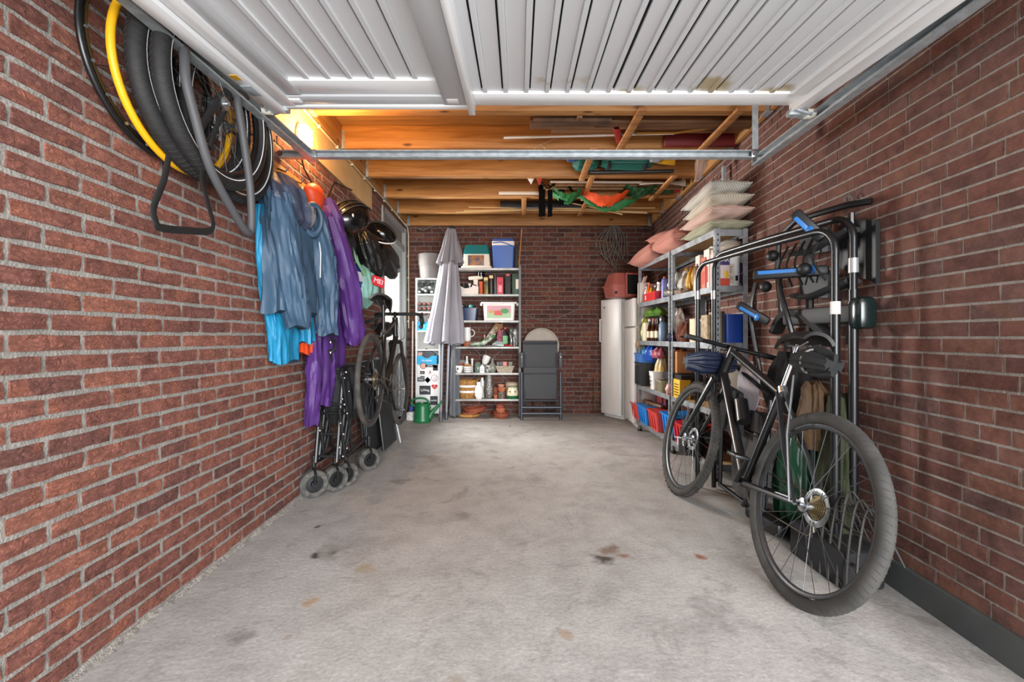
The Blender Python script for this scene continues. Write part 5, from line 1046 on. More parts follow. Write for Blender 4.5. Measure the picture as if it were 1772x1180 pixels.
for dx, dz_ in ((-.012, .055), (.012, .055), (-.012, .03), (.012, .03)): part('window_hole', MB().box((hx+dx, 5.9445, z+dz_), (.008, .002, .012)), mat('dark_hole', '#4a4a4a', .8), t)
cupn('white_cup', 838, .055, .12, CER, 'plain white cup tilted on top of the glassware', y=6.08, dz_=.11, tilt=.35); onz('glass_block', MB().lathe([(.001, 0), (.04, 0), (.04, .108), (.001, .108)], (rx(838), 6.08, z), 16), mat('green_glass'), 'squat glass under the tilted white cup', 'glass')
t = cupn('spotted_pot', 845, .042, .1, mat('cow_print', '#e9e7e0', .3, col2='#23301e', scale=30), 'black and white spotted pot right of the tiny white house', y=6.0, cat='pot')
t = thing('teardrop_vase', 'grey teardrop vase with narrow neck on the crockery board', 'vase', (rx(852), 6.03, z)); part('body', MB().lathe([(.001, 0), (.035, 0), (.055, .04), (.05, .09), (.018, .14), (.014, .18), (.024, .19), (.016, .19), (.001, .16)], (rx(852), 6.03, z), 24), mat('smoke_glass', '#86867f', .15), t)
x = rx(874); t = thing('wicker_basket', 'long pale wicker basket at the end of the crockery board', 'basket', (x, 6.02, z)); part('basket', frust(MB(), x, 6.02, z, .19, .14, .25, .18, .085, .02), mat('wicker_pale', '#b3a692', .8, var=.3, scale=60, bump=.8, bscale=90), t); part('rim', frust(MB(), x, 6.02, z+.08, .26, .19, .262, .192, .012, .02), mat('wicker_pale'), t)
for px, r, m_, lb in ((862, .028, GLS, 'small clear glass in the pale wicker basket'), (867, .026, GLS, 'second clear glass in the pale wicker basket, beside the pink one'), (873.5, .034, mat('pink_candle', '#d98f8c', .4), 'pink candle holder in the pale wicker basket'), (883, .03, mat('grey_bird', '#8e8a80', .7), 'grey bird ornament in the pale wicker basket')): onz('basket_item', MB().lathe([(.001, 0), (r, 0), (r*1.05, .06), (r*.9, .06), (.001, .055)], (rx(px), 6.02, z+.086), 14), m_, lb, 'ornament', 'ornaments in the wicker basket')
# shelf 6
z = RZ[5]; x = rx(808); t = thing('rope_basket', 'woven basket with two white stripes and handles on the lowest board of the rack', 'basket', (x, 6.07, z))
WK = mat('seagrass', '#a9793f', .85, var=.35, scale=40, bump=1, bscale=70); seg = [(.10, .115, 0, .075, WK), (.115, .12, .075, .105, CER), (.12, .126, .105, .15, WK), (.126, .13, .15, .18, CER), (.13, .138, .18, .245, WK)]
for r0, r1, z0_, z1_, m_ in seg: part('woven_band', MB().lathe([(r0, z0_), (r0+.004, z0_+.003), (r1+.002, z1_-.003), (r1, z1_), (r1-.008, z1_), (r0-.008, z0_)], (x, 6.07, z), 40, sq=.8), m_, t)
part('bottom', MB().lathe([(.001, 0), (.1, 0), (.1, .006), (.001, .006)], (x, 6.07, z), 24, sq=.8), WK, t)
for sx in (-1, 1): part('handle', MB().torus((x+sx*.135, 6.07, z+.235), .03, .009, Matrix(((0, 0, 1), (1, 0, 0), (0, 1, 0))), 14, 6, 0, pi), WK, t); part('lug', MB().tube([(x+sx*.13, 6.04, z+.24), (x+sx*.175, 6.0, z+.265)], .01, 6), WK, t)
onz('white_vase', MB().lathe([(.001, 0), (.038, 0), (.055, .035), (.062, .10), (.052, .16), (.03, .19), (.034, .22), (.04, .225), (.032, .22), (.026, .19), (.001, .15)], (rx(829), 5.99, z), 28), CER, 'smooth white porcelain vase in front of the striped basket', 'vase')
onz('milk_bottle', MB().lathe([(.001, 0), (.03, 0), (.03, .22), (.018, .25), (.018, .27), (.001, .27)], (rx(833), 6.14, z), 16), CER, 'plain white bottle behind the porcelain vase', 'bottle')
onz('silver_vase', MB().lathe([(.001, 0), (.05, 0), (.065, .05), (.07, .12), (.055, .22), (.045, .30), (.05, .325), (.04, .32), (.001, .25)], (rx(845.5), 6.08, z), 28), mat('hammered_silver', '#8f8c86', .35, .6, var=.5, scale=70, bump=1, bscale=60), 'tall patterned silver grey vase on the lowest board', 'vase')
def pot(name, x, y, z, r, h, m, label, grp=None, cat='flower pot'):
    t = thing(name, label, cat, (x, y, z), grp); part('pot', MB().lathe([(.001, 0), (r*.68, 0), (r*.9, h*.72), (r, h*.72), (r, h), (r*.9, h), (r*.82, h*.7), (.001, .02)], (x, y, z), 24), m, t); return t
pg = 'terracotta pots on the rack'
pot('flower_pot', rx(857.5), 6.0, z, .032, .05, TERRA, 'tiny terracotta pot at the front of the lowest board', pg); pot('flower_pot', rx(858), 6.14, z, .05, .14, TERD, 'terracotta pot half hidden behind the silver vase', pg)
onz('glass_jar', MB().lathe([(.001, 0), (.05, 0), (.052, .09), (.001, .09)], (rx(868), 6.02, z), 20), mat('murky_glass', '#6f6056', .2, var=.6, scale=50), 'murky glass jar under the stacked terracotta pots', 'jar')
pot('flower_pot', rx(868), 6.02, z+.092, .06, .06, TERRA, 'wide terracotta pot on the murky glass jar', pg); pot('flower_pot', rx(867), 6.02, z+.153, .05, .035, mat('pink_clay', '#cc8e74', .8), 'pale pinkish pot topping the terracotta stack', pg)
onz('cream_crock', MB().lathe([(.001, 0), (.08, 0), (.09, .18), (.094, .2), (.08, .2), (.001, .05)], (rx(885), 6.14, z), 24), mat('cream_clay', '#cbb59c', .7), 'cream crock standing behind the painted bowl', 'pot')
x = rx(887, 5.98); t = thing('painted_bowl', 'cream bowl with painted eyes and green base on the lowest board', 'bowl', (x, 5.99, z)); part('bowl', MB().lathe([(.001, 0), (.055, 0), (.075, .03), (.078, .09), (.062, .15), (.066, .165), (.056, .16), (.001, .1)], (x, 5.99, z), 28), mat('cream_glaze', '#e3d8b8', .25), t); part('green_foot', MB().lathe([(.05, 0), (.058, -.0), (.077, .03), (.0785, .045), (.07, .045)], (x, 5.99, z), 28), GRN, t); part('green_rim', MB().torus((x, 5.99, z+.162), .062, .005, None, 28, 6), GRN, t)
for dx in (-.035, .035): part('painted_eye', MB().ell((x+dx, 5.918+.005, z+.10), (.014, .006, .008), 10, 6), BLK, t)
# floor under the rack
onz('straw_mat', MB().lathe([(.001, 0), (.13, 0), (.155, .02), (.15, .045), (.12, .05), (.001, .05)], (rx(811), 6.05, 0), 32), WK, 'round straw mat bundle on the floor under the rack', 'mat')
onz('clay_dish', MB().lathe([(.001, 0), (.1, 0), (.12, .02), (.11, .02), (.001, .008)], (rx(813), 6.03, .05), 28), TERRA, 'shallow clay saucer on the straw mat', 'saucer')
onz('large_clay_dish', MB().lathe([(.001, 0), (.13, 0), (.17, .055), (.16, .055), (.12, .012), (.001, .012)], (rx(822), 6.04, .075), 32, Euler((0, -.12, 0)).to_matrix()), TERD, 'wide brick red dish tilted on the clay saucer under the rack', 'dish')
for i, (r, h, d, sx) in enumerate(((.13, .035, 0, 0), (.12, .035, .022, .01), (.105, .035, .045, 0), (.07, .06, .07, .0), (.06, .045, .12, -.012))):
    x = rx(866)+sx; t = thing('terracotta_saucer', ['lowest and widest terracotta saucer of the floor stack', 'second terracotta saucer of the floor stack', 'third terracotta saucer of the floor stack', 'orange pot resting on the saucers of the floor stack', 'small tilted saucer topping the floor stack'][i], 'saucer', (x, 6.0, d), 'stack of terracotta saucers under the rack'); part('dish', MB().lathe([(.001, 0), (r*.75, 0), (r, h), (r*.93, h), (r*.7, .008), (.001, .008)], (x, 6.0, d), 26, Euler((0, .2 if i == 4 else 0, 0)).to_matrix()), TERRA if i % 2 else TERD, t)
# folding garden chair with round tabletop behind
gc = thing('folding_garden_chair', 'folded dark grey reclining garden chair leaning on the back wall', 'garden chair', (.30, 5.85, 0)); CF = mat('chair_frame', '#474b52', .4, .5); CM = mat('chair_mesh', '#48494b', .8, var=.1, scale=80)
def cp(px, py, y): return PX(px, py, y)
part('back_mesh', MB().box((.282, 5.93, 1.09-.155-.2), (.46, .015, .60), (.08, 0, 0), .004), CM, gc)
part('seat_mesh', MB().box((.282, 5.88, .47), (.43, .02, .42), (.05, 0, 0), .004), CM, gc)
for z_, w_ in ((1.0, .45), (.60, .44), (.24, .48)): part('cross_tube', MB().tube([(.282-w_/2, 5.87, z_), (.282+w_/2, 5.87, z_)], .013, 8), CF, gc)
for z_ in (.165, .085): part('foot_bar', MB().tube([(.03, 5.80, z_), (.56, 5.80, z_)], .02, 10), CF, gc)
for sx in (.035, .545):
    part('leg', MB().tube([(sx, 5.80, .0), (sx, 5.82, .62)], .021, 10), CF, gc); part('armrest', MB().box((sx+(.0), 5.83, .78), (.045, .05, .20), None, .01), mat('arm_dark', '#3b3d42', .5), gc); part('joint', MB().ell((sx, 5.80, .82), (.012, .01, .02), 10, 6), STEEL, gc)
for sx in (.07, .50): part('side_tube', MB().tube([(sx, 5.86, .05), (sx, 5.93, 1.0)], .013, 8), CF, gc)
rt = thing('round_tabletop', 'round beige folding tabletop behind the folded garden chair', 'table', (.30, 6.1, .65)); axt = AX(V((0, -1, .08)), V((1, 0, 0))); c = V((.305, 6.09, .95+.01)); part('top', MB().lathe([(.001, -.012), (.235, -.012), (.245, 0), (.245, .012), (.235, .018), (.222, .018), (.218, .008), (.001, .008)], c, 48, axt), mat('beige_top', '#a59c90', .6, var=.05), rt)
part('leg', MB().tube([c+V((-.1, .04, 0)), V((.2, 6.16, 0.0))], .012, 8), CF, rt); part('leg', MB().tube([c+V((.1, .04, 0)), V((.4, 6.16, 0.0))], .012, 8), CF, rt)
# cable bundle and cable on the back wall
BC = mat('cable_grey', '#6a645c', .6)
hk = V(((1060-CX)*6.18/F, 6.19, 2.62)); pts = []
for k in range(7):
    a = (k-3)*.16; pts += [hk+V((.01*k-.03, -.02-.008*k, 0)), hk+V((-.09+a*.3, -.03, -.20-.03*(k % 3))), hk+V((a*.35+.02, -.035, -.40-.06*(k % 4))), hk+V((.09+a*.2, -.03, -.25+.02*k))]
cbt = thing('cable_bundle', 'tangled bundle of grey cable hung high on the back wall', 'cable', hk); part('loops', MB().tube(smoothp(pts, 6), .0055, 5), BC, cbt)
part('tail', MB().tube(smoothp([hk, PX(1048, 420, 6.2), PX(1045, 452, 6.2), PX(1028, 475, 6.2), PX(1014, 505, 6.2), PX(1004, 530, 6.2), PX(975, 546, 6.2), PX(940, 555, 6.2), PX(915, 547, 6.2), PX(902, 541, 6.2)], 5), .006, 6), BC, cbt)
part('tail', MB().tube(smoothp([hk, PX(1061, 440, 6.2), PX(1066, 460, 6.2), PX(1068, 478, 6.2)], 5), .005, 5), BC, cbt); part('nail', MB().cyl(hk+V((0, .03, .0)), hk+V((0, -.05, 0)), .005), STEEL, cbt)
tn = thing('tool_hanger', 'row of small steel tools hung high on the back wall', 'tool hanger', PX(1030, 440, 6.2))
for px, h in ((1016.5, 10), (1024, 6), (1030.5, 14), (1037, 12), (1044, 13)): part('tool', MB().tube([PX(px, 418, 6.2), PX(px, 418+h, 6.2)], .006, 6), STEEL, tn)
part('rail', MB().box(PX(1031, 417, 6.21), (.30, .02, .02)), OLDW, tn)
fr_ = thing('thin_metal_stand', 'thin metal stand by the back wall left of the fridge', 'stand', PX(1032, 710, 6.15)); part('frame', MB().tube([PX(1028.5, 711, 6.12), PX(1028.5, 649, 6.12), PX(1041, 651, 6.12)], .007, 6).tube([PX(1028.5, 706, 6.12), PX(1041, 706, 6.12)], .006, 6), mat('brass_steel'), fr_)
for px, py, r in ((862, 718, .03), (882, 738, .012), (868, 713, .02), (700, 708, .0)):
    if r: q = PX(px, py, 5.3); onz('dry_leaf', MB().ell((q.x, F*EYE/(py-CY), .004), (r, r*.6, .004), 8, 4), mat('leaf_green', '#3c4a2a', .8), {862: 'small dry leaf on the floor in front of the garden chair', 882: 'dark green scrap lying nearest the middle of the floor', 868: 'brown leaf scrap on the floor by the rack feet'}[px], 'leaf')
# ------------------------------------------------------------------ right side: fridges
def rotbox(c, w_, d, h, ang): return V(c), Euler((0, 0, ang)).to_matrix()
FW = mat('fridge_white', '#eceae6', .3); SEAL = mat('door_seal', '#4c4c4c', .7)
p0 = V((1.143, 6.13, 0)); p1 = V((1.333, 5.80, 0)); u = (p1-p0).normalized(); n_ = V((u.y, -u.x, 0)); n_ = n_ if n_.x < 0 else -n_; Rf = Matrix((u, -n_, V((0, 0, 1)))).transposed(); L_ = (p1-p0).length
fa = thing('freezer', 'tall white freezer with long white handle in the back corner', 'freezer', (1.35, 6.0, 0)); cz = .79
part('cabinet', MB().box((p0+p1)/2-n_*.11+V((0, 0, cz)), (L_*.97, .16, 1.58), Rf, .01), FW, fa)
part('seal', MB().box((p0+p1)/2-n_*.025+V((0, 0, cz+.02)), (L_*.95, .015, 1.5), Rf), SEAL, fa)
dA = part('door', MB().box((p0+p1)/2+V((0, 0, cz+.025)), (L_, .05, 1.545), Rf, .018), FW, fa)
hp = p0+u*.03+n_*.06; part('handle', MB().tube([hp-n_*.04+V((0, 0, 1.32)), hp+V((0, 0, 1.32)), hp+V((0, 0, 1.02)), hp-n_*.04+V((0, 0, 1.02))], .009, 8), WHP, dA)
part('badge', MB().box(p0+u*.08+n_*.027+V((0, 0, 1.48)), (.02, .004, .02), Rf), BLK, dA)
fb = thing('fridge', 'white two-door fridge next to the galvanised shelving', 'fridge', (1.58, 5.52, 0))
part('cabinet', MB().box((1.60, 5.53, .775), (.38, .46, 1.55), None, .008), FW, fb)
for z0_, z1_, nm in ((.05, 1.195, 'door'), (1.21, 1.55, 'door')):
    d_ = part(nm, MB().box((1.385, 5.53, (z0_+z1_)/2), (.05, .47, z1_-z0_), None, .016), FW, fb); part('seal', MB().box((1.413, 5.53, (z0_+z1_)/2), (.012, .45, z1_-z0_-.02)), SEAL, d_)
part('plinth', MB().box((1.60, 5.53, .025), (.36, .44, .05)), mat('dark_plinth', '#3a3a3a', .7), fb)
# pet carrier
x, y, z = 1.33, 5.72, 1.585
t = thing('pet_carrier', 'brick pink pet carrier with open dark front on top of the white fridges', 'pet carrier', (x, y, z)); PCM = mat('dusty_pink_plastic', '#a5594e', .5)
Rc = Euler((0, 0, .25)).to_matrix()
def fr2(mb, w0, d0, w1, d1, z0_, h, b=.04):
    q = MB(); frust(q, 0, 0, 0, w0, d0, w1, d1, h, b); mb.add([Rc @ p+V((x, y, z+z0_)) for p in q.v], q.f); return mb
part('lower_shell', fr2(MB(), .36, .30, .40, .34, 0, .14), PCM, t); part('seam_flange', fr2(MB(), .43, .36, .43, .36, .138, .014), PCM, t); part('upper_shell', fr2(MB(), .40, .34, .32, .26, .15, .15, .06), PCM, t)
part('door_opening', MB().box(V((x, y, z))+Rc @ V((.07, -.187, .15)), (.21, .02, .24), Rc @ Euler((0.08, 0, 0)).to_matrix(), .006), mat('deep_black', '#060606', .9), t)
fo = MB()
for dx in (-.115, .115): fo.box(V((x, y, z))+Rc @ V((.07+dx, -.194, .15)), (.02, .02, .27), Rc, .004)
for dz_ in (.02, .285): fo.box(V((x, y, z))+Rc @ V((.07, -.194, dz_)), (.25, .02, .02), Rc, .004)
part('door_surround', fo, PCM, t)
for dx, dz_ in ((-.12, .15), (-.02, .27)): part('clip', MB().box(V((x, y, z))+Rc @ V((-.17, -.12+dx*.3, dz_-.1)), (.03, .02, .03), Rc, .004), BLK, t)
# ------------------------------------------------------------------ galvanised shelving
sr = thing('galvanised_shelving', 'galvanised boltless shelving bays full of boxes along the right-hand brick wall', 'shelf unit', (1.6, 4.2, 0))
SZ = [.12, .53, 1.04, 1.47, 1.893]
def sx_(y): return 1.384+.0509*(5.15-y)
def bx_(y): return XR(y)-.03
SY = [5.15, 4.208, 3.342]
HOLE = mat('punched_hole', '#1c1c1c', .9)
for i, y in enumerate(SY):
    for back in (0, 1):
        for k, off in enumerate(((0,) if i != 1 else (-.022, .022))):
            yy = y+off; x = bx_(yy)-.015 if back else sx_(yy); sy = (-1 if i == 0 else 1) if i != 1 else (1 if off > 0 else -1); sg = -1 if back else 1
            up = part('upright', MB().box((x, yy+sy*.018*(1 if i != 1 else .8), .95), (.0025, .036, 1.9)).box((x+sg*.018, yy, .95), (.036, .0025, 1.9)), GALVD, sr)
            if not back:
                hl = MB()
                for q in range(44):
                    zz = .05+q*.042; hl.box((x-.0016, yy+sy*.018, zz), (.001, .008, .013)); 
                    if i == 2: hl.box((x+.018, yy-.0018, zz), (.009, .001, .015))
                part('punched_hole', hl, HOLE, up, kind='stuff')
            part('foot', MB().box((x+sg*.012, yy+sy*.012, .012), (.045, .045, .024), None, .003), BLK, sr)
for b in range(2):
    ya, yb = SY[b]-.012-(.01 if b else 0), SY[b+1]+.012
    if b == 0: yb = SY[1]+.03
    else: ya = SY[1]-.03
    for z in SZ:
        poly = [(sx_(ya)+.004, ya), (bx_(ya)-.015, ya), (bx_(yb)-.015, yb), (sx_(yb)+.004, yb)]
        part('shelf_board', MB().prism(poly, .008, V((0, 0, z-.010))), CHIP, sr)
        for xa, xb in ((sx_(ya), sx_(yb)), (bx_(ya)-.015, bx_(yb)-.015)):
            d = V((xb-xa, yb-ya, 0)); part('beam', MB().box(V(((xa+xb)/2, (ya+yb)/2, z-.022)), (d.length, .004, .048), Matrix((d.normalized(), V((-d.y, d.x, 0)).normalized(), V((0, 0, 1)))).transposed()), GALVD, sr)
        for yy in (ya, yb): part('beam', MB().box(((sx_(yy)+bx_(yy)-.015)/2, yy, z-.022), (bx_(yy)-sx_(yy)-.015, .004, .048)), GALVD, sr)
def SP(px, d, z): 
    y = (1.646+d)/((px-CX)/F+.0509); return V((sx_(y)+d, y, z))
def sbox(name, px, d, z, dims, m, label, cat, ang=0, group=None, b=.004, rz=None):
    p = SP(px, d, z); t = thing(name, label, cat, p, group); part('body', MB().box(p+V((0, 0, dims[2]/2)), dims, (0, 0, ang), b), m, t); return t, p
def sbot(px, d, z, r, h, body, cap, label, lbl=None, group=None, neck=.35): 
    p = SP(px, d, z); return bottle('bottle', p.x, p.y, z, r, h, body, cap, label, 'bottle', group, lbl, neck)
BRG = mat('amber_glass', '#3b1d10', .15); CRM = mat('cream_label', '#e2d9bd', .6); ORG = mat('orange_plastic', '#d95a22', .4); YLW = mat('yellow_plastic', '#e0b51c', .4)
B1 = SZ[3]; g = 'bottles on the upper galvanised board'
t, p = sbox('carton', 1113.5, .06, B1, (.12, .07, .24), mat('white_carton', '#ddd9d0', .6), 'white carton at the far end of the upper galvanised board', 'box')
t, p = sbox('open_carton', 1122, .12, B1, (.14, .16, .22), mat('pink_carton', '#caa6a0', .6), 'pink carton with raised flap on the upper galvanised board', 'box'); part('flap', MB().box(p+V((-.05, 0, .27)), (.004, .16, .09), (0, .3, 0)), MATS['pink_carton'], t)
p = SP(1131, .05, B1); rb = thing('red_box', 'red open tray holding glue and spray bottles', 'tray', p)
for dd, sz in (((-.05, 0), (.004, .42, .09)), ((.05, 0), (.004, .42, .09)), ((0, -.21), (.1, .004, .09)), ((0, .21), (.1, .004, .09))): part('side', MB().box(p+V((dd[0], dd[1], .045)), sz), RED, rb)
part('bottom', MB().box(p+V((0, 0, .004)), (.1, .42, .006)), RED, rb); part('label', MB().box(p+V((-.053, .12, .045)), (.002, .03, .05)), WHT, rb)
for px, r, h, m1, m2, lb, l3 in ((1119, .03, .17, CER, WHT, 'white glue bottle in the red tray', None), (1123.5, .028, .20, ORG, ORG, 'orange bottle in the red tray', None), (1127, .022, .16, YLW, BLK, 'yellow bottle with black cap in the red tray', None), (1134, .028, .15, mat('brown_bottle', '#6d4a35', .4), WHP, 'brown bottle with white cap in the red tray', None)): sbot(px, .05, B1+.01, r, h, m1, m2, lb, l3, g)
p = SP(1141, .05, B1+.01); t = thing('spray_bottle', 'white trigger spray bottle in the red tray', 'spray bottle', p); part('body', MB().lathe([(.001, 0), (.028, 0), (.03, .1), (.012, .14), (.001, .15)], p, 16), WHP, t); part('trigger', MB().box(p+V((0, .02, .165)), (.02, .08, .025), (.2, 0, 0), .005).box(p+V((0, .05, .14)), (.01, .012, .04)), WHP, t)
sbot(1150, .05, B1, .032, .22, mat('violet_label', '#6d6fae', .4), ORG, 'violet can with orange cap at the end of the far bay', None, g, .1); sbot(1154, .09, B1, .03, .2, mat('navy_can', '#2b3a78', .4), WHT, 'navy can behind the violet one', None, g, .15)
def crump(px, d, z, w_, h, m, label, seed, dep=.07, cat='bag', grp=None, name='bag'):
    p = SP(px, d, z); mb = MB(); cloth(mb, [(p+V((0, 0, 0)), w_*.8, dep*.8), (p+V((0, 0, h*.35)), w_, dep), (p+V((0, 0, h*.7)), w_*.85, dep*.8), (p+V((.01, 0, h)), w_*.35, dep*.4)], V((0, 1, 0)), V((1, 0, 0)), folds=5, amp=.12, seed=seed, n=36, wr=.008); return solo(name, mb, m, label, cat, grp)
WPL = mat('white_film', '#cfccc6', .35, bump=.7, bscale=14)
crump(1170, .1, B1+.05, .10, .18, WPL, 'crumpled white plastic bag behind the silver roll', 71); crump(1186, .1, B1+.04, .10, .15, mat('grey_film', '#a7a29a', .4, bump=.7, bscale=14), 'greyish crumpled bag next to the white one', 72)
crump(1180, .16, B1, .12, .22, mat('navy_film', '#2b3150', .4), 'dark blue bag deep in the middle of the upper board', 73)
p = SP(1164, .04, B1); t = thing('foil_roll', 'roll of silver sheet lying with its end facing out on the upper board', 'roll', p); part('roll', MB().cyl(p+V((-.07, 0, .035)), p+V((.1, -.2, .035)), .033, 18), mat('silver_foil'), t); part('core', MB().cyl(p+V((-.073, .003, .035)), p+V((-.06, -.01, .035)), .018, 14), WHP, t)
crump(1178, .05, B1, .16, .055, mat('brown_film', '#7c6a5a', .5), 'flat brownish wrapped parcel on the upper board', 74, .05)
sbot(1187.5, .12, B1, .045, .25, WHP, YLW, 'white jar with yellow lid in the middle bay', None, g, .12)
crump(1201, .12, B1, .06, .24, mat('mustard_bag', '#b98b1f', .5), 'mustard yellow bag behind the black arch', 75); sbot(1209, .06, B1, .045, .23, mat('copper_jar', '#8e7463', .3, .4), mat('dark_lid', '#3a3632', .4), 'metal storage can beside the mustard bag', None, g, .12)
for px, d, dim, c, lb in ((1217, .1, (.1, .09, .3), '#d8c6bd', 'cream and red carton right of the metal can'), (1225, .05, (.08, .08, .25), '#cf6b58', 'red fronted carton next to the cream one'), (1233, .07, (.1, .1, .31), '#e0d5cc', 'tall pale carton by the shelving corner post')):
    t, p = sbox('carton', px, d, B1, dim, mat('c'+c, c, .6), lb, 'box', group='cartons on the upper galvanised board'); part('print', MB().box(p+V((-dim[0]/2-.001, 0, dim[2]*.35)), (.002, dim[1]*.7, dim[2]*.4)), mat('print_red', '#c3442f', .6), t)
# detergent box with lettering, bucket, sacks seen through the end bay
p = V((1.545, 3.45, B1)); t = thing('detergent_box', 'detergent box with purple MAR lettering at the near end of the upper board', 'box', p)
part('carton', MB().box(p+V((0, 0, .13)), (.10, .16, .26), None, .003), mat('detergent_white', '#dcc9c6', .5), t); part('purple_band', MB().box(p+V((0, -.081, .2)), (.1, .002, .08)), mat('violet_deep', '#3c2a64', .5), t); part('red_band', MB().box(p+V((0, -.081, .03)), (.1, .002, .06)), mat('print_red'), t)
text('lettering', 'MAR', .045, mat('lettering_white', '#eeeeee', .5), t, p+V((0, -.083, .2)), axB); part('picture', MB().ell(p+V((.025, -.082, .09)), (.018, .003, .03), 12, 6), YLW, t)
def bucket(p, r, h, label, m):
    t = thing('bucket', label, 'bucket', p); part('pail', MB().lathe([(.001, 0), (r*.86, 0), (r*.88, .01), (r, h*.92), (r*1.04, h*.92), (r*1.04, h*.97), (.001, h*.97)], p, 40), m, t); part('lid', MB().lathe([(.001, h*.965), (r*1.06, h*.965), (r*1.06, h), (r*.9, h+.004), (.001, h+.004)], p, 40), m, t)
    return t
bp = V((1.672, 3.52, B1)); t = bucket(bp, .088, .24, 'large white lidded bucket with printed label at the near end of the upper board', WHP)
def curved(px_, r, a0, a1, z0_, z1_, m, nm):
    G = [[px_+V((r*cos(a0+(a1-a0)*k/10), r*sin(a0+(a1-a0)*k/10), z)) for k in range(11)] for z in (z0_, z1_)]; mb = MB(); mb.sheet(G, .001); return part(nm, mb, m, t)
curved(bp, .092, radians(225), radians(262), .03, .18, mat('bucket_label', '#d8c4b2', .6), 'label'); curved(bp, .0935, radians(290), radians(325), .03, .19, mat('violet_label2', '#51406f', .5), 'label')
for k in range(9): curved(bp, .0935, radians(230), radians(230+random.uniform(14, 28)), .045+k*.014, .049+k*.014, BLK, 'print_line')
curved(bp, .0935, radians(268), radians(280), .05, .09, BLK, 'barcode'); part('handle', MB().tube([bp+V((.09*cos(a)*1.02, -.09*abs(sin(a))*1.03, .2-.11*sin(a))) for a in [pi*k/12 for k in range(13)]], .003, 5), WHP, t)
mb = MB(); cloth(mb, [(V((1.50, 3.5, B1+.27)), .06, .03), (V((1.57, 3.5, B1+.29)), .12, .045), (V((1.65, 3.52, B1+.31)), .13, .05), (V((1.73, 3.52, B1+.33)), .08, .04)], V((0, 1, 0)), V((0, 0, 1)), folds=5, seed=77, n=40); solo('sack', mb, mat('beige_film', '#c9bba9', .5, bump=.6, bscale=12), 'beige plastic sack folded on top of the white bucket', 'sack')
mb = MB(); cloth(mb, [(V((1.56, 3.6, B1+.33)), .06, .02), (V((1.65, 3.6, B1+.36)), .10, .03), (V((1.73, 3.6, B1+.375)), .08, .025)], V((0, 1, 0)), V((0, 0, 1)), folds=5, seed=78, n=40); solo('sack', mb, WPL, 'whiter plastic sack above the beige one, just under the top board', 'sack')
# board 2
B2 = SZ[2]
crump(1133, .12, B2+.27, .3, .09, mat('green_leaf_bag', '#2f6a28', .5, col2='#77913a', scale=14), 'green leafy printed bag lying over the brown bottles', 81, .1)
crump(1117, .08, B2, .08, .26, mat('yellow_white_pack', '#e9e3b8', .5, col2='#d8cf45', scale=10), 'white and yellow packet at the far end of the bottle board', 82)
t, p = sbox('carton', 1118, .03, B2, (.05, .12, .2), CRM, 'cream carton at the far end of the bottle board', 'box')
for px, d, lb, c in ((1124, .05, 'brown beer bottle furthest along the bottle board', WHT), (1131, .04, 'brown beer bottle in the middle of the three, with red cap', RED), (1135.5, .09, 'brown beer bottle standing behind the front two', GRN), (1138.5, .05, 'brown beer bottle nearest the blue flask', BLK)): sbot(px, d, B2, .033, .24, BRG, c, lb, CRM, 'brown beer bottles', .45)
p = SP(1148, .06, B2); t = thing('flask', 'grey blue flask with black cap on the bottle board', 'flask', p); part('body', MB().lathe([(.001, 0), (.045, 0), (.048, .02), (.048, .17), (.03, .2), (.001, .2)], p, 22), mat('slate_blue', '#5d7890', .35), t); part('cap', MB().lathe([(.001, .195), (.04, .195), (.042, .24), (.03, .265), (.001, .265)], p, 18), BLK, t); part('white_dot', MB().ell(p+V((-.035, -.02, .22)), (.01, .02, .014), 10, 6), WHT, t)
sbot(1154.5, .1, B2, .03, .25, mat('navy_can'), mat('navy_can'), 'tall navy bottle behind the flask', None)
crump(1174, .08, B2, .09, .31, mat('floral_bag', '#9c8678', .6, col2='#e0d6cf', scale=30), 'tall patterned beige bag in the middle bay', 83, .06); crump(1184, .06, B2, .06, .17, mat('brick_cloth', '#7a4a3a', .8), 'rust brown cloth bag next to the patterned bag', 84); crump(1168, .04, B2, .05, .1, mat('navy_film'), 'small navy bag in front of the patterned bag', 85)
t, p = sbox('picture_frame', 1207, .06, B2, (.03, .22, .19), mat('frame_grey', '#a9a49b', .5), 'framed dark picture leaning on the bottle board', 'picture', .1); part('picture', MB().box(p+V((-.016, 0, .095)), (.004, .19, .165), (0, 0, .1)), mat('dark_picture', '#3b3529', .7, var=.4), t)
t, p = sbox('board', 1200, .04, B2, (.02, .09, .2), mat('cream_board', '#cbbf9f', .7), 'cream board in front of the dark picture', 'board', .2)
t, p = sbox('carton', 1229, .06, B2, (.1, .12, .22), mat('stained_card', '#a8977b', .8, var=.35, scale=20), 'stained cardboard box beside the shelving corner post', 'box')
t, p = sbox('carton', 1222, .14, B2, (.1, .1, .2), CARD, 'brown carton behind the stained one', 'box')
p = V((1.56, 3.42, B2)); 
for i, (xx, c, lb) in enumerate(((1.512, '#8c8272', 'grey brown folder by the corner post'), (1.532, '#6f5a44', 'brown folder next to the grey brown one'), (1.552, '#2c2a28', 'black folder beside the blue crate'))): t = thing('folder', lb, 'folder', (xx, 3.43, B2), 'folders beside the blue crate'); part('cover', MB().box((xx, 3.45, B2+.12), (.016, .16, .24), None, .002), mat('c'+c, c, .7), t)
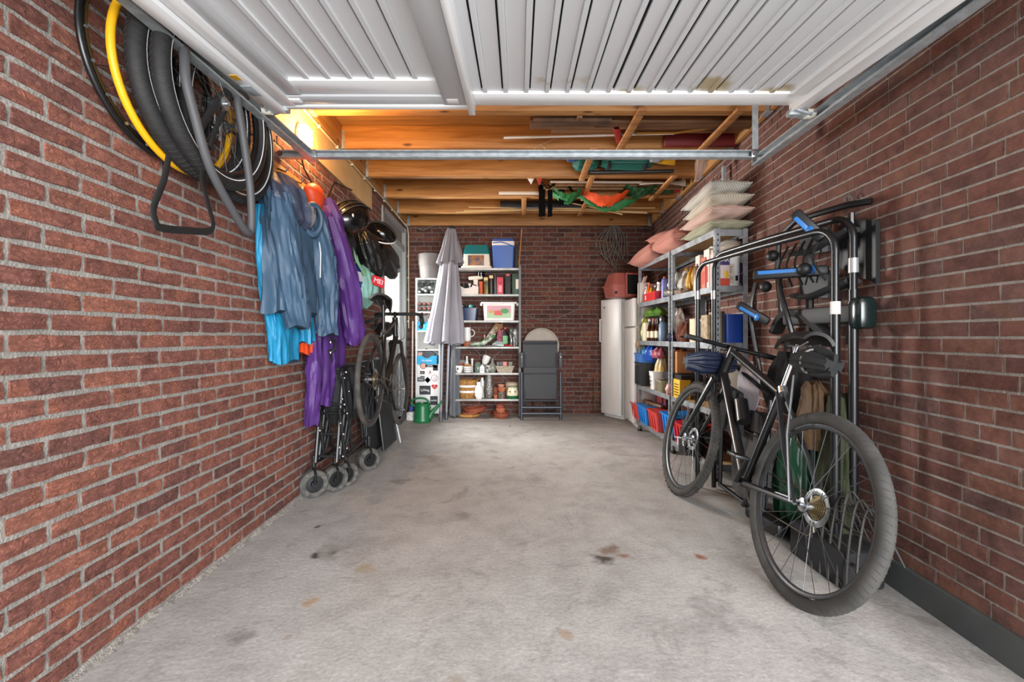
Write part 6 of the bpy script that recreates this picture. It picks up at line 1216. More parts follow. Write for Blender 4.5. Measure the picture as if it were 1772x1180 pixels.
t = thing('blue_crate', 'plain deep blue plastic crate on the middle board near the bicycle', 'crate', (1.65, 3.47, B2)); BCR = mat('deep_blue_plastic', '#0b3f9c', .35); q = MB(); frust(q, 1.652, 3.47, B2, .17, .2, .185, .22, .22, .02); part('crate', q, BCR, t); q = MB(); frust(q, 1.652, 3.47, B2+.205, .195, .235, .195, .235, .014, .02); part('rim', q, BCR, t)
# board 3
B3 = SZ[1]
def crate(px, d, z, w_, l_, h, m, label, cat='crate', grp=None, slots=False, name='crate'):
    p = SP(px, d, z); t = thing(name, label, cat, p, grp)
    for dx, dy, sx2, sy2 in ((-w_/2, 0, .005, l_), (w_/2, 0, .005, l_), (0, -l_/2, w_, .005), (0, l_/2, w_, .005)): part('side', MB().box(p+V((dx, dy, h/2)), (sx2, sy2, h)), m, t)
    part('bottom', MB().box(p+V((0, 0, .004)), (w_, l_, .006)), m, t); r_ = MB()
    for dx, dy, sx2, sy2 in ((-w_/2-.004, 0, .016, l_+.02), (w_/2, 0, .016, l_+.02), (0, -l_/2-.004, w_, .016), (0, l_/2, w_, .016)): r_.box(p+V((dx, dy, h-.006)), (sx2, sy2, .012))
    part('rim', r_, m, t)
    if slots:
        for k in range(5): part('rib', MB().box(p+V((-w_/2-.006, -l_/2+l_*(k+.5)/5, h*.45)), (.008, .012, h*.8)), m, t)
    return t, p
crate(1118, .1, B3, .2, .34, .26, mat('black_crate', '#26292b', .5), 'black slotted crate at the far end of the lower middle board', slots=True)
crate(1120, .1, B3+.265, .21, .36, .1, BLU, 'light blue tray stacked on the black crate')
crump(1117, .08, B3+.29, .11, .16, mat('sky_film', '#4a9ad0', .4, bump=.6, bscale=12), 'light blue bag in the stacked tray', 91); crump(1128, .08, B3+.29, .08, .17, mat('royal_film', '#1f52b5', .4, bump=.6, bscale=12), 'royal blue bag in the stacked tray', 92); crump(1111, .06, B3+.43, .1, .1, CARD, 'brown paper heap hanging over the far end of the middle boards', 93)
p = SP(1136, .05, B3); t = thing('printed_cup', 'white printed plastic tub with dark letters on the lower middle board', 'tub', p); q = MB(); frust(q, p.x, p.y, B3, .1, .11, .13, .14, .19, .02); part('tub', q, WHP, t)
for k in range(3): text('lettering', ['OVE', 'A OA', 'SG'][k], .035, BLK, t, p+V((-.066-.001, 0, .05+.04*k)), AX(V((-1, 0, -.08)), V((0, -1, 0))))
crump(1143, .1, B3, .08, .34, mat('yellow_pack', '#cfae3c', .5, col2='#e0d9c8', scale=12), 'yellow and cream packet behind the printed tub', 94); crump(1140, .08, B3+.33, .12, .1, mat('maroon_bag'), 'maroon and white cloth on top of the yellow packet', 95)
crate(1152, .06, B3, .12, .14, .12, mat('khaki_plastic', '#8f8a70', .5), 'khaki open basket beside the printed tub', cat='basket', slots=True, name='basket')
crump(1171, .08, B3+.26, .07, .16, mat('orange_pack', '#e38a17', .5, col2='#d5452a', scale=14), 'orange and red snack packet on the lower middle board', 96); t, p = sbox('carton', 1181, .09, B3+.22, (.14, .1, .2), mat('tan_carton', '#a9703c', .7), 'tan carton beside the orange packet', 'box'); t, p = sbox('black_tray', 1180, .12, B3+.14, (.2, .5, .07), BLKF, 'black tray carrying the tan carton', 'tray')
t, p = sbox('yellow_box', 1180, .04, B3, (.1, .16, .17), mat('yellow_carton', '#dba617', .5), 'bright yellow printed carton on the lower middle board', 'box'); [part('print', MB().box(p+V((-.051, 0, .03+.024*k)), (.002, .11, .008)), BLK, t) for k in range(5)]
crump(1166, .05, B3, .06, .14, mat('red_white_pack', '#b8483c', .5, col2='#e2ddd4', scale=24), 'red and white packets left of the yellow carton', 97)
# bottom board
B4 = SZ[0]
def tub(px, d, w_, l_, h, m, label): 
    p = SP(px, d, B4); t = thing('storage_tub', label, 'tub', p, 'tubs on the bottom galvanised board'); q = MB(); frust(q, p.x, p.y, B4, w_*.8, l_*.8, w_, l_, h, .03); part('tub', q, m, t); q = MB(); frust(q, p.x, p.y, B4+h-.012, w_+.02, l_+.02, w_+.024, l_+.024, .014, .03); part('rim', q, m, t)
    for k in (-1, 0, 1): part('rib', MB().box(p+V((-w_*.47, l_*.25*k, h*.5)), (.012, .02, h*.8), (0, -.12, 0), .004), m, t)
    return p
REDT = mat('coral_red_tub', '#cc4540', .4); BLT = mat('bright_blue_tub', '#1f7fd0', .4)
tub(1115, .1, .26, .28, .18, REDT, 'red tub at the far end of the bottom board'); tub(1130, .1, .28, .34, .2, BLT, 'bright blue tub between the two red ones'); tub(1150, .1, .28, .32, .2, REDT, 'red tub near the middle post'); tub(1176, .12, .26, .36, .22, BLT, 'blue tub partly behind the bicycle front wheel'); tub(1197, .1, .26, .30, .2, mat('true_red_tub', '#b81f25', .4), 'deep red tub behind the bicycle front wheel')
for i, (px, dz_, an) in enumerate(((1114, .2, .1), (1124, .215, -.15), (1136, .225, .2))): p = SP(px, .1, B4+dz_); onz('wood_offcut', MB().box(p, (.09, .34, .03), (0, .15, an), .004), OLDW, ['dark wood offcut lying over the far red tub', 'longest wood offcut across the blue tub', 'wood offcut with light end across the second red tub'][i], 'wood piece', 'wood offcuts on the tubs')
p = SP(1130, .26, B4+.2); onz('pink_board', MB().box(p+V((0, 0, .09)), (.02, .8, .2), (0, 0, .08), .004), mat('faded_red_board', '#a5474a', .6), 'faded red board standing behind the tubs', 'board')
bgp = V((1.44, 3.72, B4)); mb = MB(); cloth(mb, [(bgp, .14, .09), (bgp+V((0, 0, .1)), .16, .1), (bgp+V((.02, 0, .25)), .12, .08), (bgp+V((.03, 0, .36)), .04, .03)], V((0, 1, 0)), V((1, 0, 0)), folds=4, seed=98, n=44); t = thing('gym_bag', 'black drawstring bag with white lettering seen through the front wheel', 'bag', bgp); part('bag_body', mb, BLKF, t); text('lettering', 'TUS', .11, WHT, t, bgp+V((-.085, -.09, .10)), AX(V((-.75, -.66, 0)), V((.66, -.75, 0))))
for i, (yy, zz, r) in enumerate(((3.4, B4+.06, .055), (3.42, B4+.2, .05))): onz('headlight', MB().lathe([(.001, 0), (r*.5, 0), (r*.8, .03), (r, .07), (r*.96, .075), (.001, .06)], (1.50, yy, zz), 20, AX(V((-.7, -.7, 0)))), mat('black_glass', '#2a2a2c', .15, .4), ['round dark lamp on the bottom board behind the front wheel', 'smaller round lamp just above the first one'][i], 'lamp part', 'lamps on the bottom board')
# cushions on top
def cushion(c, w_, l_, h, m, label, ang=0, tilt=0, droop=0, cat='cushion'):
    R = Euler((tilt, 0, ang)).to_matrix(); c = V(c); t = thing('cushion', label, cat, c, 'cushions on top of the galvanised shelving'); n = 22; T = []; Bt = []
    for i in range(n+1):
        a = -1+2*i/n; r1 = []; r2 = []
        for j in range(n+1):
            b = -1+2*j/n; k = 1.25*(max(0, 1-abs(a)**2.6)*max(0, 1-abs(b)**2.6))**.5; pin = 1-.07*(1-abs(a)**2)*abs(b)-.0; x = a*w_/2*(1-.06*(1-b*b)*abs(a)); y = b*l_/2*(1-.06*(1-a*a)*abs(b)); wv = .004*sin(a*9+b*7)
            dr = -droop*max(0, b*-1-.2)**2-droop*.0; r1.append(c+R @ V((x, y, h/2*k+wv+dr+h/2))); r2.append(c+R @ V((x, y, -h/2*k*.8+wv+dr+h/2)))
        T.append(r1); Bt.append(r2)
    mb = MB(); mb.grid([list(reversed(r)) for r in T]); mb.grid(Bt); part('cover', mb, m, t, smooth=70)
    E = [T[i][0] for i in range(n)]+[T[n][j] for j in range(n)]+[T[i][n] for i in range(n, 0, -1)]+[T[0][j] for j in range(n, 0, -1)]; part('piping', MB().tube(E, .005, 6, True), m, t); return t
ZT = SZ[4]
def ck(nm, a, b): return wave_mat(nm, a, b, 330, dots=True, rough=.9, bands=.55)
cushion((1.60, 3.62, ZT), .34, .58, .10, ck('sage_check', '#a9a88f', '#8d8c75'), 'greenish grey cushion at the bottom of the cushion stack', .02)
cushion((1.59, 3.60, ZT+.09), .35, .58, .105, ck('pink_check', '#d0b3a6', '#b39084'), 'pinkish checked cushion second from the bottom of the stack', .03, -.04)
cushion((1.60, 3.60, ZT+.18), .34, .56, .11, ck('beige_check', '#c7bfae', '#a19a8a'), 'beige checked cushion third in the stack', -.02, -.06)
cushion((1.60, 3.62, ZT+.275), .34, .56, .11, ck('grey_check', '#c9c5bb', '#8f8c84'), 'grey checked cushion topping the stack', .03, -.09)
st_ = wave_mat('pink_stripe', '#b57d6f', '#a06659', 300, 'Y', .9)
cushion((1.545, 4.22, ZT-.01), .42, .62, .20, st_, 'dusty pink striped cushion lying behind the cushion stack', .03); cushion((1.52, 4.84, ZT-.03), .46, .74, .20, st_, 'dusty pink cushion sagging over the far end of the shelving', .05, -.05, -.0); 
cushion((1.57, 4.52, ZT+.10), .34, .5, .15, st_, 'dusty pink cushion lying on top of the other two pink ones', .3, .14)
wb_ = thing('wall_bracket', 'galvanised wall bracket standing behind the cushion stack with a thin cable', 'bracket', RW(3.9, 2.2, .0)); part('rail', MB().box(RW(3.75, 2.27, .05), (.03, .03, .5), None, .002), GALV, wb_); part('cable', MB().tube([RW(3.75, 2.52, .05), RW(4.3, 2.42, .06), RW(5.0, 2.38, .04), RW(6.0, 2.34, .03)], .004, 5), BC, wb_); part('chain', MB().tube([RW(3.95, 2.5, .06), RW(3.96, 2.2, .07)], .005, 5), STEEL, wb_)
# ------------------------------------------------------------------ black tube arches
def arch(xn, yn, xf, yf, zt, label, grp):
    t = thing('tube_arch', label, 'tube frame', (xn, yn, floor_z(xn, yn)), grp); d = V((xf-xn, yf-yn, 0)); L_ = d.length; u = d/L_; a = V((xn, yn, 0)); R_ = .11
    pts = [a+V((0, 0, floor_z(xn, yn)))]+[a+V((0, 0, z)) for z in (.5, 1.0, zt-R_)]+[a+u*(R_-R_*cos(k*pi/12))+V((0, 0, zt-R_+R_*sin(k*pi/12))) for k in range(1, 6)]+[a+u*R_+V((0, 0, zt)), a+u*L_*.5+V((0, 0, zt+.005)), a+u*(L_-R_)+V((0, 0, zt))]
    pts += [a+u*(L_-R_+R_*sin(k*pi/12))+V((0, 0, zt-R_+R_*cos(k*pi/12))) for k in range(1, 6)]+[a+u*L_+V((0, 0, zt-R_)), a+u*L_+V((0, 0, .9)), a+u*L_+V((0, 0, .0))]
    part('tube', MB().tube(pts, .0165, 14), BLKM, t, label='bent black steel tube'); part('near_sleeve', MB().cyl(a+V((0, 0, .02)), a+V((0, 0, zt-.36)), .0205, 14), BLKM, t)
    part('label_sticker', MB().cyl(a+V((0, 0, 1.195)), a+V((0, 0, 1.255)), .0212, 14), mat('off_white_label', '#d6d2cb', .5), t); part('far_collar', MB().cyl(a+u*L_+V((0, 0, 1.36)), a+u*L_+V((0, 0, 1.42)), .0195, 12), STEEL, t); return t, a
t, a = arch(1.50, 2.11, 1.30, 3.24, 1.61, 'black bent tube arch with white label standing behind the big bicycle, the front one', 'black tube arches'); t, a = arch(1.605, 2.135, 1.41, 3.22, 1.675, 'rear black tube arch with silver tape band, closest to the wall', 'black tube arches'); part('silver_tape', MB().cyl(a+V((0, 0, 1.395)), a+V((0, 0, 1.465)), .0215, 14), mat('silver_tape', '#a9a9aa', .35, .5), t)
# ------------------------------------------------------------------ bicycle carrier hung on the wall
cr = thing('bicycle_carrier', 'black car bicycle carrier with blue levers hung high on the wall behind the arches', 'bicycle carrier', RW(2.5, 1.2, 0)); CB = mat('carrier_black', '#17181a', .5); CGR = mat('carrier_grey', '#2c2d2f', .6)
def rt_(pts, r, nm='tube', m=BLKM, flat=1): return part(nm, MB().tube(pts, r, 8, flat=flat), m, cr)
rt_([RW(2.12, 1.735, .04), RW(2.2, 1.74, .10), RW(2.55, 1.76, .14), RW(2.72, 1.70, .15), RW(2.76, 1.5, .14), RW(2.74, 1.2, .12)], .017, 'main_bar')
rt_([RW(2.2, 1.70, .08), RW(2.2, 1.3, .08), RW(2.22, 1.05, .08)], .015, 'side_bar'); rt_([RW(2.5, 1.72, .1), RW(2.5, 1.2, .1), RW(2.5, .95, .1)], .02, 'side_bar', CB)
part('plate', MB().prism([(-.13, -.16), (.12, -.05), (.13, .22), (-.13, .14)], .02, RW(2.24, 1.50, .03), Matrix((uR, V((0, 0, 1)), uR.cross(V((0, 0, 1))))).transposed()), CB, cr)
for z_, w_ in ((1.58, .10), (1.33, .10)): part('wheel_tray', MB().tube(smoothp([RW(2.16, z_+.03, .10), RW(2.3, z_, .12), RW(2.45, z_-.02, .12), RW(2.62, z_+.0, .1)], 5), .05, 8, flat=.35), CGR, cr)
[part('tray_plate', MB().prism([(-.12, -.07), (.12, -.05), (.12, .06), (.0, .09), (-.12, .05)], .02, RW(2.42, z_, .13), Matrix((uR, V((0, 0, 1)), uR.cross(V((0, 0, 1))))).transposed()), CGR, cr) for z_ in (1.60, 1.36)]
part('lamp_board', MB().box(RW(2.4, 1.20, .12), (.06, .56, .09), None, .02), CGR, cr); part('rear_lamp', MB().box(RW(2.10, 1.20, .10), (.09, .10, .15), None, .03), mat('dark_lens', '#12201f', .2), cr)
for y_, z_, ln, an in ((2.45, 1.44, .26, 0), (2.28, 1.66, .10, .9), (2.86, 1.24, .12, .6)):
    c = RW(y_, z_, .24); R = Euler((an, 0, radians(55))).to_matrix(); hb_ = part('clamp_arm', MB().box(c, (.05, ln+.10, .055), R, .018), CB, cr); part('blue_lever', MB().box(c+V((-.032, 0, .008)), (.014, ln, .026), R, .006).ell(c+V((-.034, 0, .008))+R @ V((0, -ln/2, 0)), (.012, .03, .026), 14, 8), mat('lever_blue', '#2c6cb0', .4), hb_)
rt_(smoothp([RW(2.62, 1.44, .20), RW(2.60, 1.36, .21), RW(2.54, 1.2, .2), RW(2.52, 1.05, .18), RW(2.54, .8, .18)], 4), .015, 'hook_arm'); rt_(smoothp([RW(2.9, 1.44, .2), RW(2.93, 1.25, .22), RW(2.86, .9, .2), RW(2.84, .75, .18)], 4), .014, 'hook_arm')
for y_, z_ in ((2.78, 1.40), (2.7, 1.58), (2.38, 1.45)): part('clamp_knob', MB().ell(RW(y_, z_, .2), (.035, .035, .035), 12, 8), CB, cr)
for k in range(5): rt_(smoothp([RW(2.3+.08*k, 1.62, .15), RW(2.33+.08*k, 1.5, .19), RW(2.3+.1*k, 1.38, .14)], 4), .006, 'strap', BLKF)
part('frame_bag', MB().tube(smoothp([RW(2.85, 1.12, .1), RW(2.7, 1.22, .12), RW(2.5, 1.2, .12), RW(2.35, 1.1, .1)], 4), .045, 8, flat=.6), CGR, cr)
part('yellow_tag', MB().ell(RW(2.42, 1.70, .17), (.01, .02, .02), 8, 6), mat('hi_vis_yellow', '#c8d020', .4), cr); part('ring_hook', MB().torus(RW(2.28, 1.79, .04), .02, .004, axB, 14, 6), STEEL, cr)
# ------------------------------------------------------------------ junk between the bicycle and the wall
tr = thing('folded_trailer', 'folded dark grey fabric bicycle trailer standing behind the big bicycle', 'trailer', (1.42, 2.85, 0)); TF = mat('trailer_fabric', '#3c3b3a', .85, var=.15, scale=8, bump=.3)
mb = MB(); cloth(mb, [(V((1.44, 2.80, .08)), .22, .05), (V((1.45, 2.80, .25)), .25, .06), (V((1.48, 2.82, .48)), .24, .06), (V((1.49, 2.84, .62)), .2, .04)], V((.1, 1, 0)).normalized(), V((1, 0, 0)), folds=4, seed=101, amp=.06); part('fabric_body', mb, TF, tr)
for a_, b__ in (((1.40, 3.1, .05), (1.44, 3.12, .95)), ((1.40, 2.56, .04), (1.46, 2.58, .72)), ((1.44, 3.12, .95), (1.48, 2.62, .74)), ((1.40, 2.56, .06), (1.40, 3.1, .06)), ((1.42, 2.6, .5), (1.43, 3.1, .52))): part('frame_tube', MB().tube([a_, b__], .014, 8), BLKM, tr)
part('black_pocket', MB().prism([(-.13, -.14), (.13, -.14), (.13, .12), (-.10, .16)], .03, V((1.38, 2.86, .62)), Matrix(((0, 0, -1), (-1, 0, 0), (0, 1, 0)))), BLKF, tr)
part('skid', MB().box((1.42, 2.52, .05), (.12, .3, .07), (0, 0, .1), .02), BLK, tr)
for y_, z_, c, lb, r in ((3.0, .80, '#8a7f6a', 'olive beige oval board standing in the trailer pocket', .07), (2.85, .76, '#a79a9c', 'pinkish oval board with lilac edge standing in the trailer pocket', .085)):
    onz('oval_board', MB().lathe([(.001, -.006), (r*.95, -.006), (r, 0), (r*.95, .006), (.001, .006)], (1.47, y_, z_), 28, AX(V((-.9, -.4, 0)), V((.4, -.9, 0))), sq=2.0), mat('c'+c, c, .5), lb, 'oval board', 'oval boards in the trailer')
mb = MB(); cloth(mb, [(V((1.56, 2.5, floor_z(1.56, 2.5)+.0)), .12, .08), (V((1.56, 2.5, .25)), .14, .1), (V((1.57, 2.5, .48)), .12, .08), (V((1.58, 2.5, .62)), .06, .04)], V((0, 1, 0)), V((1, 0, 0)), folds=5, seed=103); solo('green_bag', mb, creased('bottle_green', '#15402b', .35), 'glossy dark green bag behind the bicycle frame', 'bag')
mb = MB(); cloth(mb, [(V((1.57, 2.36, .5)), .08, .06), (V((1.57, 2.37, .66)), .10, .07), (V((1.58, 2.38, .80)), .07, .05), (V((1.58, 2.38, .84)), .03, .03)], V((0, 1, 0)), V((1, 0, 0)), folds=6, seed=104, amp=.2); solo('tan_bag', mb, mat('tan_paper', '#5a432a', .7, bump=.5), 'crumpled tan paper bag above the green bag', 'bag')
mb = MB(); cloth(mb, [(V((1.58, 2.22, floor_z(1.58, 2.22))), .09, .07), (V((1.58, 2.22, .3)), .10, .08), (V((1.60, 2.22, .62)), .08, .06), (V((1.61, 2.22, .80)), .05, .04)], V((0, 1, 0)), V((1, 0, 0)), folds=5, seed=105, amp=.15); solo('moss_bag', mb, mat('moss_cloth', '#262c12', .8, bump=.5), 'moss green sack standing against the wall behind the seat tube', 'sack')
rk_ = thing('folded_metal_racks', 'tangle of grey metal wire racks on the floor behind the near wheel', 'rack', (1.5, 1.95, floor_z(1.5, 1.95))); 
for k in range(6):
    y_ = 1.85+.055*k; zf = floor_z(1.45, y_); part('wire', MB().tube(smoothp([(1.40, y_, zf+.01), (1.44, y_+.03, .22), (1.53, y_+.08, .34+.02*(k % 3)), (1.62, y_+.02, .12)], 4), .006, 6), mat('dull_wire', '#3c3a38', .6, .5), rk_)
for z_ in (.10, .22, .32): part('cross_wire', MB().tube([(1.42+z_*.25, 1.85, z_), (1.44+z_*.25, 2.3, z_+.01)], .007, 6), mat('dull_wire'), rk_)
onz('black_case', MB().box((1.50, 2.12, .09+floor_z(1.5, 2.1)), (.2, .36, .17), (0, 0, .05), .02), BLKF, 'black case on the floor behind the near wheel', 'case')
mb = MB(); cloth(mb, [(V((1.60, 2.62, 1.0)), .07, .05), (V((1.60, 2.62, .9)), .15, .08), (V((1.58, 2.62, .75)), .18, .09), (V((1.57, 2.62, .66)), .12, .06)], V((0, 1, 0)), V((1, 0, 0)), folds=5, seed=106); solo('dark_cover', mb, BLKF, 'black cloth cover hanging below the bicycle carrier', 'cover')
# ------------------------------------------------------------------ things stored between the joists
g = 'battens nailed under the joists'
for x, y0_, y1_, lb in ((.825, 2.98, 3.70, 'pine batten under the first visible joist bay, nearer the garage middle'), (1.49, 2.98, 3.70, 'pine batten under the first visible joist bay, beside the track hanger'), (.61, 3.60, 4.34, 'short batten under the bay with the teal bags'),
                        (.71, 4.24, 4.98, 'batten under the tent bag bay, nearer the garage middle'), (1.48, 4.24, 4.98, 'batten under the paddle blade'), (.77, 4.92, 5.60, 'short batten crossing the bamboo sticks'), (.06, 4.92, 5.60, 'narrow batten holding the left end of the bamboo sticks')):
    t = thing('batten', lb, 'batten', (x, (y0_+y1_)/2, 2.60), g); part('batten_wood', MB().box((x, (y0_+y1_)/2, 2.616), (.055, y1_-y0_, .022), (0, 0, jit(.03)), .003), BATTEN, t); [part('screw', MB().cyl((x, yy, 2.600), (x, yy, 2.606), .006, 8), STEEL, t) for yy in (y0_+.06, y1_-.06)]
def plank(x0, x1, y, z, w_, h, m, lb, grp='planks stored between the joists', cat='plank', ang=0):
    return solo('plank', MB().box(((x0+x1)/2, y, z), (x1-x0, w_, h), (0, ang, 0), .003), m, lb, cat, grp)
plank(.08, 1.72, 3.26, 2.655, .12, .04, OLDW, 'dark old plank lowest in the first joist bay'); plank(.38, 1.72, 3.30, 2.70, .14, .04, mat('weathered_wood', '#5b4230', .8, var=.3, scale=10), 'grey brown plank on top of the dark old one'); plank(.25, 1.70, 3.40, 2.69, .10, .05, wood_mat('brown_plank', '#8a5c34', '#6b4426', False), 'mid brown plank behind the dark old one'); plank(.1, .66, 3.18, 2.64, .05, .05, mat('weathered_wood'), 'short weathered stick end with a square block')
onz('wooden_block', MB().box((.43, 3.15, 2.66), (.04, .09, .09), (0, .1, 0), .006), OLDW, 'square wooden block around the weathered stick', 'block')
onz('white_rod', MB().tube([(-.12, 3.52, 2.66), (1.2, 3.44, 2.66)], .009, 6), WHP, 'long thin white rod lying across the first joist bay', 'rod')
onz('black_tube', MB().tube([(.56, 3.28, 2.645), (1.15, 3.30, 2.66)], .014, 8), BLKM, 'black tube resting on the batten of the first bay', 'tube')
onz('red_board', MB().box((1.46, 3.585, 2.695), (.58, .04, .145), None, .004), mat('dark_red_board', '#6e1416', .6), 'dark red board on edge behind the batten by the track hanger', 'board')
onz('yellow_stick', MB().tube([(.9, 3.42, 2.65), (1.2, 3.42, 2.655), (1.6, 3.34, 2.68)], .016, 6, flat=.5), mat('ochre_wood', '#a9772c', .6), 'ochre stick rising towards the red board', 'stick')
onz('red_tool', MB().box((.76, 3.42, 2.66), (.05, .3, .05), (0, 0, -.3), .008), mat('red_saw', '#a4241e', .5), 'red object lying behind the first batten', 'tool'); onz('wooden_handle', MB().box((.74, 3.3, 2.665), (.09, .12, .04), (0, 0, -.2), .015), BATTEN, 'pale wooden handle above the red object', 'handle tool')
onz('brown_sheet', MB().box((1.55, 3.22, 2.74), (.4, .2, .012), (0, .1, 0), .003), OLDW, 'dark sheet lying above the planks by the wall', 'sheet')
# bay 2
TEAL = mat('teal_bag_cloth', '#0f5c50', .6, bump=.3, bscale=20)
def bagx(x0, x1, y, z, ry, rz, m, lb, seed, cat='bag', grp=None, name='bag', folds=4, amp=.07):
    mb = MB(); n = 5; path = [(V((x0+(x1-x0)*i/n, y, z)), ry*(.55 if i in (0, n) else 1), rz*(.55 if i in (0, n) else 1)) for i in range(n+1)]
    cloth(mb, path, V((0, 1, 0)), V((0, 0, 1)), folds=folds, amp=amp, seed=seed, n=40); return solo(name, mb, m, lb, cat, grp)
bagx(.50, .72, 4.10, 2.69, .13, .06, TEAL, 'teal cloth bag end left of the batten in the second bay', 111); bagx(.75, 1.22, 4.08, 2.69, .13, .06, TEAL, 'long teal cloth bag with black straps in the second bay', 112)
for x in (.82, 1.15): onz('bag_strap', MB().torus((x, 4.08, 2.69), .10, .012, Matrix(((0, 0, 1), (1, 0, 0), (0, 1, 0))), 24, 6, sy=.62, sq=1.6), BLKF, 'black strap round the long teal bag, '+('at its middle' if x < 1 else 'towards the wall'), 'strap', 'straps of the teal bag')
onz('black_pole', MB().tube([(.66, 4.22, 2.645), (1.46, 4.2, 2.65)], .017, 8), BLK, 'black pole lying in front of the long teal bag', 'pole'); bagx(.42, .55, 3.95, 2.72, .14, .05, mat('blue_cloth', '#27407e', .7), 'blue cloth bundle behind the teal bag end', 113); bagx(1.15, 1.28, 3.95, 2.70, .12, .05, mat('light_grey_cloth', '#9da5ab', .7), 'light grey cloth bundle at the wall end of the teal bag', 114)
onz('yellow_board', MB().box((1.32, 3.98, 2.69), (.16, .30, .02), (0, .2, -.3), .004), mat('yellow_board', '#c9961f', .5), 'yellow board lying flat beyond the teal bag', 'board'); plank(1.2, 1.75, 3.88, 2.70, .2, .02, OLDW, 'dark board under the yellow one in the second bay')
mb = MB(); cloth(mb, [(V((1.53, 3.72, 2.63)), .03, .025), (V((1.53, 3.74, 2.55)), .045, .03), (V((1.52, 3.76, 2.46)), .03, .02), (V((1.50, 3.76, 2.41)), .015, .01)], V((1, 0, 0)), V((0, 1, 0)), folds=4, seed=115, n=30); solo('work_glove', mb, mat('dirty_glove', '#a98d7d', .9), 'pale dirty glove dangling below the crossbar near the wall', 'glove')
onz('string_loop', MB().torus((.17, 3.62, 2.60), .045, .003, AX(V((0, -1, .2))), 20, 5).tube([(.17, 3.62, 2.645), (.3, 3.62, 2.70)], .003, 5), mat('string', '#b9a58a', .8), 'loop of string hanging from the joist above the crossbar', 'string')
# bay 3
p_ = thing('paddle', 'white plastic paddle with long pale shaft in the third bay', 'paddle', (1.0, 4.5, 2.65)); part('shaft', MB().tube([(.32, 4.50, 2.652), (1.25, 4.52, 2.655)], .012, 8), mat('pale_shaft', '#c8beb1', .5), p_)
mb = MB(); G = []
for i in range(13):
    u = i/12; w_ = .085*sin(pi*min(1, .12+u*.95))**.6; G.append([V((1.22+.48*u, 4.54+q*w_*.9, 2.650+.03*q+.012*(1-q*q))) for q in (-1, -.6, -.2, .2, .6, 1)])
mb.sheet(G, .008); part('blade', mb, mat('ivory_plastic', '#d9d2c1', .5), p_)
for i, (y, z, c) in enumerate(((4.62, 2.66, '#8f6c4a'), (4.66, 2.69, '#7b5a3b'), (4.72, 2.66, '#a07a52'))): plank(.38-.06*i, 1.72, y, z, .04, .03, mat('slat'+c, c, .7, var=.2), ['lower of the thin slats beside the paddle', 'upper thin slat behind the paddle', 'lightest thin slat behind the paddle'][i], 'thin slats in the third bay', 'slat')
STK = mat('black_webbing', '#060606', .9, spec=.1)
for i, (x, w_, z1) in enumerate(((.245, .07, 2.36), (.33, .05, 2.36), (.45, .055, 2.48))):
    y = 4.72; mb = MB(); G = [[V((x-w_/2+jit(.003)+w_*k/3, y+.01*sin(j*2+k), 2.70-(2.70-z1)*j/7)) for k in range(4)] for j in range(8)]; mb.sheet(G, .004); onz('webbing_strap', mb, STK, ['widest black strap hanging from the third bay', 'black strap hanging close beside the widest one', 'shorter black strap over the green cloth'][i], 'strap', 'black straps hanging from the third bay')
onz('strap_tangle', MB().tube(smoothp([(.22, 4.6, 2.70), (.3, 4.6, 2.62), (.38, 4.62, 2.68), (.5, 4.62, 2.66), (.56, 4.64, 2.60)], 4), .022, 6, flat=.4), STK, 'tangle of black straps at the joist edge', 'strap')
GCL = creased('green_tent_cloth', '#1f6b33', .6); OCL = creased('orange_tent_cloth', '#d34a18', .6)
def sag(x0, x1, y0_, y1_, z0_, dep, m, lb, name='tent_cloth'):
    dep *= 1.25; G = [[V((x0+(x1-x0)*i/14, y0_+(y1_-y0_)*j/8, z0_-dep*sin(pi*i/14)*(.5+.5*sin(pi*j/8))+.012*sin(i*2.1+j*1.3))) for j in range(9)] for i in range(15)]; mb = MB(); mb.sheet(G, .006); return solo(name, mb, m, lb, 'cloth', 'tent cloth in the third bay')
sag(.36, .66, 4.62, 4.88, 2.63, .10, GCL, 'green tent cloth sagging left of the batten'); sag(.66, 1.18, 4.64, 4.84, 2.635, .13, OCL, 'orange tent cloth sagging between the battens'); sag(.62, 1.36, 4.82, 4.90, 2.64, .15, GCL, 'green edge of tent cloth sagging around the orange one'); sag(1.1, 1.42, 4.55, 4.82, 2.64, .06, mat('dark_green_cloth', '#174a26', .7), 'dark green tent cloth towards the wall')
bagx(1.40, 1.66, 4.78, 2.665, .03, .03, mat('dark_green_cloth'), 'rolled dark green pole sleeve with white tip', 119, 'roll'); onz('red_tip', MB().cyl((1.66, 4.78, 2.665), (1.72, 4.78, 2.665), .03), RED, 'red and white end of the green pole sleeve', 'cap')
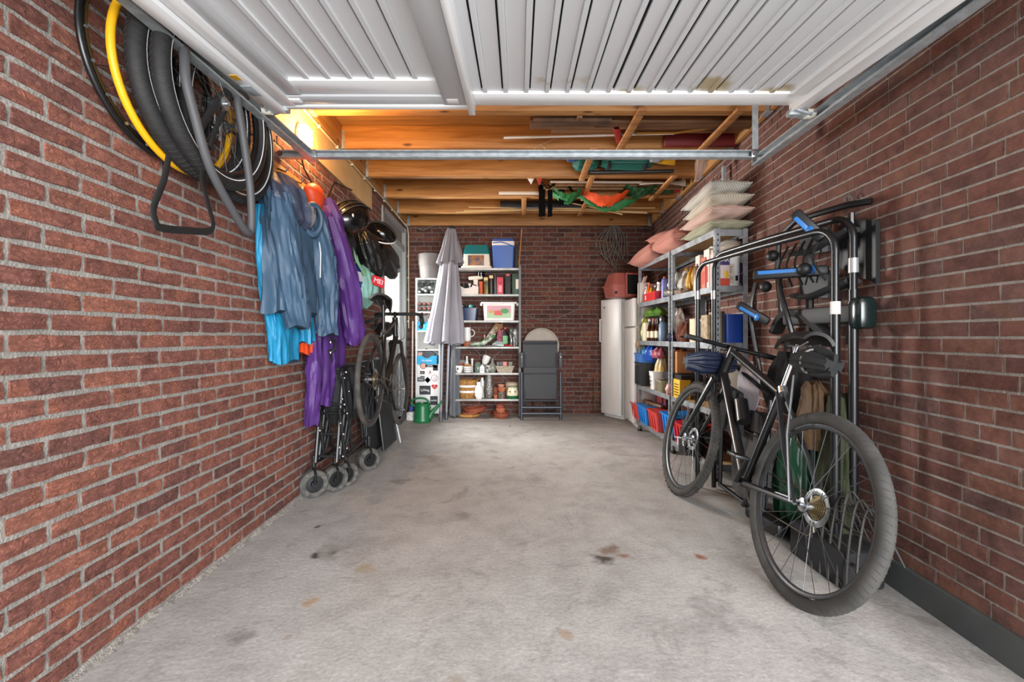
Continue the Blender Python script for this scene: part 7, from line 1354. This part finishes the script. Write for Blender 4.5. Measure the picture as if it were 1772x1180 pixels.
mb = MB(); mb.prism([(-.05, .05), (.06, .05), (.01, -.05)], .01, V((.11, 4.365, 2.63)), axB); solo('pennant', mb, mat('pennant_white', '#e5dfdf', .6), 'white pennant with dark mark hanging at the joist', 'pennant'); mb = MB(); mb.prism([(-.045, .05), (.05, .05), (.0, -.06)], .01, V((.2, 4.365, 2.63)), axB); solo('pennant', mb, mat('pennant_red', '#b02018', .6), 'red and white pennant next to the black straps', 'pennant')
onz('white_pole', MB().tube([(-.22, 4.86, 2.655), (.24, 4.86, 2.655)], .018, 8), mat('cream_pole', '#ded3c3', .5), 'cream pole sticking out left of the black straps', 'pole')
# bay 4
onz('black_roll', MB().tube([(-.22, 5.30, 2.67), (.2, 5.3, 2.67), (1.2, 5.3, 2.67)], .035, 10), BLKF, 'black fabric roll lying across the fourth bay', 'roll'); onz('grey_rod', MB().tube([(-.25, 5.38, 2.645), (.8, 5.38, 2.645)], .012, 6), mat('grey_pole'), 'grey rod in front of the black roll', 'rod'); onz('dark_green_rod', MB().tube([(-.12, 5.46, 2.65), (1.0, 5.46, 2.65)], .016, 6), mat('dark_green_case'), 'dark green rod lowest in the fourth bay', 'rod')
rnd = random.Random(4)
for i, (xa, ya, za, xb, yb_, zb) in enumerate(((-.75, 5.3, 2.57, .9, 5.5, 2.65), (-.66, 5.35, 2.60, .7, 5.46, 2.645), (-.6, 5.3, 2.63, .95, 5.52, 2.64), (-.2, 5.45, 2.645, 1.55, 5.4, 2.60), (.1, 5.45, 2.64, 1.42, 5.3, 2.56), (.3, 5.4, 2.65, 1.50, 5.2, 2.53), (.25, 5.5, 2.655, 1.62, 5.3, 2.62), (.5, 5.3, 2.70, 1.2, 5.15, 2.50))):
    onz('bamboo_stick', MB().tube([(xa, ya, za), ((xa+xb)/2, (ya+yb_)/2, (za+zb)/2+.01), (xb, yb_, zb)], .007, 6), mat('bamboo', '#c9a874', .6), ['bamboo stick drooping lowest towards the parasol', 'bamboo stick just above the lowest one by the parasol', 'highest bamboo stick pointing towards the parasol', 'bamboo stick reaching above the shelving', 'bamboo stick fanning out second from the wall', 'bamboo stick drooping most towards the brick wall', 'longest bamboo stick reaching the wall side', 'short bamboo stick crossing the fan steeply'][i], 'stick', 'bamboo sticks under the fourth bay')
